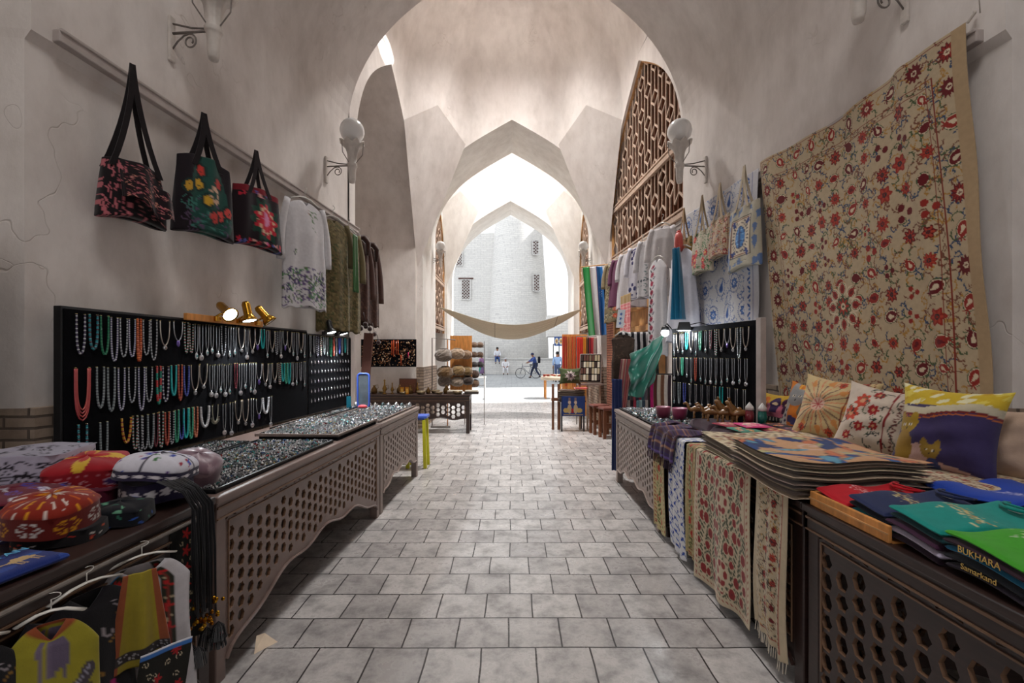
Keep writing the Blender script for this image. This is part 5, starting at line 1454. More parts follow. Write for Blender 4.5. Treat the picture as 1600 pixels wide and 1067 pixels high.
runner('bright blue and white runner on the right stall front', 3.66, 3.36, .90, .06, .02, c, seed=2)
runner('slim runner with red fruit on olive ground beside the blue one', 3.30, 3.14, .90, .12, .10, pomrun(.17, .85, 4, (176, 160, 116), (170, 50, 40), (90, 96, 56)), seed=3)
runner('wide cream suzani runner with trees of red pomegranates on the right stall front', 3.12, 2.42, .90, .03, .07, pomrun(.7, .95, 5, CR2, (136, 30, 30), (72, 76, 54)), seed=4, folds=2, amp=.02)
c = suzani(.3, .9, 12, 420, CR2, (DRED, RED), s=.42, border=False, leafc=((50, 60, 44), (60, 50, 50))); c.frame(0, .03, CR2); c.frame(.03, .004, (150, 60, 50))
runner('nearest cream runner with dark red flowers and white fringe at the table corner', 2.37, 2.10, .90, .16, .10, c, seed=5, fringe=True)

# ------------------------------------------------------------ folded cloth stacks
def slab(name, w, d, th, cv=None, rgb=(200, 190, 170), wave=.0, wl=6.0, ph=0.0, mat='cloth', parent=None, n=(26, 22), edge=None, lift=None):
    """folded cloth: rounded slab with wavy body, x w, y d, base z=0"""
    mb = MB(rgb); nu, nv = n
    def zo(x, y): return wave * (math.sin(wl * x + ph) * .6 + math.sin(wl * 1.7 * y + ph * 1.3) * .4) + (lift(x / w, y / d) if lift else 0)
    def prof(t): return (max(0.0, 1 - abs(2 * t - 1) ** 9)) ** .5
    top = []; bot = []
    for j in range(nv):
        for i in range(nu):
            x, y = w * i / (nu - 1), d * j / (nv - 1); h = th / 2 * min(prof(i / (nu - 1)), prof(j / (nv - 1)))
            top.append((x, y, th / 2 + h + zo(x, y))); bot.append((x, y, th / 2 - h + zo(x, y)))
    fs = [(j * nu + i, j * nu + i + 1, (j + 1) * nu + i + 1, (j + 1) * nu + i) for j in range(nv - 1) for i in range(nu - 1)]
    e = lin(edge or rgb)
    if cv is None: ct = [lin(rgb)] * len(top)
    else: ct = cv.sample(np.array([p[0] / w for p in top]), np.array([1 - p[1] / d for p in top]))
    mb.add(top, fs, ct); mb.add(bot, [f[::-1] for f in fs], [e] * len(bot))
    N = nu * nv; ring = [i for i in range(nu)] + [j * nu + nu - 1 for j in range(1, nv)] + [(nv - 1) * nu + i for i in range(nu - 2, -1, -1)] + [j * nu for j in range(nv - 2, 0, -1)]
    for a, b in zip(ring, ring[1:] + ring[:1]): mb.f.append((a, a + N, b + N, b)); mb.m.append(0)
    return mb.build(name, mat, parent, smooth=True)
def place(o, loc, rz, label, cat, group=None):
    o.location = loc; o.rotation_euler = (0, 0, rz); return tag(o, label, cat, group)
# stack 1 (behind) and stack 2 (front) on table T4; local x runs along -Y (towards camera), local y to the wall
for s_, (x, y, L, D, n, th, lab) in enumerate(((1.30, 3.12, .48, .85, 8, .0135, 'cream embroidered'), (1.255, 2.62, .60, .62, 12, .0145, 'blue painted'))):
    for k in range(n):
        last = k == n - 1
        g = R.uniform(-.012, .012)
        cv = None
        if last and s_ == 0: cv = suzani(L, D, 40, 260, (206, 190, 160), ((140, 60, 50), (110, 70, 60)), s=.45, leafc=((110, 104, 70), (96, 84, 66)))
        if last and s_ == 1:
            cv = Cv(L, D, (196, 150, 110), 240); r = random.Random(8)
            
            for q in range(46):
                a_ = (r.uniform(0, L), r.uniform(0, D)); k_ = r.choice([(20, 60, 120), (26, 50, 104), (90, 150, 176), (196, 110, 70), (18, 50, 110), (176, 168, 120), (26, 76, 140)]); e1, e2, e3 = r.uniform(.025, .1), r.uniform(.012, .035), r.uniform(0, 3)
                cv.ell(a_[0], a_[1], e1 + .004, e2 + .004, (24, 24, 50), e3); cv.ell(a_[0], a_[1], e1, e2, k_, e3)
            cv.curl(L * .4, D * .5, .07, .02, (206, 170, 150)); cv.pet(L * .7, D * .35, .07, 5, (176, 176, 130), .4); cv.rect(0, L, 0, .02, (176, 100, 60))
        col = R.choice([(196, 180, 150), (170, 150, 128), (150, 130, 112), (120, 100, 90), (186, 172, 150)])
        o = slab('folded_cloth', L, D, th, cv, col, .016, 9 if s_ else 7, .5 + .12 * k, edge=[(176, 160, 138), (74, 60, 54), (206, 194, 172), (120, 98, 86)][(k + R.randint(0, 1)) % 4], lift=(lambda u, v, k=k: .03 * max(0, .25 - u) * 2 * (k / 9)) if s_ == 0 else None, n=(60, 50) if last else (26, 16))
        place(o, (x + g, y + g, TH + .014 + k * th * .98), -PI / 2, ('top cloth of the ' + lab + ' stack, its pattern showing' if last else f'folded cloth in the {lab} stack on the right stall, {ordi(k + 1)} from the bottom'), 'folded cloth', f'folded cloths of the {lab} stack')
# broad spread embroideries behind the stacks
o = slab('embroidered_spread', 1.15, .62, .03, suzani(1.15, .62, 50, 280, (200, 184, 156), (RED, DRED), s=.5, leafc=((96, 70, 60), (80, 90, 64))), (200, 184, 156), .006, 7, n=(170, 100)); place(o, (1.86, 3.25, TH + .03), -PI / 2, 'flat cream embroidered spread lying between the cushions and the folded stacks', 'bedspread')
o = slab('embroidered_spread', .62, .55, .02, suzani(.62, .55, 51, 300, (206, 190, 160), (RED, DRED), s=.4, leafc=((86, 60, 56), (96, 60, 56))), (206, 190, 160), .006, 7, n=(110, 100)); place(o, (1.90, 2.58, TH + .068), -PI / 2, 'second spread with dense red sprigs lying in front of the blue cat cushion', 'bedspread')
# purple brown shawls heaped at the far corner of T4
c = Cv(.5, .6, (70, 50, 76), 220)
for y in np.arange(0, .6, .03): c.rect(0, .5, y, y + .012, R.choice([(90, 60, 50), (120, 80, 60), (60, 44, 90), (150, 110, 90), (40, 34, 40), (96, 76, 140)]))
for i, (a, b) in enumerate(((4.12, 3.98), (3.96, 3.72), (3.70, 3.5))):
    def fn(u, v, a=a, b=b, i=i):
        d = a + (b - a) * u + .01 * math.sin(v * 7)
        if v < .6: q = v / .6; return (1.27 + .27 * (1 - q), d, TH + .03 + .018 * math.sin(u * 6 + v * 9 + i) + .02 * math.sin(PI * q))
        q = (v - .6) / .4; return (1.27 - .03 * math.sin(q * 2) - .012 * math.sin(u * 9), d, TH + .03 - .21 * q + .02 * math.sin(u * 6 + 5.4 + i) * (1 - q))
    o = sheet('fringed_shawl', fn, 34, 60, c, 'cloth', th=.012)
    tag(o, ['purple fringed shawl folded over the table edge, farthest', 'brown and violet shawl folded over the table edge, in the middle', 'dark plum shawl folded over the table edge beside the cream stack'][i], 'shawl')
    mb = MB([(60, 40, 66), (76, 54, 44), (50, 34, 50)][i])
    for k in range(int((a - b) / .009)):
        u = (k + .5) / int((a - b) / .009); p = fn(u, 1.0); mb.tube([p, (p[0] - .008, p[1] + R.uniform(-.01, .01), p[2] - .07)], .0025, 4)
    mb.build('fringe', 'cloth', o)
# flat little pouches
for (x, y, L_, D_, lab_) in ((1.56, 4.0, .38, .33, 'dark folded blanket under the gilded animal figurines'), (1.56, 3.60, .44, .80, 'dark folded blanket under the flat embroidered pouches')):
    o = slab('folded_blanket', L_, D_, .11, None, (60, 40, 50), .003, 6, n=(30, 30)); place(o, (x, y, TH + .003), -PI / 2, lab_, 'blanket')
pc = [((150, 40, 60), (206, 150, 150)), ((176, 60, 110), (60, 150, 150)), ((40, 36, 46), (200, 90, 60)), ((206, 196, 190), (190, 60, 80)), ((60, 130, 110), (200, 110, 60)), ((130, 40, 50), (220, 180, 80)), ((70, 40, 60), (210, 80, 130)), ((190, 90, 50), (40, 110, 120)), ((206, 60, 120), (250, 220, 200))]
nmz = ['crimson', 'pink and teal', 'black', 'white and red', 'green', 'dark red', 'plum', 'orange', 'magenta']
for i in range(9):
    c = Cv(.22, .16, pc[i][0], 300)
    for k in range(14): rosette(c, R.uniform(.02, .2), R.uniform(.02, .14), .02, (pc[i][1], R.choice([(220, 170, 60), (40, 120, 120), (210, 60, 80)]), (240, 230, 210)), 6)
    o = slab('zip_pouch', .22, .16, .014, c, pc[i][0], .003, 9, n=(44, 34))
    x, y = [(1.57, 3.58), (1.76, 3.57), (1.95, 3.56), (2.13, 3.58), (1.58, 3.36), (1.78, 3.34), (1.97, 3.35), (2.14, 3.33), (1.68, 3.46)][i]
    place(o, (x, y, TH + (.118 if i != 8 else .136)), -PI / 2 + R.uniform(-.2, .2), f'flat {nmz[i]} embroidered pouch lying among the pouches beside the cushions', 'pouch')

# ------------------------------------------------------------ cushions
def cushion(label, loc, rz, lean, w, h, t, cv, back=(200, 186, 168), roll=0.0):
    mb = MB(back); n = 70
    def sx(a, b): return a * (1 - .10 * (1 - b * b) ** 1.0 * abs(a)) if True else a
    top = []; bot = []
    for j in range(n):
        for i in range(n):
            a, b = -1 + 2 * i / (n - 1), -1 + 2 * j / (n - 1)
            x = w / 2 * a * (1 - .13 * (1 - b * b)); z = h / 2 * b * (1 - .13 * (1 - a * a))
            k = t * .72 * (max(0, 1 - a * a) ** .6) * (max(0, 1 - b * b) ** .6) * (1 + .07 * math.sin(a * 7 + b * 5) + .05 * math.sin(a * 3 - b * 11))
            top.append((x, -k, z)); bot.append((x, k, z))
    fs = [(j * n + i, j * n + i + 1, (j + 1) * n + i + 1, (j + 1) * n + i) for j in range(n - 1) for i in range(n - 1)]
    U = np.array([(p[0] / w + .5) for p in top]); V = np.array([.5 - p[2] / h for p in top])
    mb.add(top, fs, cv.sample(U, V)); mb.add(bot, [f[::-1] for f in fs])
    o = mb.build('cushion', 'cloth', smooth=True)
    o.location = loc; o.rotation_euler = (lean, roll, rz); return tag(o, label, 'cushion')
def cat_face(c, x, y, s, col, line=(30, 26, 40)):
    for q in (-1, 1): c.line([(x + q * s * .3, y - s * .5), (x + q * s * .75, y - s * 1.25), (x + q * s * .9, y - s * .3)], s * .5, col)
    c.ell(x, y, s, s * .85, col)
    for q in (-1, 1): c.ell(x + q * s * .38, y - s * .1, s * .2, s * .12, (230, 220, 200)); c.ell(x + q * s * .38, y - s * .1, s * .08, s * .11, line)
    c.drop(x, y + s * .25, s * .12, line, PI / 2)
# far yellow cushion with figures
c = Cv(.36, .3, (196, 156, 50), 300); c.rect(0, .36, .10, .22, (196, 110, 130)); c.rect(0, .36, .20, .24, (50, 46, 50)); c.rect(0, .36, .24, .30, (206, 140, 60))
for x in np.arange(.01, .36, .03): c.rect(x, x + .012, .205, .232, (200, 190, 170))
for x, k in ((.12, (206, 110, 40)), (.22, (60, 40, 80)), (.31, (80, 44, 70))): c.ell(x, .09, .04, .045, k); c.ell(x, .10, .02, .012, (230, 200, 160)); c.rect(x - .03, x + .03, .12, .17, k)
c.rect(.08, .115, .1, .3, (206, 104, 40))
cushion('small yellow and pink cushion with figures, farthest of the cushion row', (2.20, 3.78, 1.08), -1.25, -.28, .36, .32, .13, c)
# orange cat cushion
c = Cv(.42, .42, (206, 120, 44), 300); c.curl(.29, .18, .12, .05, (206, 104, 40), 0, .9); c.ell(.30, .2, .09, .11, (176, 84, 40)); c.curl(.28, .2, .1, .03, (120, 110, 90), 2.5, .7)
for k in range(7): c.ell(.13 + .03 * k, .3 + .01 * k, .022, .03, (60, 56, 100), .5)
c.rect(0, .10, .15, .42, (190, 186, 180)); cat_face(c, .13, .13, .08, (150, 150, 150)); 
for k in range(9): c.ell(.04 + (k % 2) * .04, .22 + k * .02, .012, .012, (40, 40, 70))
for k in range(6): c.line([(.1 + k * .04, .0), (.12 + k * .04, .06)], .012, (226, 170, 60))
cushion('orange cushion with a stylised grey cat, second in the cushion row from the far end', (2.20, 3.36, 1.13), -1.2, -.3, .42, .42, .14, c, (196, 120, 60), roll=.12)
# beige with starburst flower
c = Cv(.5, .5, (200, 176, 130), 320)
for k in range(26):
    a = k * 2 * PI / 26; c.line([(.2, .24), (.2 + .2 * math.cos(a), .24 + .2 * math.sin(a))], .008, (206, 130, 96) if k % 2 else (120, 90, 80))
for k in range(9): a = k * .7; c.drop(.2 + .17 * math.cos(a), .24 + .17 * math.sin(a), .03, (206, 140, 80), a)
c.ell(.2, .24, .05, .05, (206, 170, 150)); c.pet(.2, .24, .045, 8, (170, 70, 70), .5)
c.rect(.36, .368, 0, .5, (120, 44, 36)); c.rect(.46, .468, 0, .5, (120, 44, 36))
for y in np.arange(.04, .5, .08): rosette(c, .414, y, .032, ((96, 40, 36), (160, 50, 40), (190, 160, 110)), 8); c.leaf(.414, y + .04, .02, GRN, .6)
for x, y in ((.3, .07), (.1, .42), (.3, .42)): rosette(c, x, y, .03, ((160, 50, 40), (190, 80, 50), (60, 60, 50)), 7)
cushion('beige cushion with an orange starburst flower, in the middle of the row', (2.14, 3.03, 1.18), -1.12, -.32, .47, .46, .17, c, (196, 172, 130), roll=.1)
# white pomegranate
c = Cv(.46, .44, (206, 190, 174), 320)
for x, y, q in ((.14, .13, .05), (.1, .22, .05), (.21, .08, .03), (.22, .18, .035), (.17, .29, .03), (.1, .35, .03), (.24, .27, .025)): c.pet(x, y, q, 7, (190, 66, 46) if q > .04 else (160, 36, 40), .15); c.ell(x, y, q * .3, q * .3, (206, 150, 110))
vines(c, random.Random(6), 26, [(80, 90, 66), (50, 56, 54)], .03, .28, .03, .4, .018, .004)
for x in (.29, .38): c.rect(x, x + .007, 0, .44, (130, 36, 40))
c.line([(.335 + .02 * math.sin(t * .8), t * .02) for t in range(23)], .006, (70, 76, 70))
for t in range(22): c.leaf(.335, t * .02, .012, (110, 60, 60), .6 if t % 2 else -.6)
cushion('cream cushion with red pomegranates and a vine border, left of the blue cat cushion', (2.16, 2.66, 1.16), -1.08, -.34, .44, .43, .17, c, (200, 184, 166), roll=.14)
# blue cat cushion
c = Cv(.5, .48, (62, 52, 92), 320); c.rect(0, .5, 0, .13, (206, 176, 50)); 
for k in range(40): c.ell(R.uniform(0, .5), R.uniform(0, .12), .03, .01, R.choice([(220, 200, 90), (200, 160, 40), (226, 220, 180)]), -.5)
c.line([(x, .14 + .025 * math.sin(x * 12)) for x in np.arange(0, .52, .02)], .04, (196, 186, 160)); c.line([(x, .165 + .025 * math.sin(x * 12)) for x in np.arange(0, .52, .02)], .012, (120, 40, 40)); c.line([(x, .178 + .025 * math.sin(x * 12)) for x in np.arange(0, .52, .02)], .006, (200, 110, 50))
c.ell(.3, .47, .18, .05, (196, 160, 150), .15); c.ell(.16, .40, .06, .06, (196, 160, 150)); cat_face(c, .09, .25, .05, (160, 130, 40)); c.ell(.08, .36, .05, .09, (150, 116, 40)); cat_face(c, .22, .37, .042, (150, 120, 50)); c.ell(.23, .45, .035, .05, (60, 70, 120))
cushion('cushion with two stylised yellow cats on deep blue, nearest in the cushion row', (2.18, 2.28, 1.17), -1.05, -.30, .42, .46, .16, c, (190, 180, 150), roll=.06)
c = plain(.4, .4, (186, 160, 140)); cushion('plain beige cushion peeping out behind the blue cat cushion', (2.37, 2.25, 1.12), -1.2, -.2, .42, .36, .12, c, (186, 160, 140))

# ------------------------------------------------------------ folded shirts on T5
def text_mesh(txt, size, parent, loc, rot, mat, name='lettering'):
    cu = bpy.data.curves.new('t', 'FONT'); cu.body = txt; cu.size = size; cu.extrude = .0006; cu.align_x = 'CENTER'
    tmp = bpy.data.objects.new('t', cu); COL.objects.link(tmp)
    dg = bpy.context.evaluated_depsgraph_get(); me = bpy.data.meshes.new_from_object(tmp.evaluated_get(dg)); bpy.data.objects.remove(tmp)
    me.materials.clear(); me.materials.append(M[mat]); o = bpy.data.objects.new(name, me); COL.objects.link(o); o.parent = parent; o.location = loc; o.rotation_euler = rot; return o
simple('print_white', (206, 200, 196), .7, namp=.05); simple('print_gold', (206, 170, 90), .6, namp=.2); simple('print_blue', (96, 176, 214), .6, namp=.1)
def shirt(label, loc, rz, rgb, w=.36, d=.27, th=.030, emb=None, collar=True, ph=0.0, txt=None, wave=.017):
    c = Cv(w, d, rgb, 320); r = random.Random(int(ph * 10) + 3)
    if emb:
        for k in range(70):
            x, y = w * .5 + r.gauss(0, .05), d * .55 + r.gauss(0, .018); c.line([(x, y), (x + r.uniform(-.02, .02), y + r.uniform(-.008, .008))], .004, r.choice(emb))
    o = slab('folded_shirt', w, d, th, c, rgb, wave, 15, ph + loc[1] * 3, n=(72, 56), lift=lambda u, v: .012 * max(0, v - .6) * 2)
    place(o, loc, rz, label, 'shirt')
    if collar:
        mb = MB(rgb); pts = [(w / 2 + .062 * math.cos(PI * k / 12 + PI), d - .012 - .055 * math.sin(PI * k / 12), th + .012 + wave * math.sin(11 * (w / 2)) * .6) for k in range(13)]
        mb.tube(pts, .0055, 6); mb.tube([(p[0], p[1] + .01, p[2] + .01 * math.sin(PI * k / 12)) for k, p in enumerate(pts)], .004, 6); mb.build('collar', 'cloth', o, smooth=True)
        mb = MB((206, 204, 206)); mb.box(w / 2 - .018, w / 2 + .018, d - .055, d - .040, th + .010, th + .015); mb.build('size_label', 'cloth', o)
    if txt: text_mesh(txt[0], txt[1] * .8, o, (w / 2, -.001, th * .2), (PI / 2, 0, 0), txt[2])
    return o
ZT = TH + .004
GLD = [(196, 170, 100), (206, 196, 150), (170, 130, 80)]
SR = -PI / 2
S = []
def pile(x, y, n, z0, cols, labs, emb, rz, txts=None, w=.36, d=.27, th=.026):
    z = z0
    for k in range(n):
        shirt(labs[k], (x + R.uniform(-.008, .008), y + R.uniform(-.008, .008), z), rz, cols[k], w, d, th, emb[k], collar=(k == n - 1), ph=1 + .15 * k + x, txt=(txts or {}).get(k)); z += th * 1.0
# wooden tray edge (local x along -Y)
t = thing('wooden_tray', 'shallow golden wooden tray holding the red and navy shirts at the table corner', 'tray', (1.315, 2.01, ZT - .003), -PI / 2)
mb = MB(); mb.box(0, .42, 0, .015, 0, .062); mb.build('tray_side', 'wood_orange', t, bevel=.004)
mb = MB(); mb.box(0, .015, .015, .30, 0, .062); mb.build('tray_side', 'wood_orange', t, bevel=.004)
mb = MB(); mb.box(0.015, .42, .015, .30, 0, .006); mb.build('tray_bottom', 'wood_orange', t)
mb = MB(); mb.box(0, .42, -.004, 0, .03, .036); mb.build('tray_lip', 'wood_light', t)
NV = (36, 46, 84); TL_ = (14, 136, 128)
pile(1.335, 1.985, 3, ZT + .008, [(24, 24, 34), (150, 20, 40), (190, 16, 34)], ['black shirt at the bottom of the red shirt pile', 'dark red shirt under the top red one', 'bright red folded shirt with white print lying on the wooden tray'], [None, None, [(230, 190, 190), (214, 120, 120)]], SR, w=.18, d=.34)
pile(1.34, 1.80, 4, ZT + .006, [(40, 34, 60), (24, 130, 140), (22, 26, 40), NV], ['plum shirt at the bottom of the navy pile', 'turquoise shirt under the navy one', 'black shirt in the navy pile', 'navy folded shirt with gold camel embroidery between the red and teal shirts'], [None, None, None, GLD], SR, w=.175, d=.36, th=.026)
pile(1.33, 1.615, 5, ZT, [(44, 22, 40), (190, 180, 200), (60, 24, 52), (18, 60, 66), (14, 140, 130)], ['dark plum shirt at the bottom of the teal pile', 'lilac shirt low in the teal pile', 'wine coloured shirt in the teal pile', 'petrol shirt just below the teal one', 'bright teal folded shirt with gold print on top of its pile'], [None, None, None, None, GLD], SR - .03, w=.20, d=.38, th=.026)
pile(1.325, 1.40, 5, ZT, [(30, 20, 34), (20, 22, 30), (20, 110, 150), (46, 20, 36), (64, 160, 36)], ['black plum shirt at the bottom of the green pile', 'black shirt with gold word in the green pile', 'sky blue shirt in the green pile', 'maroon shirt just below the bright green one', 'bright green folded shirt with silver print, nearest the front edge'], [None, GLD, None, None, [(190, 190, 150), (206, 206, 196), (150, 90, 60)]], SR - .05, w=.23, d=.42, th=.024, txts={3: ('BUKHARA', .034, 'print_gold'), 1: ('Samarkand', .03, 'print_gold')})
pile(1.335, 1.155, 3, ZT, [(40, 20, 40), (34, 20, 36), (18, 18, 28)], ['dark shirt with white Bukhara print at the near table edge, lowest', 'wine shirt in the nearest pile', 'black shirt with Bukhara lettering, top of the nearest pile'], [None, None, GLD], SR - .1, txts={2: ('Bukhara', .036, 'print_gold'), 0: ('Bukhara', .03, 'print_white')}, w=.26, d=.42, th=.03)
pile(1.86, 2.06, 3, ZT, [(20, 30, 60), (24, 40, 90), (26, 66, 170)], ['dark navy shirt at the bottom of the royal blue pile', 'mid blue shirt in the royal blue pile', 'royal blue folded shirt behind the red one'], [None, None, [(200, 200, 230)]], SR + .1, w=.34, d=.44, th=.03)
pile(1.80, 1.68, 3, ZT, [(50, 50, 80), (60, 70, 120), (86, 106, 160)], ['grey blue shirt at the bottom of the light blue pile', 'steel blue shirt in the light blue pile', 'light blue folded shirt behind the navy one'], [None, None, GLD], SR, w=.32, d=.30, th=.026)
pile(2.12, 1.74, 3, ZT, [(30, 34, 50), (56, 62, 96), (74, 84, 120)], ['charcoal shirt at the bottom of the slate pile', 'blue grey shirt in the slate pile', 'slate blue folded shirt at the back right of the table'], [None, None, None], SR + .1, w=.42, d=.36, th=.034)
pile(1.80, 1.34, 3, ZT, [(20, 20, 24), (26, 22, 24), (196, 70, 70)], ['black shirt at the bottom of the coral pile', 'black shirt with small golden figures under the coral one', 'coral folded shirt at the right edge of the picture'], [None, GLD, None], SR, w=.32, d=.40, th=.028)

# ------------------------------------------------------------ golden animal figurines and baskets
def figurine(label, loc, s, rz, kind):
    """small standing animal of gilded clay: trunk, neck, head, ears and four legs in one body"""
    mb = MB((132, 92, 50))
    if kind == 'camel':
        mb.tube([(-.05, 0, .055), (-.03, 0, .065), (0, 0, .072), (.03, 0, .066), (.055, 0, .06), (.075, 0, .075), (.08, 0, .10), (.095, 0, .112), (.115, 0, .105)], [.012, .024, .026, .025, .018, .012, .011, .013, .007], 10)
        mb.ball((.01, 0, .095), .018, 8, 6)
    else:
        mb.tube([(-.035, 0, .02), (-.03, 0, .05), (-.01, 0, .075), (.005, 0, .10), (.012, 0, .115), (.03, 0, .118)], [.02, .03, .028, .02, .022, .008], 10)
        for q in (-1, 1): mb.tube([(.008, q * .012, .13), (.006, q * .016, .15)], [.008, .001], 6)
        mb.tube([(-.05, 0, .02), (-.08, 0, .03), (-.085, 0, .06)], [.006, .006, .003], 6)
    for x in ((-.035, .03) if kind == 'camel' else (-.02, .015)):
        for y in (-.014, .014): mb.tube([(x, y, .05), (x + .004, y, .025), (x, y, 0), (x + .012, y, 0)], [.010, .007, .007, .005], 7)
    o = mb.build('animal_figurine', 'bead', smooth=True); o.scale = (s, s, s); o.location = loc; o.rotation_euler = (0, 0, rz)
    return tag(o, label, 'figurine')
fg = [('camel', 1.62, 3.95, 'leftmost of the golden animals'), ('camel', 1.71, 3.92, 'second from the left of the golden animals'), ('cat', 1.79, 3.93, 'left of the tall pair behind the camels'), ('cat', 1.84, 3.84, 'right of the tall pair behind the camels'), ('camel', 1.66, 3.76, 'in the front middle of the golden animals'), ('camel', 1.76, 3.72, 'second from the right of the golden animals'), ('camel', 1.85, 3.68, 'rightmost of the golden animals')]
for k, x, y, l in fg: figurine(f'gilded {"camel" if k == "camel" else "sitting cat"} figurine, {l}', (x, y, TH + .118), 1.25 if k == 'cat' else 1.1, PI + .4 * (x - 1.9) * 4, k)
for i in range(2):
    mb = MB([(110, 20, 54), (130, 24, 70)][i]); mb.lathe([(.0, .0), (.055, 0), (.07, .05), (.075, .11), (.07, .115), (.06, .05), (0, .02)], 20, (1.53 + .12 * i, 4.60 - .12 * i, TH + .028)); o = mb.build('woven_basket', 'silk', smooth=True)
    tag(o, ['maroon woven basket at the foot of the right board, left one', 'maroon woven basket at the foot of the right board, right one'][i], 'basket')
for i, (x, y) in enumerate(((1.90, 3.64), (1.97, 3.58))):
    t = thing('bauble_bottle', ['small bauble bottle with white cap by the board edge, left one', 'small bauble bottle with white cap by the board edge, right one'][i], 'bauble', (x, y, TH + .118))
    mb = MB([(120, 40, 50), (20, 100, 90)][i]); mb.lathe([(0, 0), (.03, .0), (.034, .05), (.03, .1), (0, .12)], 14); mb.build('bottle_body', 'bead', t, smooth=True)
    mb = MB((206, 204, 200)); mb.lathe([(.0, .1), (.034, .105), (.03, .13), (.015, .15), (0, .17)], 14); mb.build('bottle_cap', 'bead', t, smooth=True)
# ------------------------------------------------------------ embroidered hats on the near left table
def hat(label, loc, r, h, cvs, sq=3.2, top=.25, n=96, rz=0.0, tilt=(0, 0), dark=(24, 20, 26), mat='cloth', cat='hat', name='skullcap', peak=.0):
    """four-cornered skullcap: band painted with cvs[0], crown with cvs[1]"""
    mb = MB(dark); prof = []; 
    for k in range(22): prof.append((r * (1 - .03 * k / 21), h * k / 21))
    for k in range(1, 22):
        a = k / 21; prof.append((r * .97 * math.cos(a * PI / 2) ** .75 if k < 21 else 0.0005, h + top * r * math.sin(a * PI / 2) + peak * a))
    vs_ = []; cc_u = []; N = len(prof)
    for i, (rr, z) in enumerate(prof):
        for j in range(n):
            a = 2 * PI * j / n; ca, sa = math.cos(a), math.sin(a); k = (abs(ca) ** sq + abs(sa) ** sq) ** (-1 / sq)
            x, y = rr * k * ca, rr * k * sa; fold = 1 + .05 * math.exp(-(abs(abs(a % (PI / 2) - PI / 4)) / .08) ** 2) * (z > h)
            vs_.append((x * fold, y * fold, z + .004 * math.sin(a * 4 + 1)))
            cc_u.append((j / n, z, rr * k * ca, rr * k * sa))
    A, B = cvs
    ca_ = A.sample(np.array([c[0] for c in cc_u]), np.array([1 - min(1, c[1] / h) for c in cc_u]))
    cb_ = B.sample(np.array([.5 + c[2] / (2.2 * r) for c in cc_u]), np.array([.5 - c[3] / (2.2 * r) for c in cc_u]))
    cols = [ca_[i] if i // n < 22 else cb_[i] for i in range(len(cc_u))]
    fs = [(i * n + j, i * n + (j + 1) % n, (i + 1) * n + (j + 1) % n, (i + 1) * n + j) for i in range(N - 1) for j in range(n)]
    mb.add(vs_, fs, cols); o = mb.build(name, mat, smooth=True)
    o.location = loc; o.rotation_euler = (tilt[0], tilt[1], rz); return tag(o, label, cat)
def hc(w, h, bg, px=500): return Cv(w, h, bg, px)
# 1 white cap with black lotus outlines
A = hc(.9, .12, (178, 172, 190)); BK = (28, 22, 32)
for x in np.arange(.0, .9, .09):
    A.ell(x, .05, .03, .028, BK); A.ell(x, .05, .025, .023, (178, 172, 190))
    for q in (-1, 1):
        A.ell(x + q * .03, .06, .024, .012, BK, q * -.6); A.ell(x + q * .03, .06, .019, .008, (178, 172, 190), q * -.6)
    A.curl(x + .045, .03, .014, .004, BK)
A.rect(0, .9, .078, .082, BK)
for x in np.arange(0, .9, .02): A.line([(x, .084), (x + .02, .115)], .004, BK); A.line([(x + .02, .084), (x, .115)], .004, BK)
B = hc(.3, .3, (150, 146, 160)); 
for k in range(40): B.curl(R.uniform(0, .3), R.uniform(0, .3), .02, .004, BK, R.uniform(0, 6))
hat('white skullcap outlined with black lotus flowers, at the left rear of the hat pile', (-2.08, 1.99, 1.012), .165, .125, (A, B), sq=5, top=.05, rz=.25)
# 2 red cap with paisleys
A = hc(.8, .1, (150, 22, 36))
for x in np.arange(.04, .8, .13): A.drop(x, .05, .028, (196, 150, 170), .5); A.drop(x, .05, .022, (70, 40, 96), .5); A.curl(x + .06, .05, .02, .004, (206, 140, 150))
for x in np.arange(0, .8, .012): A.ell(x, .016, .003, .004, (196, 110, 120)); A.line([(x, .084 + .004 * math.sin(x * 200)), (x + .012, .084 + .004 * math.sin(x * 200 + 2.4))], .003, (220, 170, 180))
B = hc(.3, .3, (150, 24, 34)); B.pet(.15, .15, .14, 4, (200, 160, 50), .6); B.pet(.15, .15, .08, 4, (170, 40, 40), .5)
hat('red skullcap with purple paisleys and a yellow top, in the middle of the hat pile', (-1.86, 2.0, .99), .135, .085, (A, B), sq=4.5, top=.28, rz=.5, tilt=(.12, 0))
hat('dark red velvet cap lying under the red paisley skullcap', (-1.83, 1.98, .915), .13, .07, (plain(.5, .1, (84, 12, 40)), plain(.3, .3, (84, 12, 40))), sq=4.5, top=.1, rz=.3)
# 3 white floral cap with black braids
A = hc(.8, .1, (40, 34, 60)); 
for x in np.arange(0, .8, .05): A.pet(x, .05, .022, 5, (206, 200, 206), .2)
B = hc(.3, .3, (196, 194, 204)); r = random.Random(12)
for k in range(60): B.ell(r.uniform(0, .3), r.uniform(0, .3), r.uniform(.006, .014), r.uniform(.004, .01), r.choice([(40, 60, 150), (150, 40, 60), (60, 110, 60), (90, 50, 120), (50, 80, 170)]), r.uniform(0, 3))
B.rect(.145, .155, 0, .3, (40, 36, 50)); B.rect(0, .3, .145, .155, (40, 36, 50))
ht = hat('white floral skullcap with long black braids hanging over the table edge', (-1.56, 2.0, 1.025), .145, .035, (A, B), sq=2.6, top=.42, rz=.2, tilt=(-.05, .12))
ht2 = hat('black and white cap under the white floral skullcap', (-1.56, 2.0, .93), .13, .085, (A, plain(.3, .3, (30, 26, 36))), sq=2.6, top=.1, rz=.9)
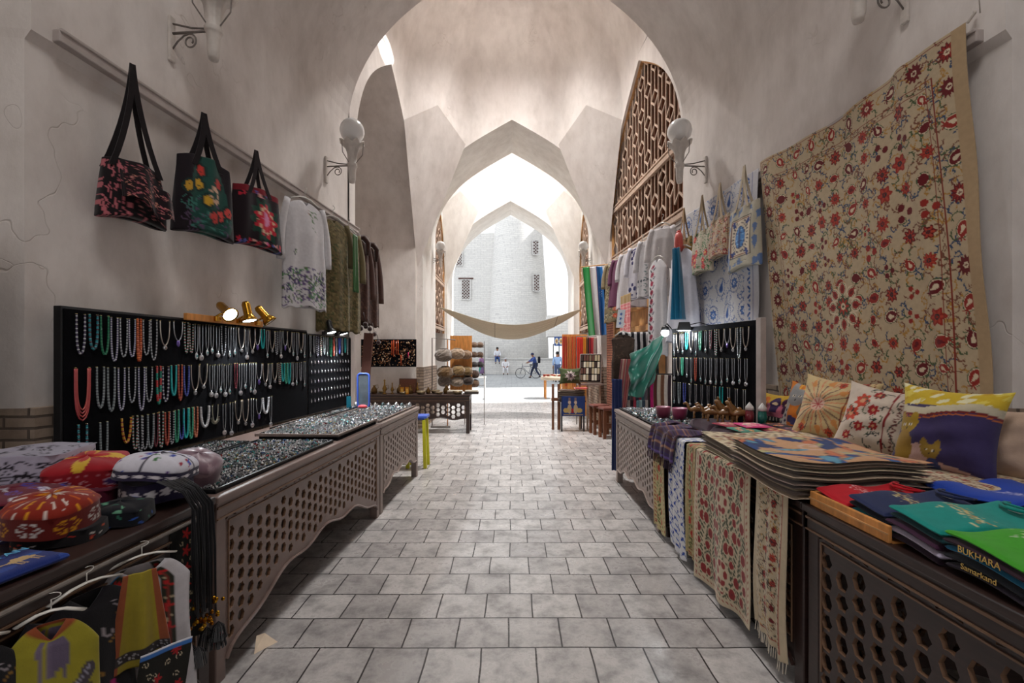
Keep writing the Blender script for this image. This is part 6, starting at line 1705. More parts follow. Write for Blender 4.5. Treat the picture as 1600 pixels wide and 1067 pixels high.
rb = random.Random(4)
inv = Matrix.Translation(-Vector((-1.56, 2.0, 1.025)))
br = thing('braid_tassel', 'bundle of long black braids ending in gold beads and fluffy tassels over the table corner', 'tassel', (-1.30, 1.87, 1.0))
for k in range(18):
    mb = MB((18, 16, 20)); a = rb.uniform(-.05, .05); b = rb.uniform(-.03, .02); y0_ = k / 17
    pts = [(-.16 + b, a * 1.2 + .06, .03), (-.02, a, .0), (.03 + b * .5, a * 1.2, -.07), (.045 + b, a * 1.1 - .01, -.25), (.05 + b, a * .9 - .02 * y0_, -.48 - .06 * rb.random())]
    mb.tube(pts, .0042, 6); mb.build('braid', 'cloth', br, smooth=True)
mb = MB(); 
for k in range(38): mb.rgb(rb.choice([(196, 140, 30), (206, 160, 50), (160, 100, 20)])); mb.ball((.05 + rb.uniform(-.035, .035), rb.uniform(-.06, .06), -.50 + rb.uniform(-.06, .05)), .0085, 6, 4)
mb.build('gold_beads', 'gold', br)
for k in range(7):
    mb = MB((20, 18, 22)); c0 = (.05 + rb.uniform(-.03, .03), rb.uniform(-.07, .07), -.56 - rb.uniform(0, .06))
    for q in range(40):
        a = rb.uniform(0, 6.28); mb.tube([c0, (c0[0] + .02 * math.cos(a), c0[1] + .02 * math.sin(a), c0[2] - .02), (c0[0] + .03 * math.cos(a), c0[1] + .03 * math.sin(a), c0[2] - .07)], .0018, 4)
    if k % 2: mb.rgb((180, 40, 40)); mb.ball((c0[0] + .01, c0[1], c0[2] - .05), .009, 6, 4); mb.rgb((190, 160, 40)); mb.ball((c0[0] - .01, c0[1] + .01, c0[2] - .06), .009, 6, 4)
    mb.build('tassel_tuft', 'fur', br)
# 4 orange yellow skullcap
A = hc(.8, .1, (104, 26, 20))
for i, x in enumerate(np.arange(.04, .8, .1)):
    k = (206, 140, 20) if i % 2 else (206, 196, 190)
    for a in range(6):
        b = a * PI / 3; A.line([(x + .014 * math.cos(b), .05 + .014 * math.sin(b)), (x + .03 * math.cos(b - .3), .05 + .03 * math.sin(b - .3)), (x + .034 * math.cos(b), .05 + .034 * math.sin(b)), (x + .03 * math.cos(b + .3), .05 + .03 * math.sin(b + .3))], .006, k)
B = hc(.3, .3, (130, 34, 18))
for a in range(34):
    b = a * 2 * PI / 34; q = .05 + .05 * (a % 2) + .02; B.line([(.15 + q * math.cos(b), .15 + q * math.sin(b)), (.15 + (q + .035) * math.cos(b), .15 + (q + .035) * math.sin(b))], .007, R.choice([(206, 140, 20), (206, 190, 180), (196, 90, 20)]))
for a in range(12): b = a * PI / 6; B.line([(.15 + .012 * math.cos(b), .15 + .012 * math.sin(b)), (.15 + .04 * math.cos(b), .15 + .04 * math.sin(b))], .007, (196, 120, 20) if a % 2 else (200, 190, 180))
hat('round orange, white and yellow patterned skullcap at the front left of the hats', (-1.615, 1.60, .955), .125, .07, (A, B), sq=2.1, top=.34, tilt=(.10, .08))
A = hc(.8, .1, (20, 16, 20)); 
for k in range(40): A.line([(R.uniform(0, .8), R.uniform(0, .1)) for _ in range(2)][:1] + [(R.uniform(0, .8), .05)][:0] or [(0, 0)], .004, (200, 60, 30)) if False else A.ell(R.uniform(0, .8), R.uniform(.02, .09), .009, .006, R.choice([(206, 76, 30), (190, 186, 180), (160, 40, 30)]), R.uniform(0, 3))
hat('black cap with orange and white stitches under the round orange skullcap', (-1.60, 1.62, .903), .125, .045, (A, plain(.3, .3, (22, 18, 22))), sq=2.2, top=.08, rz=.4)
# 5 blue red white
A = hc(.8, .1, (30, 20, 50))
for x in np.arange(.03, .8, .09): A.curl(x, .055, .03, .008, (190, 186, 196), x * 9); A.ell(x + .045, .05, .018, .014, (30, 40, 130)); A.ell(x + .03, .02, .014, .008, (26, 120, 70)); A.ell(x + .06, .02, .014, .008, (130, 24, 44)); A.ell(x, .09, .02, .008, (80, 50, 130))
B = hc(.3, .3, (96, 20, 40)); 
for k in range(24): B.curl(R.uniform(0, .3), R.uniform(0, .3), .025, .008, R.choice([(190, 186, 196), (40, 50, 150), (90, 60, 140)]))
hat('violet, blue and white curled skullcap at the left edge of the hat pile', (-1.92, 1.72, .935), .15, .085, (A, B), sq=4, top=.15, rz=.1)
hat('black cap under the violet skullcap at the left edge', (-1.90, 1.60, .903), .13, .03, (A, plain(.3, .3, (26, 18, 24))), sq=4, top=.1, rz=.6)
# 7 dark teal flowers
A = hc(.8, .1, (14, 16, 24)); B = hc(.3, .3, (14, 16, 24))
for k in range(22): 
    B.leaf(R.uniform(0, .3), R.uniform(0, .3), .018, R.choice([(40, 80, 160), (50, 110, 90), (96, 150, 120)]), R.uniform(0, 3)); A.leaf(R.uniform(0, .8), R.uniform(0, .1), .018, R.choice([(40, 80, 160), (50, 110, 90)]), R.uniform(0, 3))
hat('black skullcap with blue and green flowers beside the round orange one', (-1.53, 1.78, .905), .10, .05, (A, B), sq=3, top=.25, rz=.3)
# 8 mauve satin, 9 black paisley, 10 little orange
c8 = hc(.3, .3, (120, 92, 104)); 
for k in range(6): c8.ell(R.uniform(0, .3), R.uniform(0, .3), .05, .02, (150, 124, 132), R.uniform(0, 3))
hat('crumpled mauve satin cap at the corner of the ring trays', (-1.60, 2.27, .93), .115, .09, (c8, c8), sq=2.4, top=.5, rz=.3, tilt=(.2, .3), mat='silk')
B = hc(.3, .3, (18, 16, 22)); A = hc(.8, .1, (18, 16, 22))
for x, y in ((.08, .1), (.22, .1), (.1, .23), (.22, .22)):
    B.drop(x, y, .04, (176, 170, 178), .8)
    for q in range(3): B.curl(x, y, .03 - q * .009, .004, (60, 56, 66), .8)
for x in np.arange(.04, .8, .1): A.drop(x, .05, .03, (176, 170, 178), .9); A.curl(x, .05, .018, .004, (60, 56, 66))
hat('black skullcap with big white paisleys behind the white floral one', (-1.83, 2.27, .945), .14, .07, (A, B), sq=3, top=.3, rz=.4, tilt=(-.1, -.1))
A = hc(.8, .1, (150, 84, 30)); 
for k in range(30): A.ell(R.uniform(0, .8), R.uniform(0, .1), .012, .008, (206, 190, 170))
hat('small amber and white cap between the white and the red skullcaps', (-1.97, 1.88, .91), .08, .06, (A, A), sq=2.2, top=.3)
# 6 blue camel pouch
c = Cv(.30, .18, (26, 44, 110), 420)
for k in range(30): c.ell(R.uniform(0, .34), R.uniform(0, .24), .03, .015, R.choice([(20, 36, 96), (40, 66, 140), (34, 80, 150)]))
for x, y in ((.10, .12), (.22, .11)):
    c.ell(x, y, .034, .014, (190, 160, 110)); c.ell(x - .006, y - .014, .012, .012, (190, 160, 110)); c.ell(x + .014, y - .012, .011, .011, (190, 160, 110))
    c.line([(x - .03, y), (x - .05, y - .004), (x - .058, y - .022)], .009, (190, 160, 110)); c.ell(x - .064, y - .024, .011, .006, (190, 160, 110))
    for q in (-.024, -.014, .016, .026): c.line([(x + q, y + .008), (x + q + .003, y + .04)], .005, (190, 160, 110))
o = slab('cloth_pouch', .30, .18, .03, c, (24, 40, 100), .004, 8, n=(120, 90)); place(o, (TX(1.14) - .02, 1.14, .903), LRZ - .12, 'flat blue pouch with camels and lettering at the front left table edge', 'pouch')
text_mesh('UZBEKISTAN', .042, o, (.155, .12, .040), (0, 0, 0), 'print_blue')

# ------------------------------------------------------------ garments hung on the near table front
mb = MB((120, 108, 100)); mb.tube([(TX(.5) + .03, .5, .845), (TX(2.0) + .03, 2.0, .845)], .008, 8)
for y in (.6, 1.95): mb.tube([(TX(y) + .03, y, .845), (TX(y) - .03, y, .845)], .006, 6)
tag(mb.build('clothes_rail', 'iron_grey'), 'thin metal rail along the near table edge carrying the hanging dresses', 'rail')
def tg(label, y, off, w, h, cv, name, cat, sleeve, rzo=.9, flare=1.2, th=.035, sl=.3, z=.87, neck=.3, seed=0, mat='cloth', res=(90, 110)):
    t = garment(label, (TX(y) + off, y, z), rzo, w, h, cv, cat, name, th=th, flare=flare, sleeve=sleeve, sl=sl, neck=neck, seed=seed, mat=mat, res=res, drop=.055); t.scale = (1, 1, .85 if h < .7 else 1); return t
c = Cv(.26, .8, (150, 140, 40), 420)
for k in range(14): x = R.uniform(.02, .24); c.line([(x, R.uniform(.2, .7)), (x + .01, R.uniform(.3, .8))], .016, R.choice([(130, 70, 40), (96, 80, 96), (150, 96, 50), (84, 76, 40)]))
for k in range(24): x = .13 + R.gauss(0, .025); c.line([(x, .03), (x, .13 + R.uniform(-.04, .05))], .006, R.choice([(110, 96, 116), (96, 84, 104)]))
c.line([(.03, .16), (.08, .24), (.13, .29), (.18, .24), (.23, .16)], .034, (70, 62, 70)); c.line([(.13, .28), (.13, .42)], .03, (70, 62, 70))
for k in range(60): t_ = R.uniform(-1, 1); c.ell(.13 + t_ * .1, .29 - abs(t_) * .13 + R.uniform(-.012, .012), .003, .003, (150, 146, 160))
c.rect(0, .26, 0, .012, (140, 70, 40))
tg('small yellow ikat dress on a white hanger at the front of the near left table', 1.30, .10, .20, .8, c, 'dress', 'dress', None, .75, 1.5, seed=1)
c = Cv(.4, .85, (16, 12, 18), 300)
for x, y in ((.1, .5), (.26, .42), (.2, .66), (.33, .6), (.08, .74), (.3, .78)): c.pet(x, y, .05, 5, (176, 20, 110), .12); c.pet(x, y, .018, 5, (20, 60, 50), .2)
for x, y in ((.1, .12), (.25, .18), (.3, .08), (.15, .28)): c.curl(x, y, .03, .005, (160, 150, 156)); c.line([(x, y + .05), (x + .05, y + .03), (x + .08, y + .06)], .006, (150, 110, 40))
for x, y in ((.05, .2), (.33, .3)): 
    for q in range(7): c.line([(x + q * .01, y), (x + q * .01 + .012, y + .02)], .004, (190, 70, 40))
tg('black jacket with big magenta poppies behind the yellow ikat dress', 1.46, .045, .30, .75, c, 'jacket', 'jacket', (18, 14, 20), 1.35, 1.1, seed=2)
tg('another black robe with magenta poppies at the left edge, left of the yellow dress', 1.16, .04, .22, .75, c, 'robe', 'robe', None, 1.4, 1.1, seed=12)
c = Cv(.2, .4, (156, 140, 44), 400); c.rect(0, .03, 0, .4, (150, 80, 50)); c.rect(.17, .2, 0, .4, (150, 80, 50)); c.rect(0, .2, .33, .37, (56, 50, 52))
for k in range(30): c.ell(R.uniform(0, .2), R.uniform(.335, .365), .003, .003, (170, 166, 170))
scarf('yellow sleeve-shaped cloth with orange trim and a dark band, beside the white dress', (TX(1.60) + .11, 1.58, .80), .8, .09, .32, 0, .02, 2, 'cloth', cv=c, flare=2.0, n=(50, 70))
c = Cv(.42, .95, (196, 192, 196), 380)
for x0 in (.08, .30):
    c.rect(x0 - .035, x0 + .035, 0, .42, (44, 44, 32))
    for y in np.arange(.04, .42, .09):
        c.pet(x0, y, .03, 5, (180, 36, 36), .35); c.line([(x0, y), (x0, y + .07)], .004, (120, 50, 40)); c.curl(x0 + .018, y + .045, .012, .003, (176, 160, 130)); c.curl(x0 - .018, y + .05, .012, .003, (176, 160, 130), 3, 1.2, -1)
c.rect(.035, .045, 0, .3, (60, 130, 190)); c.rect(.0, .42, .0, .01, (180, 176, 180))
t = tg('white dress with dark vest strips of red flowers hanging at the near table', 1.66, .05, .30, .80, c, 'dress', 'dress', None, .95, 1.25, th=.05, seed=5, neck=.45)
c = Cv(.3, .3, (30, 28, 24), 380)
for k in range(10): c.curl(R.uniform(0, .3), R.uniform(0, .3), .02, .004, (190, 176, 150), R.uniform(0, 6)); 
for k in range(6): c.pet(R.uniform(0, .3), R.uniform(0, .3), .028, 5, (160, 30, 34), .35)
c.rect(0, .3, 0, .03, (60, 110, 180)); c.rect(0, .3, 0, .008, (206, 206, 214))
scarf('dark embroidered sash with red flowers slung across the white dress', (TX(1.66) + .17, 1.62, .52), .9, .15, .20, 0, .02, 1, 'cloth', cv=c, skew=-.03, n=(60, 60))
c = Cv(.2, .6, (24, 24, 22), 380)
for y in np.arange(.04, .6, .09): c.pet(.1, y, .032, 5, (180, 36, 36), .35); c.curl(.13, y + .045, .014, .004, (176, 160, 130)); c.curl(.07, y + .045, .014, .004, (176, 160, 130), 3, 1.2, -1)
scarf('black vest strip with red flowers hanging right of the white dress', (TX(1.90) + .025, 1.90, .84), 1.1, .12, .48, 0, .015, 1, 'cloth', cv=c, n=(50, 90))

# ------------------------------------------------------------ scarf stand at the left edge
t = thing('scarf_stand', 'black panel stand at the left edge of the picture', 'stand', (-3.05, 2.06, 0))
mb = MB(); mb.box(0, .56, 0, .03, .55, 2.07); mb.build('felt_panel', 'black_felt', t)
for x in (.02, .52): mb = MB(); mb.box(x, x + .03, .0, .03, 0, .55); mb.build('leg', 'black_metal', t)
def loop(label, x, z, w, h, rgb, name='scarf', mat='silk'):
    o = sheet(name, hanging(w, h, .05, 2, int(x * 99), 1.4), 40, 40, plain(.2, .2, rgb), mat, loc=(x, 2.02, z)); return tag(o, label, 'scarf')
loop('bright blue scarf knot high on the black stand at the left edge', -2.54, 2.0, .12, .10, (20, 110, 160))
c = Cv(.2, .2, (60, 40, 130), 200); c.rect(.07, .12, 0, .2, (176, 20, 70)); c.rect(.12, .16, 0, .2, (206, 170, 60)); c.rect(.16, .2, 0, .2, (60, 30, 90))
scarf('violet, crimson and yellow striped scarf fanning out at the left edge', (-2.55, 2.03, 1.90), .2, .10, .17, 0, .04, 2, 'silk', cv=c, skew=.09, flare=1.8)
loop('pale pink scarf end on the black stand below the striped one', -2.55, 1.62, .07, .14, (176, 120, 130))
loop('olive scarf end low on the black stand at the left edge', -2.55, 1.42, .08, .13, (130, 124, 60))
for i, z in enumerate((2.06, 1.73)):
    mb = MB((206, 200, 190)); mb.ball((0, 0, 0), .03, 10, 8, (1, .6, 1)); mb.rgb((40, 36, 40)); mb.ball((0, -.012, 0), .018, 8, 6, (1, .8, 1)); o = mb.build('pompom_charm', 'bead', loc=(-2.52, 2.02, z)); tag(o, ['round white and black charm at the top of the black stand', 'round white and black charm halfway down the black stand'][i], 'charm')

# ------------------------------------------------------------ far left: bronze table, bead panel, fur hats
TF = market_table('market_table', 'dark table with openwork star panel standing before the left arch pier', (-3.0, 9.0, 0), 0, 2.16, .45, .77, 'wood_dark', edge='wood_edge', cw=.10, ch=.09, arch_h=.03, foot=.27, hs=.42)
for o in TF.children:
    if o.name.startswith('leg'): pass
t = thing('bead_panel', 'dark display panel of brown beads and orange strands on the far left wall', 'display panel', (-3.12, 9.40, 1.31))
mb = MB(); mb.box(0, 1.14, 0, .03, 0, .57); mb.build('panel_board', 'black_felt', t)
mb = MB(); r = random.Random(5)
for k in range(600):
    x, z = r.uniform(.02, 1.12), r.uniform(.02, .55)
    if .62 < x < .82 and r.random() < .8: continue
    mb.rgb(r.choice([(120, 80, 50), (70, 44, 34), (160, 110, 70), (196, 170, 140), (90, 56, 40)])); mb.ball((x, -.012, z), r.uniform(.006, .014), 5, 4)
o = mb.build('bead_cards', 'bead', t); o['kind'] = 'stuff'
for i, (x, z, h, k) in enumerate(((.64, .54, .3, (180, 70, 30)), (.68, .55, .34, (196, 80, 36)), (.73, .54, .28, (170, 60, 26)), (.77, .55, .3, (190, 76, 30)), (.83, .25, .22, (190, 80, 40)), (.98, .3, .12, (176, 30, 80)))):
    mb = MB(k); mb.tube([(x, -.01, z), (x + .004, -.02, z - h / 2), (x, -.012, z - h)], .011, 6); mb.build('orange_strand', 'bead', t, smooth=True)
# brass vessels
def jug(label, x, y, s, kind):
    mb = MB([(150, 116, 60), (110, 84, 50), (176, 160, 130)][kind % 3])
    prof = [[(0, 0), (.03, 0), (.035, .01), (.012, .03), (.03, .06), (.035, .09), (.012, .14), (.01, .2), (.018, .21), (0, .23)], [(0, 0), (.04, 0), (.05, .03), (.045, .07), (.015, .11), (.02, .13), (0, .13)], [(0, 0), (.05, 0), (.07, .03), (.075, .05), (.0, .04)]][kind % 3]
    mb.lathe(prof, 16, (0, 0, 0)); 
    if kind % 3 < 2: mb.tube([(.03, 0, .07), (.065, 0, .09), (.06, 0, .14), (.015, 0, .13)], .004, 6)
    o = mb.build('brass_vessel', 'metal', smooth=True); o.location = (x, y, .771); o.scale = (s, s, s); tag(o, label, 'vessel')
for i in range(16):
    kind = [0, 1, 2, 0, 0, 1, 2, 1, 0, 2, 1, 2, 2, 1, 2, 2][i]; x = -2.92 + i * .122; jug(f'{["tall brass ewer", "small brass jug", "low brass bowl"][kind]}, {ordi(i + 1)} from the left on the far left table', x, 9.12 + .12 * (i % 3), 1.0 + .3 * (i % 2), kind)
for i, x in enumerate((-2.2, -2.1)):
    mb = MB((196, 130, 40)); mb.box(-.035, .035, 0, .02, 0, .14); mb.rgb((230, 190, 100)); mb.box(-.02, .02, -.003, 0, .03, .11); o = mb.build('brass_plaque', 'metal', loc=(x, 9.10, .771)); tag(o, ['golden plaque left of its twin on the far left table', 'golden plaque right of its twin on the far left table'][i], 'plaque')
mb = MB((70, 40, 30)); mb.box(0, .36, 0, .03, 0, .3); mb.rgb((96, 56, 40)); mb.box(.02, .34, -.004, 0, .02, .28); tag(mb.build('wooden_board', 'matte', loc=(-2.32, 9.36, .771)), 'brown wooden board standing behind the golden plaques', 'board')
# rack of fur hats
t = thing('hat_rack', 'thin metal rack with wooden back carrying the fur hats', 'rack', (-1.72, 9.8, 0))
mb = MB(); mb.tube([(0, 0, 0), (0, 0, 1.92), (.5, .02, 1.88)], .012, 8); mb.build('rack_pole', 'iron_grey', t)
mb = MB(); mb.tube([(-.02, -.05, .02), (.4, -.05, .02)], .02, 8); mb.build('rack_foot', 'iron_grey', t)
mb = MB(); mb.box(.36, .84, .20, .23, .75, 1.98); mb.box(.30, .32, .16, .18, .0, 1.9); mb.build('wooden_back', 'wood_orange', t)
def furhat(label, x, y, z, r, rgb, rim=None):
    mb = MB(rgb); rr = random.Random(int(x * 1000 + z * 77)); n, m = 26, 14
    def fn(u, v):
        a = 2 * PI * u; b = PI * v; k = 1 + rr.uniform(-.05, .05)
        return (r * k * math.sin(b) ** .7 * math.cos(a), r * k * math.sin(b) ** .7 * math.sin(a), -r * .72 * k * math.cos(b))
    mb.grid(fn, n, m, None, closeu=True); o = mb.build('fur_hat', 'fur', smooth=False)
    mb = MB(rim or tuple(int(v * .7) for v in rgb)); mb.lathe([(r * .5, r * .5), (r * .55, r * .66), (r * .4, r * .78), (0, r * .8)], 16); mb.build('hat_crown', 'cloth', o, smooth=True)
    o.location = (x, y, z); tag(o, label, 'fur hat', 'fur hats on the rack')
fhs = [(-1.46, 9.72, 1.55, .19, (120, 108, 98), 'big grey fur hat, top left of the hat rack'), (-1.18, 9.8, 1.58, .16, (150, 128, 106), 'tan and white fur hat, top row middle of the rack'), (-1.0, 9.92, 1.56, .13, (130, 104, 80), 'light brown fur hat, top row right end'),
       (-1.42, 9.7, 1.18, .18, (110, 84, 54), 'brown fur hat, middle row left on the rack'), (-1.16, 9.78, 1.22, .15, (134, 108, 70), 'honey coloured fur hat, middle row centre'), (-.98, 9.9, 1.2, .13, (120, 96, 60), 'dark honey fur hat, middle row right'),
       (-1.44, 9.72, .99, .15, (110, 98, 90), 'grey brown fur hat, lower row left'), (-1.18, 9.8, .98, .14, (150, 136, 122), 'pale grey fur hat, lower row middle'), (-.96, 9.88, 1.0, .13, (56, 44, 38), 'near black fur hat, lower row right')]
for x, y, z, r, k, l in fhs: furhat(l, x, y, z, r, k)
for j, z in enumerate((1.78, 1.56, 1.34, 1.12, .92)):
    for i in range(3 if j < 3 else 2):
        k = [(116, 92, 74), (104, 82, 66), (60, 56, 56), (76, 56, 44), (110, 84, 64)][j]
        furhat(f'small {["tan", "brown", "slate", "dark brown", "reddish brown"][j]} fur hat, {ordi(i + 1)} from the left on the outer arm, {ordi(j + 1)} level', -.98 + i * .13, 10.15 + .05 * i, z, .085 if j < 3 else .12, k)
mb = MB(); 
for x in (-.08, .36): mb.tube([(x, 0, 0), (x, 0, 1.86)], .008, 6)
for z in (1.73, 1.51, 1.29, 1.07, .87): mb.tube([(-.08, 0, z), (.36, .1, z)], .006, 6)
tag(mb.build('hat_stand', 'iron_grey', loc=(-.98, 10.17, 0)), 'slim outer stand of rods for the small fur hats', 'stand')
for i, (x, w) in enumerate(((-1.3, .3), (-.95, .28))):
    mb = MB([(130, 116, 100), (90, 84, 80)][i]); mb.box(0, w, 0, .18, 0, .05); mb.rgb((206, 196, 180)); mb.box(.01, w - .01, -.01, .17, .05, .075); tag(mb.build('folded_pelts', 'fur', loc=(x, 9.1, .771)), ['tan folded pelts on the right part of the far left table', 'grey folded pelts on the right part of the far left table'][i], 'pelts')
# blue framed mirror, brown board and plastic stool at the end of the left stall
t = thing('mirror', 'hand mirror with rounded blue plastic frame at the end of the left stall', 'mirror', (-1.92, 5.66, TH + .002), -.1)
w, h = .15, .42; pts = []
for cx_, cz_, a0 in ((w - .04, .04, -PI / 2), (w - .04, h - .04, 0), (.04, h - .04, PI / 2), (.04, .04, PI)):
    for k in range(5): a = a0 + k * PI / 8; pts.append((cx_ + .04 * math.cos(a), 0, cz_ + .04 * math.sin(a) + .01))
mb = MB(); mb.tube(pts, .012, 8, closed=True); mb.build('frame', 'blue_plastic', t, smooth=True)
mb = MB(); mb.poly([(p[0], .004, p[2]) for p in pts]); mb.build('mirror_glass', 'mirror_grey', t, solid=.004)
mb = MB((96, 60, 50)); mb.box(0, .12, 0, .03, 0, .9); o = mb.build('side_board', 'matte', loc=(-2.02, 6.0, .95)); o.rotation_euler = (0, .08, -.1); tag(o, 'brown board leaning at the far end of the left board', 'board')
t = thing('plastic_stool', 'blue topped stool with yellow green legs behind the left stall', 'stool', (-1.31, 6.35, 0))
mb = MB(); mb.box(-.14, .14, -.12, .12, .68, .72); mb.box(-.1, .1, -.1, .1, .66, .68); mb.build('seat', 'blue_plastic', t, bevel=.01)
for x in (-1, 1):
    for y in (-1, 1): mb = MB(); mb.prism((x * .10, y * .09, .66), (x * .12, y * .11, 0), .045, .045); mb.build('leg', 'yellow_plastic', t, bevel=.004)
for i in range(9):
    x = -1.30 - i * .085; y = 5.78 - (i % 2) * .05
    mb = MB([(180, 182, 186), (96, 110, 112), (206, 206, 204)][i % 3]); mb.lathe([(0, 0), (.025, 0), (.03, .02), (.02, .045), (.008, .06), (0, .065)], 12); o = mb.build('silver_trinket', 'metal', smooth=True, loc=(x, y, TH + .002)); tag(o, f'small silver trinket, {ordi(i + 1)} from the right at the far end of the grey table', 'trinket', 'silver trinkets at the far end')
mb = MB((206, 60, 70)); mb.ball((0, 0, .03), .045, 12, 8, (1.3, .8, .6)); tag(mb.build('coral_pouch', 'silk', loc=(-1.80, 5.48, TH + .01), smooth=True), 'small coral red purse beside the blue mirror', 'purse')
mb = MB((20, 110, 130)); mb.box(0, .05, 0, .02, 0, .16); tag(mb.build('turquoise_book', 'matte', loc=(-2.0, 5.5, TH + .002)), 'small turquoise book standing by the blue mirror', 'book')

# ------------------------------------------------------------ sail and flag
def fn(u, v):
    x = -1.80 + 3.55 * u; s_ = math.sin(PI * u) ** 1.15; y = 11.45 + 1.0 * v * (.35 + .65 * s_)
    z = 2.75 - .05 * u - .40 * s_ - .34 * v * s_ ** .6 - .04 * math.sin(PI * v) * s_ + .01 * math.sin(40 * v + 8 * u)
    return (x, y, z)
c = Cv(3.6, 1.0, (206, 192, 166), 60)
o = sheet('canvas_awning', fn, 90, 24, c, th=.004); tag(o, 'sagging cream canvas awning slung across the passage behind the middle arch', 'awning')
for u_ in (.385, .83): mb = MB((120, 104, 84)); mb.tube([(lambda p: (p[0], p[1] - .004, p[2] - .008))(fn(u_ - .01 * v, v)) for v in np.linspace(0, 1, 14)], .006, 5); mb.build('seam', 'cloth', o)
for x0, x1 in ((-1.98, -1.80), (1.75, 1.98)): mb = MB((130, 116, 96)); mb.tube([(x0, 11.45, 2.8), (x1, 11.45, 2.73)], .006, 5); mb.build('guy_rope', 'cloth', o)
c = Cv(.40, 1.4, (226, 222, 222), 300); c.rect(0, .13, 0, 1.4, (24, 140, 60)); c.rect(.13, .138, 0, 1.4, (190, 40, 50)); c.rect(.262, .27, 0, 1.4, (190, 40, 50)); c.rect(.27, .40, 0, 1.4, (26, 120, 196))
for k in range(3):
    for q in range(3 - k): c.ell(.36 - .03 * k, .5 + .05 * q + .02 * k, .008, .008, (240, 240, 240))
c.ell(.33, .42, .02, .02, (240, 240, 240)); c.ell(.337, .414, .017, .017, (26, 120, 196))
o = sheet('flag', hanging(.38, 1.32, .10, 2.5, 5, .86, .03), 60, 90, c, 'silk', loc=(1.55, 8.80, 3.25)); o.rotation_euler = (0, -.05, 0)
tag(o, 'green, white and blue flag hanging vertically beside the right arch pier', 'flag')
mb = MB(); mb.tube([(1.33, 8.79, 3.25), (2.08, 8.79, 3.33)], .012, 8); tag(mb.build('flag_pole', 'wood_light'), 'short wooden pole holding the flag', 'pole')

# ------------------------------------------------------------ far right group
t = thing('picture_table', 'small table with thin dark legs stacked with textiles in the right passage', 'table', (.98, 9.25, 0))
for x, y in ((0, 0), (.50, 0), (0, .35), (.50, .35)): mb = MB(); mb.tube([(x * .9 + .03, y, .62), (x * .9 + .03, y, 0)], .016, 8); mb.build('leg', 'black_metal', t)
mb = MB(); mb.box(-.02, .52, -.02, .38, .60, .63); mb.build('table_top', 'wood_dark', t)
c = Cv(.5, .42, (36, 56, 110), 300); c.rect(0, .02, 0, .42, (26, 40, 84))
for x in (.17, .30): c.ell(x, .13, .03, .04, (190, 170, 150)); c.ell(x, .27, .045, .1, (170, 150, 120)); c.rect(x - .02, x + .02, .03, .1, (120, 100, 96))
c.ell(.1, .3, .06, .05, (176, 150, 90)); c.ell(.38, .3, .06, .05, (176, 150, 90)); c.rect(.21, .26, .26, .36, (150, 40, 40)); c.rect(.05, .45, .38, .40, (150, 130, 90))
o = sheet('painted_cloth', lambda u, v: (1.0 + .48 * u, 9.21 - .004 * math.sin(u * 9), .72 - .40 * v), 60, 50, c, th=.008); tag(o, 'blue cloth picture with two figures hanging on the front of the small table', 'picture')
for k in range(9):
    o = slab('folded_cloth', .54, .34, .022, None, [(110, 90, 78), (140, 120, 104), (90, 76, 70), (156, 140, 124)][k % 4], .012, 9, .3 + k * .1, n=(26, 12)); place(o, (.96 + R.uniform(-.01, .01), 9.24, .64 + k * .022), 0, f'grey brown folded cloth, {ordi(k + 1)} from the bottom on the small far table', 'folded cloth', 'folded cloths on the small far table')
c = Cv(.46, .36, (70, 80, 50), 200); c.pet(.23, .18, .12, 9, (170, 150, 150), .25); c.pet(.23, .18, .09, 7, (50, 30, 40), .4)
for k in range(12): c.drop(.23 + .06 * math.cos(k * .52), .18 + .06 * math.sin(k * .52), .02, (190, 176, 170), k * .52)
cushion('green cushion with a pale rose on top of the far textile pile', (1.20, 9.42, 1.12), 0, -.15, .46, .34, .12, c, (70, 80, 50))
mb = MB((214, 90, 90)); mb.box(0, .25, 0, .2, 0, .025); tag(mb.build('folded_cloth', 'silk', loc=(1.28, 9.22, .865)), 'coral folded cloth lying in front of the green rose cushion', 'folded cloth')
mb = MB(); 
for x in (-.01, .11): mb.box(x, x + .05, .38, .42, 0, .95)
mb.box(-.02, .2, .36, .42, .6, .66); tag(mb.build('wooden_stand', 'wood_brown', loc=(.84, 9.1, 0)), 'weathered wooden stand left of the small textile table', 'stand')
# orange textiles hung on a wooden screen, scarves, shelf of books
t = thing('folding_screen', 'orange wooden screen hung with red and yellow ribbons beyond the flag', 'screen', (1.20, 10.9, 0))
mb = MB(); mb.box(0, .45, 0, .03, .2, 2.05); mb.build('screen_panel', 'wood_orange', t)
r = random.Random(8)
for i in range(11):
    mb = MB(r.choice([(206, 80, 40), (190, 50, 40), (214, 150, 50), (206, 120, 60), (120, 60, 40)])); x = .02 + i * .037; h = r.uniform(.7, 1.3); mb.tube([(x, -.02, 2.0), (x + r.uniform(-.02, .02), -.035, 2.0 - h / 2), (x, -.02, 2.0 - h)], .014, 6); mb.build('ribbon', 'cloth', t)
mb = MB(); mb.box(1.66, 1.80, 10.9, 10.95, 0.1, 2.05); tag(mb.build('wooden_post', 'wood_orange'), 'orange board standing between the ribbon screen and the book shelf', 'board')
for i in range(7):
    o = sheet('scarf', hanging(.10, r.uniform(.5, .9), .03, 2, i), 12, 20, plain(.1, .1, [(206, 60, 40), (196, 50, 36), (206, 130, 40), (60, 36, 40), (180, 40, 50), (160, 140, 130), (96, 50, 60)][i]), 'cloth', loc=(1.50 + .07 * i, 10.2, 1.95)); tag(o, ['scarlet', 'deep red', 'amber', 'black', 'crimson', 'grey', 'plum'][i] + ' scarf hanging behind the slanted display frame on the right', 'scarf')
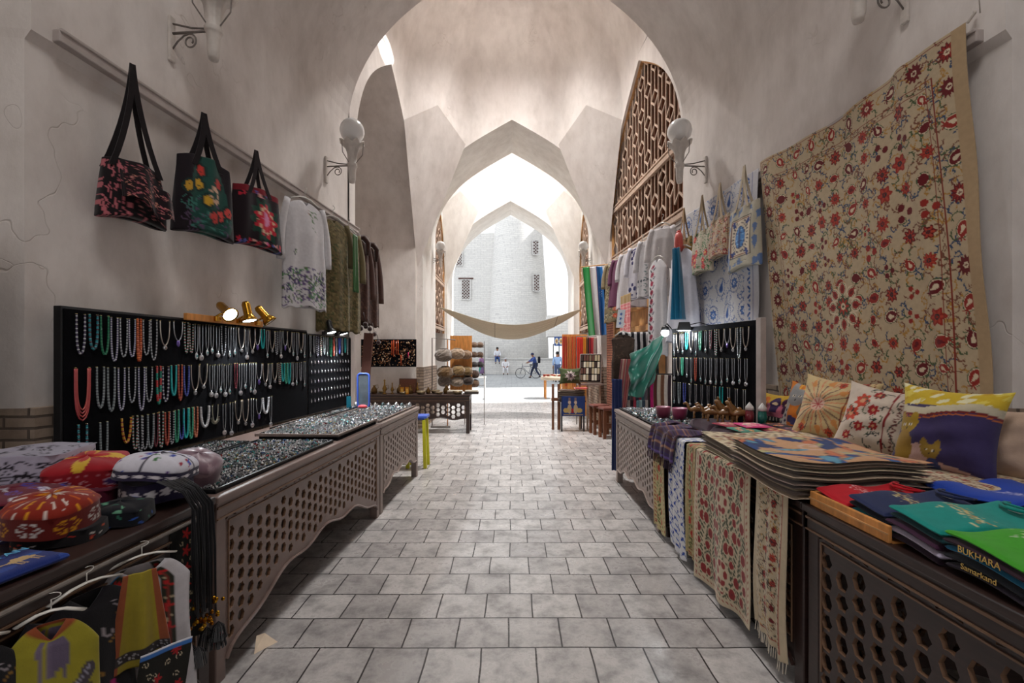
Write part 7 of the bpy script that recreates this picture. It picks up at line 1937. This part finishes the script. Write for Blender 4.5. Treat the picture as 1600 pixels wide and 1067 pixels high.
mb = MB(); mb.tube([(1.44, 10.21, 1.97), (1.96, 10.21, 1.97)], .01, 8); mb.tube([(1.45, 10.21, 1.97), (1.45, 10.21, 0)], .012, 8); tag(mb.build('clothes_rail', 'iron_grey'), 'thin rail with bright scarves by the right arch jamb', 'rail')
t = thing('display_case', 'slanted glass topped case of small patterned souvenirs on the right', 'display case', (1.42, 9.62, .98), .15); t.rotation_euler = (-.25, 0, -.25)
mb = MB(); mb.box(0, .46, 0, .04, 0, .62); mb.build('case_frame', 'wood_grey', t, bevel=.004)
mb = MB(); mb.box(.02, .44, -.008, 0, .02, .6); mb.build('case_lining', 'black_felt', t)
mb = MB()
for i in range(7):
    for j in range(4):
        mb.rgb(r.choice([(120, 100, 80), (60, 44, 40), (176, 160, 130), (96, 60, 50), (206, 196, 176)])); x, z = .03 + i * .058, .04 + j * .14; mb.box(x, x + .045, -.03, -.008, z, z + .12)
mb.build('souvenirs', 'matte', t)['kind'] = 'stuff'
t = thing('case_stand', 'pale wooden stand under the slanted souvenir case', 'stand', (1.40, 9.5, 0))
for x in (0, .16, .42): mb = MB(); mb.box(x, x + .035, 0, .035, 0, .92); mb.build('leg', 'lattice_paint', t)
mb = MB(); mb.box(-.02, .5, -.05, .2, .92, .96); mb.build('stand_top', 'wood_grey', t)
for i, (x, y) in enumerate(((1.72, 9.0), (1.82, 8.55))):
    t = thing('wooden_stool', ['rough wooden stool with patterned seat by the brick pier', 'nearer rough wooden stool beside the hanging dark scarf'][i], 'stool', (x, y, 0), .2)
    mb = MB((110, 60, 50)); mb.box(-.17, .17, -.15, .15, .53, .58); mb.build('seat', 'cloth', t, bevel=.02)
    for a in (-1, 1):
        for b in (-1, 1): mb = MB(); mb.box(a * .13 - .025, a * .13 + .025, b * .11 - .025, b * .11 + .025, 0, .53); mb.build('leg', 'wood_brown', t)
    mb = MB(); mb.box(-.15, .15, -.12, -.10, .2, .25); mb.box(-.15, .15, .10, .12, .2, .25); mb.box(-.14, .14, -.02, .02, .42, .5); mb.build('stretcher', 'wood_brown', t)

# ------------------------------------------------------------ outside the far arch
t = thing('white_bench', 'white metal bench frame in the sun just outside the arch', 'bench', (-1.55, 15.9, 0))
mb = MB((230, 230, 230))
for x in (0, .58):
    mb.tube([(x, 0, .05), (x, 0, .75)], .02, 8); mb.tube([(x, .5, .05), (x, .5, .75)], .02, 8); mb.tube([(x, 0, .05), (x, .5, .05)], .02, 8)
mb.build('bench_frame', 'bead', t); mb = MB((230, 230, 230)); mb.box(-.05, .62, -.03, .53, .75, .79); mb.build('bench_top', 'matte', t)
t = thing('stall_table', 'table draped in white cloth outside the arch on the right', 'table', (1.5, 16.5, 0))
mb = MB((196, 180, 160)); mb.lathe([(.0, .80), (.42, .79), (.46, .72), (.44, .66)], 24, cap=False, sq=3); mb.build('tablecloth', 'cloth', t, smooth=True, solid=.01)
for x in (-.3, .3):
    for y in (-.3, .3): mb = MB(); mb.box(x - .025, x + .025, y - .025, y + .025, 0, .76); mb.build('leg', 'wood_orange', t)
mb = MB(); r = random.Random(3)
for k in range(60): mb.rgb(r.choice([(206, 190, 170), (180, 100, 70), (150, 60, 50), (220, 210, 200)])); mb.cbox((r.uniform(-.35, .35), r.uniform(-.35, .35), .82), .07, .07, .06)
mb.build('small_goods', 'matte', t)['kind'] = 'stuff'
t = thing('kiosk_frame', 'black metal stall frame with a blue and yellow patterned sign in the square', 'stall', (2.45, 27, 0))
for x in (0, .35, 2.3): mb = MB(); mb.tube([(x, 0, 0), (x, 0, 2.2)], .03, 6); mb.build('post', 'black_metal', t)
mb = MB(); mb.tube([(0, 0, 2.2), (2.3, 0, 2.2)], .03, 6); mb.tube([(0, 0, 1.3), (.35, 0, 1.3)], .03, 6); mb.build('crossbar', 'black_metal', t)
c = Cv(2.2, .55, (60, 84, 140), 60)
for k in range(9): c.ell(.15 + k * .25, .27, .11, .2, (214, 206, 190)); c.ell(.15 + k * .25, .27, .07, .12, (200, 150, 60)); c.ell(.15 + k * .25, .27, .03, .06, (50, 70, 120))
o = sheet('sign', lambda u, v: (.05 + 2.2 * u, -.05, 2.65 - .55 * v), 70, 20, c, parent=t, th=.02)
mb = MB(); mb.box(2.2, 4.6, 28, 29.5, 2.7, 4.0); struct(mb.build('wall_kiosk', 'facade_brick'))

def person(label, loc, rz, pose, top, bottom, hair=(26, 20, 18), skin=(150, 104, 80), s=1.0, hat_=None):
    """pose: joints in metres, facing -y; one skinned body, clothes and hair as children"""
    t = thing('person', label, 'person', loc, rz); t.scale = (s, s, s)
    J = dict(pel=(0, 0, .95), chest=(0, 0, 1.3), neck=(0, 0, 1.48), head=(0, -.01, 1.62),
             lsh=(-.19, 0, 1.42), lel=(-.25, .02, 1.13), lha=(-.24, -.08, .88), rsh=(.19, 0, 1.42), rel=(.25, .02, 1.13), rha=(.24, -.08, .88),
             lhip=(-.09, 0, .92), lkn=(-.10, -.02, .5), lan=(-.10, .02, .08), ltoe=(-.10, -.14, .03), rhip=(.09, 0, .92), rkn=(.10, -.02, .5), ran=(.10, .02, .08), rtoe=(.10, -.14, .03))
    J.update(pose)
    def skinmesh(name, chains, mat, rgb, sub=1):
        vs = []; es = []; rad = []; idx = {}
        def vid(k, p, r):
            if k in idx: return idx[k]
            vs.append(p); rad.append(r); idx[k] = len(vs) - 1; return idx[k]
        for ch in chains:
            prev = None
            for (k, r) in ch:
                p = J[k] if isinstance(k, str) else k
                i = vid(k, p, r)
                if prev is not None and (prev, i) not in es: es.append((prev, i))
                prev = i
        me = bpy.data.meshes.new(name); me.from_pydata(vs, es, []); me.update()
        o = bpy.data.objects.new(name, me); COL.objects.link(o); o.parent = t
        md = o.modifiers.new('skin', 'SKIN'); 
        sv = me.skin_vertices[0].data if me.skin_vertices else None
        if sv is None:
            bm_ = __import__('bmesh').new(); bm_.from_mesh(me); bm_.verts.layers.skin.verify(); bm_.to_mesh(me); bm_.free(); sv = me.skin_vertices[0].data
        for i, r in enumerate(rad): sv[i].radius = (r, r)
        sv[0].use_root = True
        o.modifiers.new('sub', 'SUBSURF').levels = sub; o.modifiers['sub'].render_levels = sub
        mat_name = f'dye_{rgb[0]}_{rgb[1]}_{rgb[2]}'
        if mat_name not in M: simple(mat_name, rgb, .85, namp=.06, nscale=30)
        me.materials.append(M[mat_name]); return o
    def hand(a, b):
        A, B = Vector(J[a]), Vector(J[b]); d = (B - A).normalized(); side = d.cross(Vector((0, 1, 0))).normalized()
        out = []
        for q in range(4):
            k = (q - 1.5) * .02; L = (.075, .085, .08, .065)[q]; p0 = B + d * .05 + side * k; out.append([(b, .032), (tuple(p0), .014), (tuple(p0 + d * L * .6 + Vector((0, -.01, 0))), .009), (tuple(p0 + d * L + Vector((0, -.025, 0))), .008)])
        p0 = B + d * .02 + Vector((0, -.035, 0)); out.append([(b, .032), (tuple(p0), .013), (tuple(p0 + d * .05 + Vector((0, -.015, 0))), .009)]); return out
    chains = [[('pel', .13), ('chest', .13), ('neck', .055), ('head', .095), (tuple(Vector(J['head']) + Vector((0, 0, .09))), .075)], [('chest', .13), ('lsh', .06), ('lel', .045), ('lha', .032)], [('chest', .13), ('rsh', .06), ('rel', .045), ('rha', .032)],
              [('pel', .13), ('lhip', .09), ('lkn', .06), ('lan', .04), ('ltoe', .035)], [('pel', .13), ('rhip', .09), ('rkn', .06), ('ran', .04), ('rtoe', .035)]] + hand('lel', 'lha') + hand('rel', 'rha')
    skinmesh('body', chains, None, skin)
    mid = lambda a, b, q: tuple(Vector(J[a]).lerp(Vector(J[b]), q))
    skinmesh('shirt', [[('pel', .16), ('chest', .165), (mid('chest', 'neck', .7), .09)], [('chest', .165), ('lsh', .075), ('lel', .06), (mid('lel', 'lha', .7), .05)], [('chest', .165), ('rsh', .075), ('rel', .06), (mid('rel', 'rha', .7), .05)]], None, top)
    skinmesh('trousers', [[('pel', .15), ('lhip', .11), ('lkn', .085), (mid('lkn', 'lan', .92), .06)], [('pel', .15), ('rhip', .11), ('rkn', .085), (mid('rkn', 'ran', .92), .06)]], None, bottom)
    for a, b in (('lan', 'ltoe'), ('ran', 'rtoe')):
        mb = MB(); p, q = Vector(J[a]), Vector(J[b]); mb.tube([p + Vector((0, .03, -.03)), p.lerp(q, .5) + Vector((0, 0, -.01)), q], [.045, .045, .03], 10); mb.build('shoe', 'black_metal', t, smooth=True)
    H = Vector(J['head'])
    mb = MB(hat_ or hair); mb.ball(tuple(H + Vector((0, .025, .065))), .115, 14, 10, (1, 1.05, .85)); mb.build('hat' if hat_ else 'hair', 'cloth' if hat_ else 'fur', t, smooth=True)
    mb = MB((30, 22, 20))
    for q in (-1, 1): mb.ball(tuple(H + Vector((q * .035, -.095, .02))), .012, 6, 5)
    mb.rgb((150, 70, 60)); mb.ball(tuple(H + Vector((0, -.092, -.055))), .02, 6, 4, (1.2, .4, .3)); mb.build('eyes_and_mouth', 'bead', t)
    mb = MB(skin); mb.prism(tuple(H + Vector((0, -.095, .03))), tuple(H + Vector((0, -.118, -.02))), .022, .022)
    for q in (-1, 1): mb.ball(tuple(H + Vector((q * .1, 0, 0))), .025, 7, 5, (.4, .8, 1.2))
    mb.build('nose_and_ears', 'matte', t); return t
WH = (222, 222, 226)
p1 = at(777, 574, 37.1)
person('person in white shirt and blue jeans sitting on top of the parapet, legs dangling', (p1.x, 37.15, .36), 0, dict(pel=(0, .1, 1.06), chest=(0, .08, 1.4), lhip=(-.09, .06, 1.02), rhip=(.09, .06, 1.02), lkn=(-.12, -.36, 1.04), rkn=(.12, -.34, 1.04), lan=(-.12, -.40, .58), ltoe=(-.12, -.54, .52), ran=(.18, -.28, .58), rtoe=(.2, -.42, .52), neck=(0, .06, 1.56), head=(0, .04, 1.70), lsh=(-.19, .07, 1.5), rsh=(.19, .07, 1.5), lel=(-.24, -.04, 1.24), lha=(-.12, -.26, 1.12), rel=(.25, .0, 1.22), rha=(.14, -.26, 1.12)), (214, 216, 224), (52, 76, 130))
sp = at(790, 583, 36.3)
sit = dict(pel=(0, .1, .52), chest=(0, .06, .86), neck=(0, .04, 1.04), head=(0, .02, 1.18), lhip=(-.1, .06, .5), rhip=(.1, .06, .5), lkn=(-.15, -.36, .5), rkn=(.15, -.36, .5), lan=(-.16, -.36, .08), ltoe=(-.16, -.5, .03), ran=(.16, -.36, .08), rtoe=(.16, -.5, .03), lsh=(-.2, .05, .98), rsh=(.2, .05, .98), lel=(-.27, -.08, .74), lha=(-.12, -.3, .62), rel=(.27, -.08, .74), rha=(.12, -.3, .62))
person('person dressed all in white sitting on a low block before the parapet', (sp.x, 36.4, 0), 0, sit, WH, WH, (200, 200, 204), s=1.02)
mb = MB(); mb.box(-.3, .3, -.2, .25, 0, .42); o = mb.build('stone_block', 'facade_brick', loc=(sp.x, 36.55, 0)); tag(o, 'pale stone block under the seated person in white', 'block')
wp = at(752, 583, 35.5)
pw = person('person in a patterned purple dress walking left of the others in the square', (wp.x, 35.8, 0), .9, dict(lkn=(-.1, -.1, .5), lan=(-.1, -.2, .1), ltoe=(-.1, -.33, .03)), (150, 110, 150), (110, 84, 120), (90, 60, 90), s=.9)
mb = MB((120, 96, 130)); mb.lathe([(.16, .98), (.2, .7), (.26, .3), (.3, .12)], 20, cap=False); mb.build('skirt', 'cloth', pw, smooth=True, solid=.01)
mb = MB((40, 150, 120)); mb.box(.28, .4, -.2, .1, .3, .8); mb.tube([(.34, -.15, .8), (.34, -.05, .95), (.34, .05, .8)], .01, 6); o = mb.build('shopping_bag', 'cloth', loc=(wp.x - .45, 35.8, -.2)); tag(o, 'green carrier bag beside the person in the patterned dress', 'bag')
bp = at(833, 590, 31.0)
bx = bp.x
person('person in blue shirt with a dark backpack pushing a bicycle across the square', (bx + .15, 31.2, 0), -1.35, dict(chest=(0, -.06, 1.28), neck=(0, -.14, 1.44), head=(0, -.22, 1.56), lsh=(-.19, -.1, 1.38), rsh=(.19, -.1, 1.38), lel=(-.26, -.26, 1.2), lha=(-.2, -.5, 1.06), rel=(.26, -.26, 1.2), rha=(.2, -.5, 1.06), lkn=(-.1, -.2, .52), lan=(-.1, -.3, .08), ltoe=(-.1, -.44, .03), rkn=(.1, .05, .5), ran=(.1, .32, .14), rtoe=(.1, .22, .04)), (60, 84, 150), (44, 54, 84), (30, 40, 80))
mb = MB((20, 24, 40)); mb.lathe([(.02, 0), (.15, .02), (.17, .25), (.13, .42), (.02, .46)], 16, sq=3, sy=.6); o = mb.build('backpack', 'cloth', loc=(bx + .42, 31.2, 1.02), smooth=True); o.rotation_euler = (0, -.2, 1.5); tag(o, 'dark backpack on the back of the person with the bicycle', 'backpack')
t = thing('bicycle', 'bicycle pushed by the person in blue across the square', 'bicycle', (bx - .35, 30.75, 0))
for x in (-.52, .52):
    mb = MB((40, 40, 44)); mb.tube([(x + .33 * math.cos(a), 0, .34 + .33 * math.sin(a)) for a in np.linspace(0, 2 * PI, 28, endpoint=False)], .02, 6, closed=True)
    for a in np.linspace(0, 2 * PI, 12, endpoint=False): mb.tube([(x, 0, .34), (x + .32 * math.cos(a), 0, .34 + .32 * math.sin(a))], .003, 4)
    mb.build('wheel', 'matte', t)
mb = MB((60, 70, 90))
for a, b in (((-.52, .34), (-.38, .85)), ((-.40, .78), (.05, .32)), ((-.39, .82), (.18, .80)), ((.05, .32), (.2, .86)), ((.05, .32), (.52, .34)), ((.52, .34), (.18, .80))): mb.tube([(a[0], 0, a[1]), (b[0], 0, b[1])], .018, 6)
mb.build('frame', 'matte', t)
mb = MB((30, 30, 34)); mb.tube([(-.38, -.25, .98), (-.40, 0, .95), (-.38, .25, .98)], .015, 6); mb.tube([(-.38, 0, .85), (-.4, 0, .95)], .015, 6); mb.build('handlebar', 'matte', t)
mb = MB((30, 30, 34)); mb.ball((.2, 0, .9), .1, 8, 5, (1.3, .7, .4)); mb.build('saddle', 'matte', t)
vp = at(872, 586, 26.5)
person('person in light blue shirt seen from behind at the stall frame', (2.62, 26.2, 0), PI, {}, (150, 176, 214), (70, 84, 120))
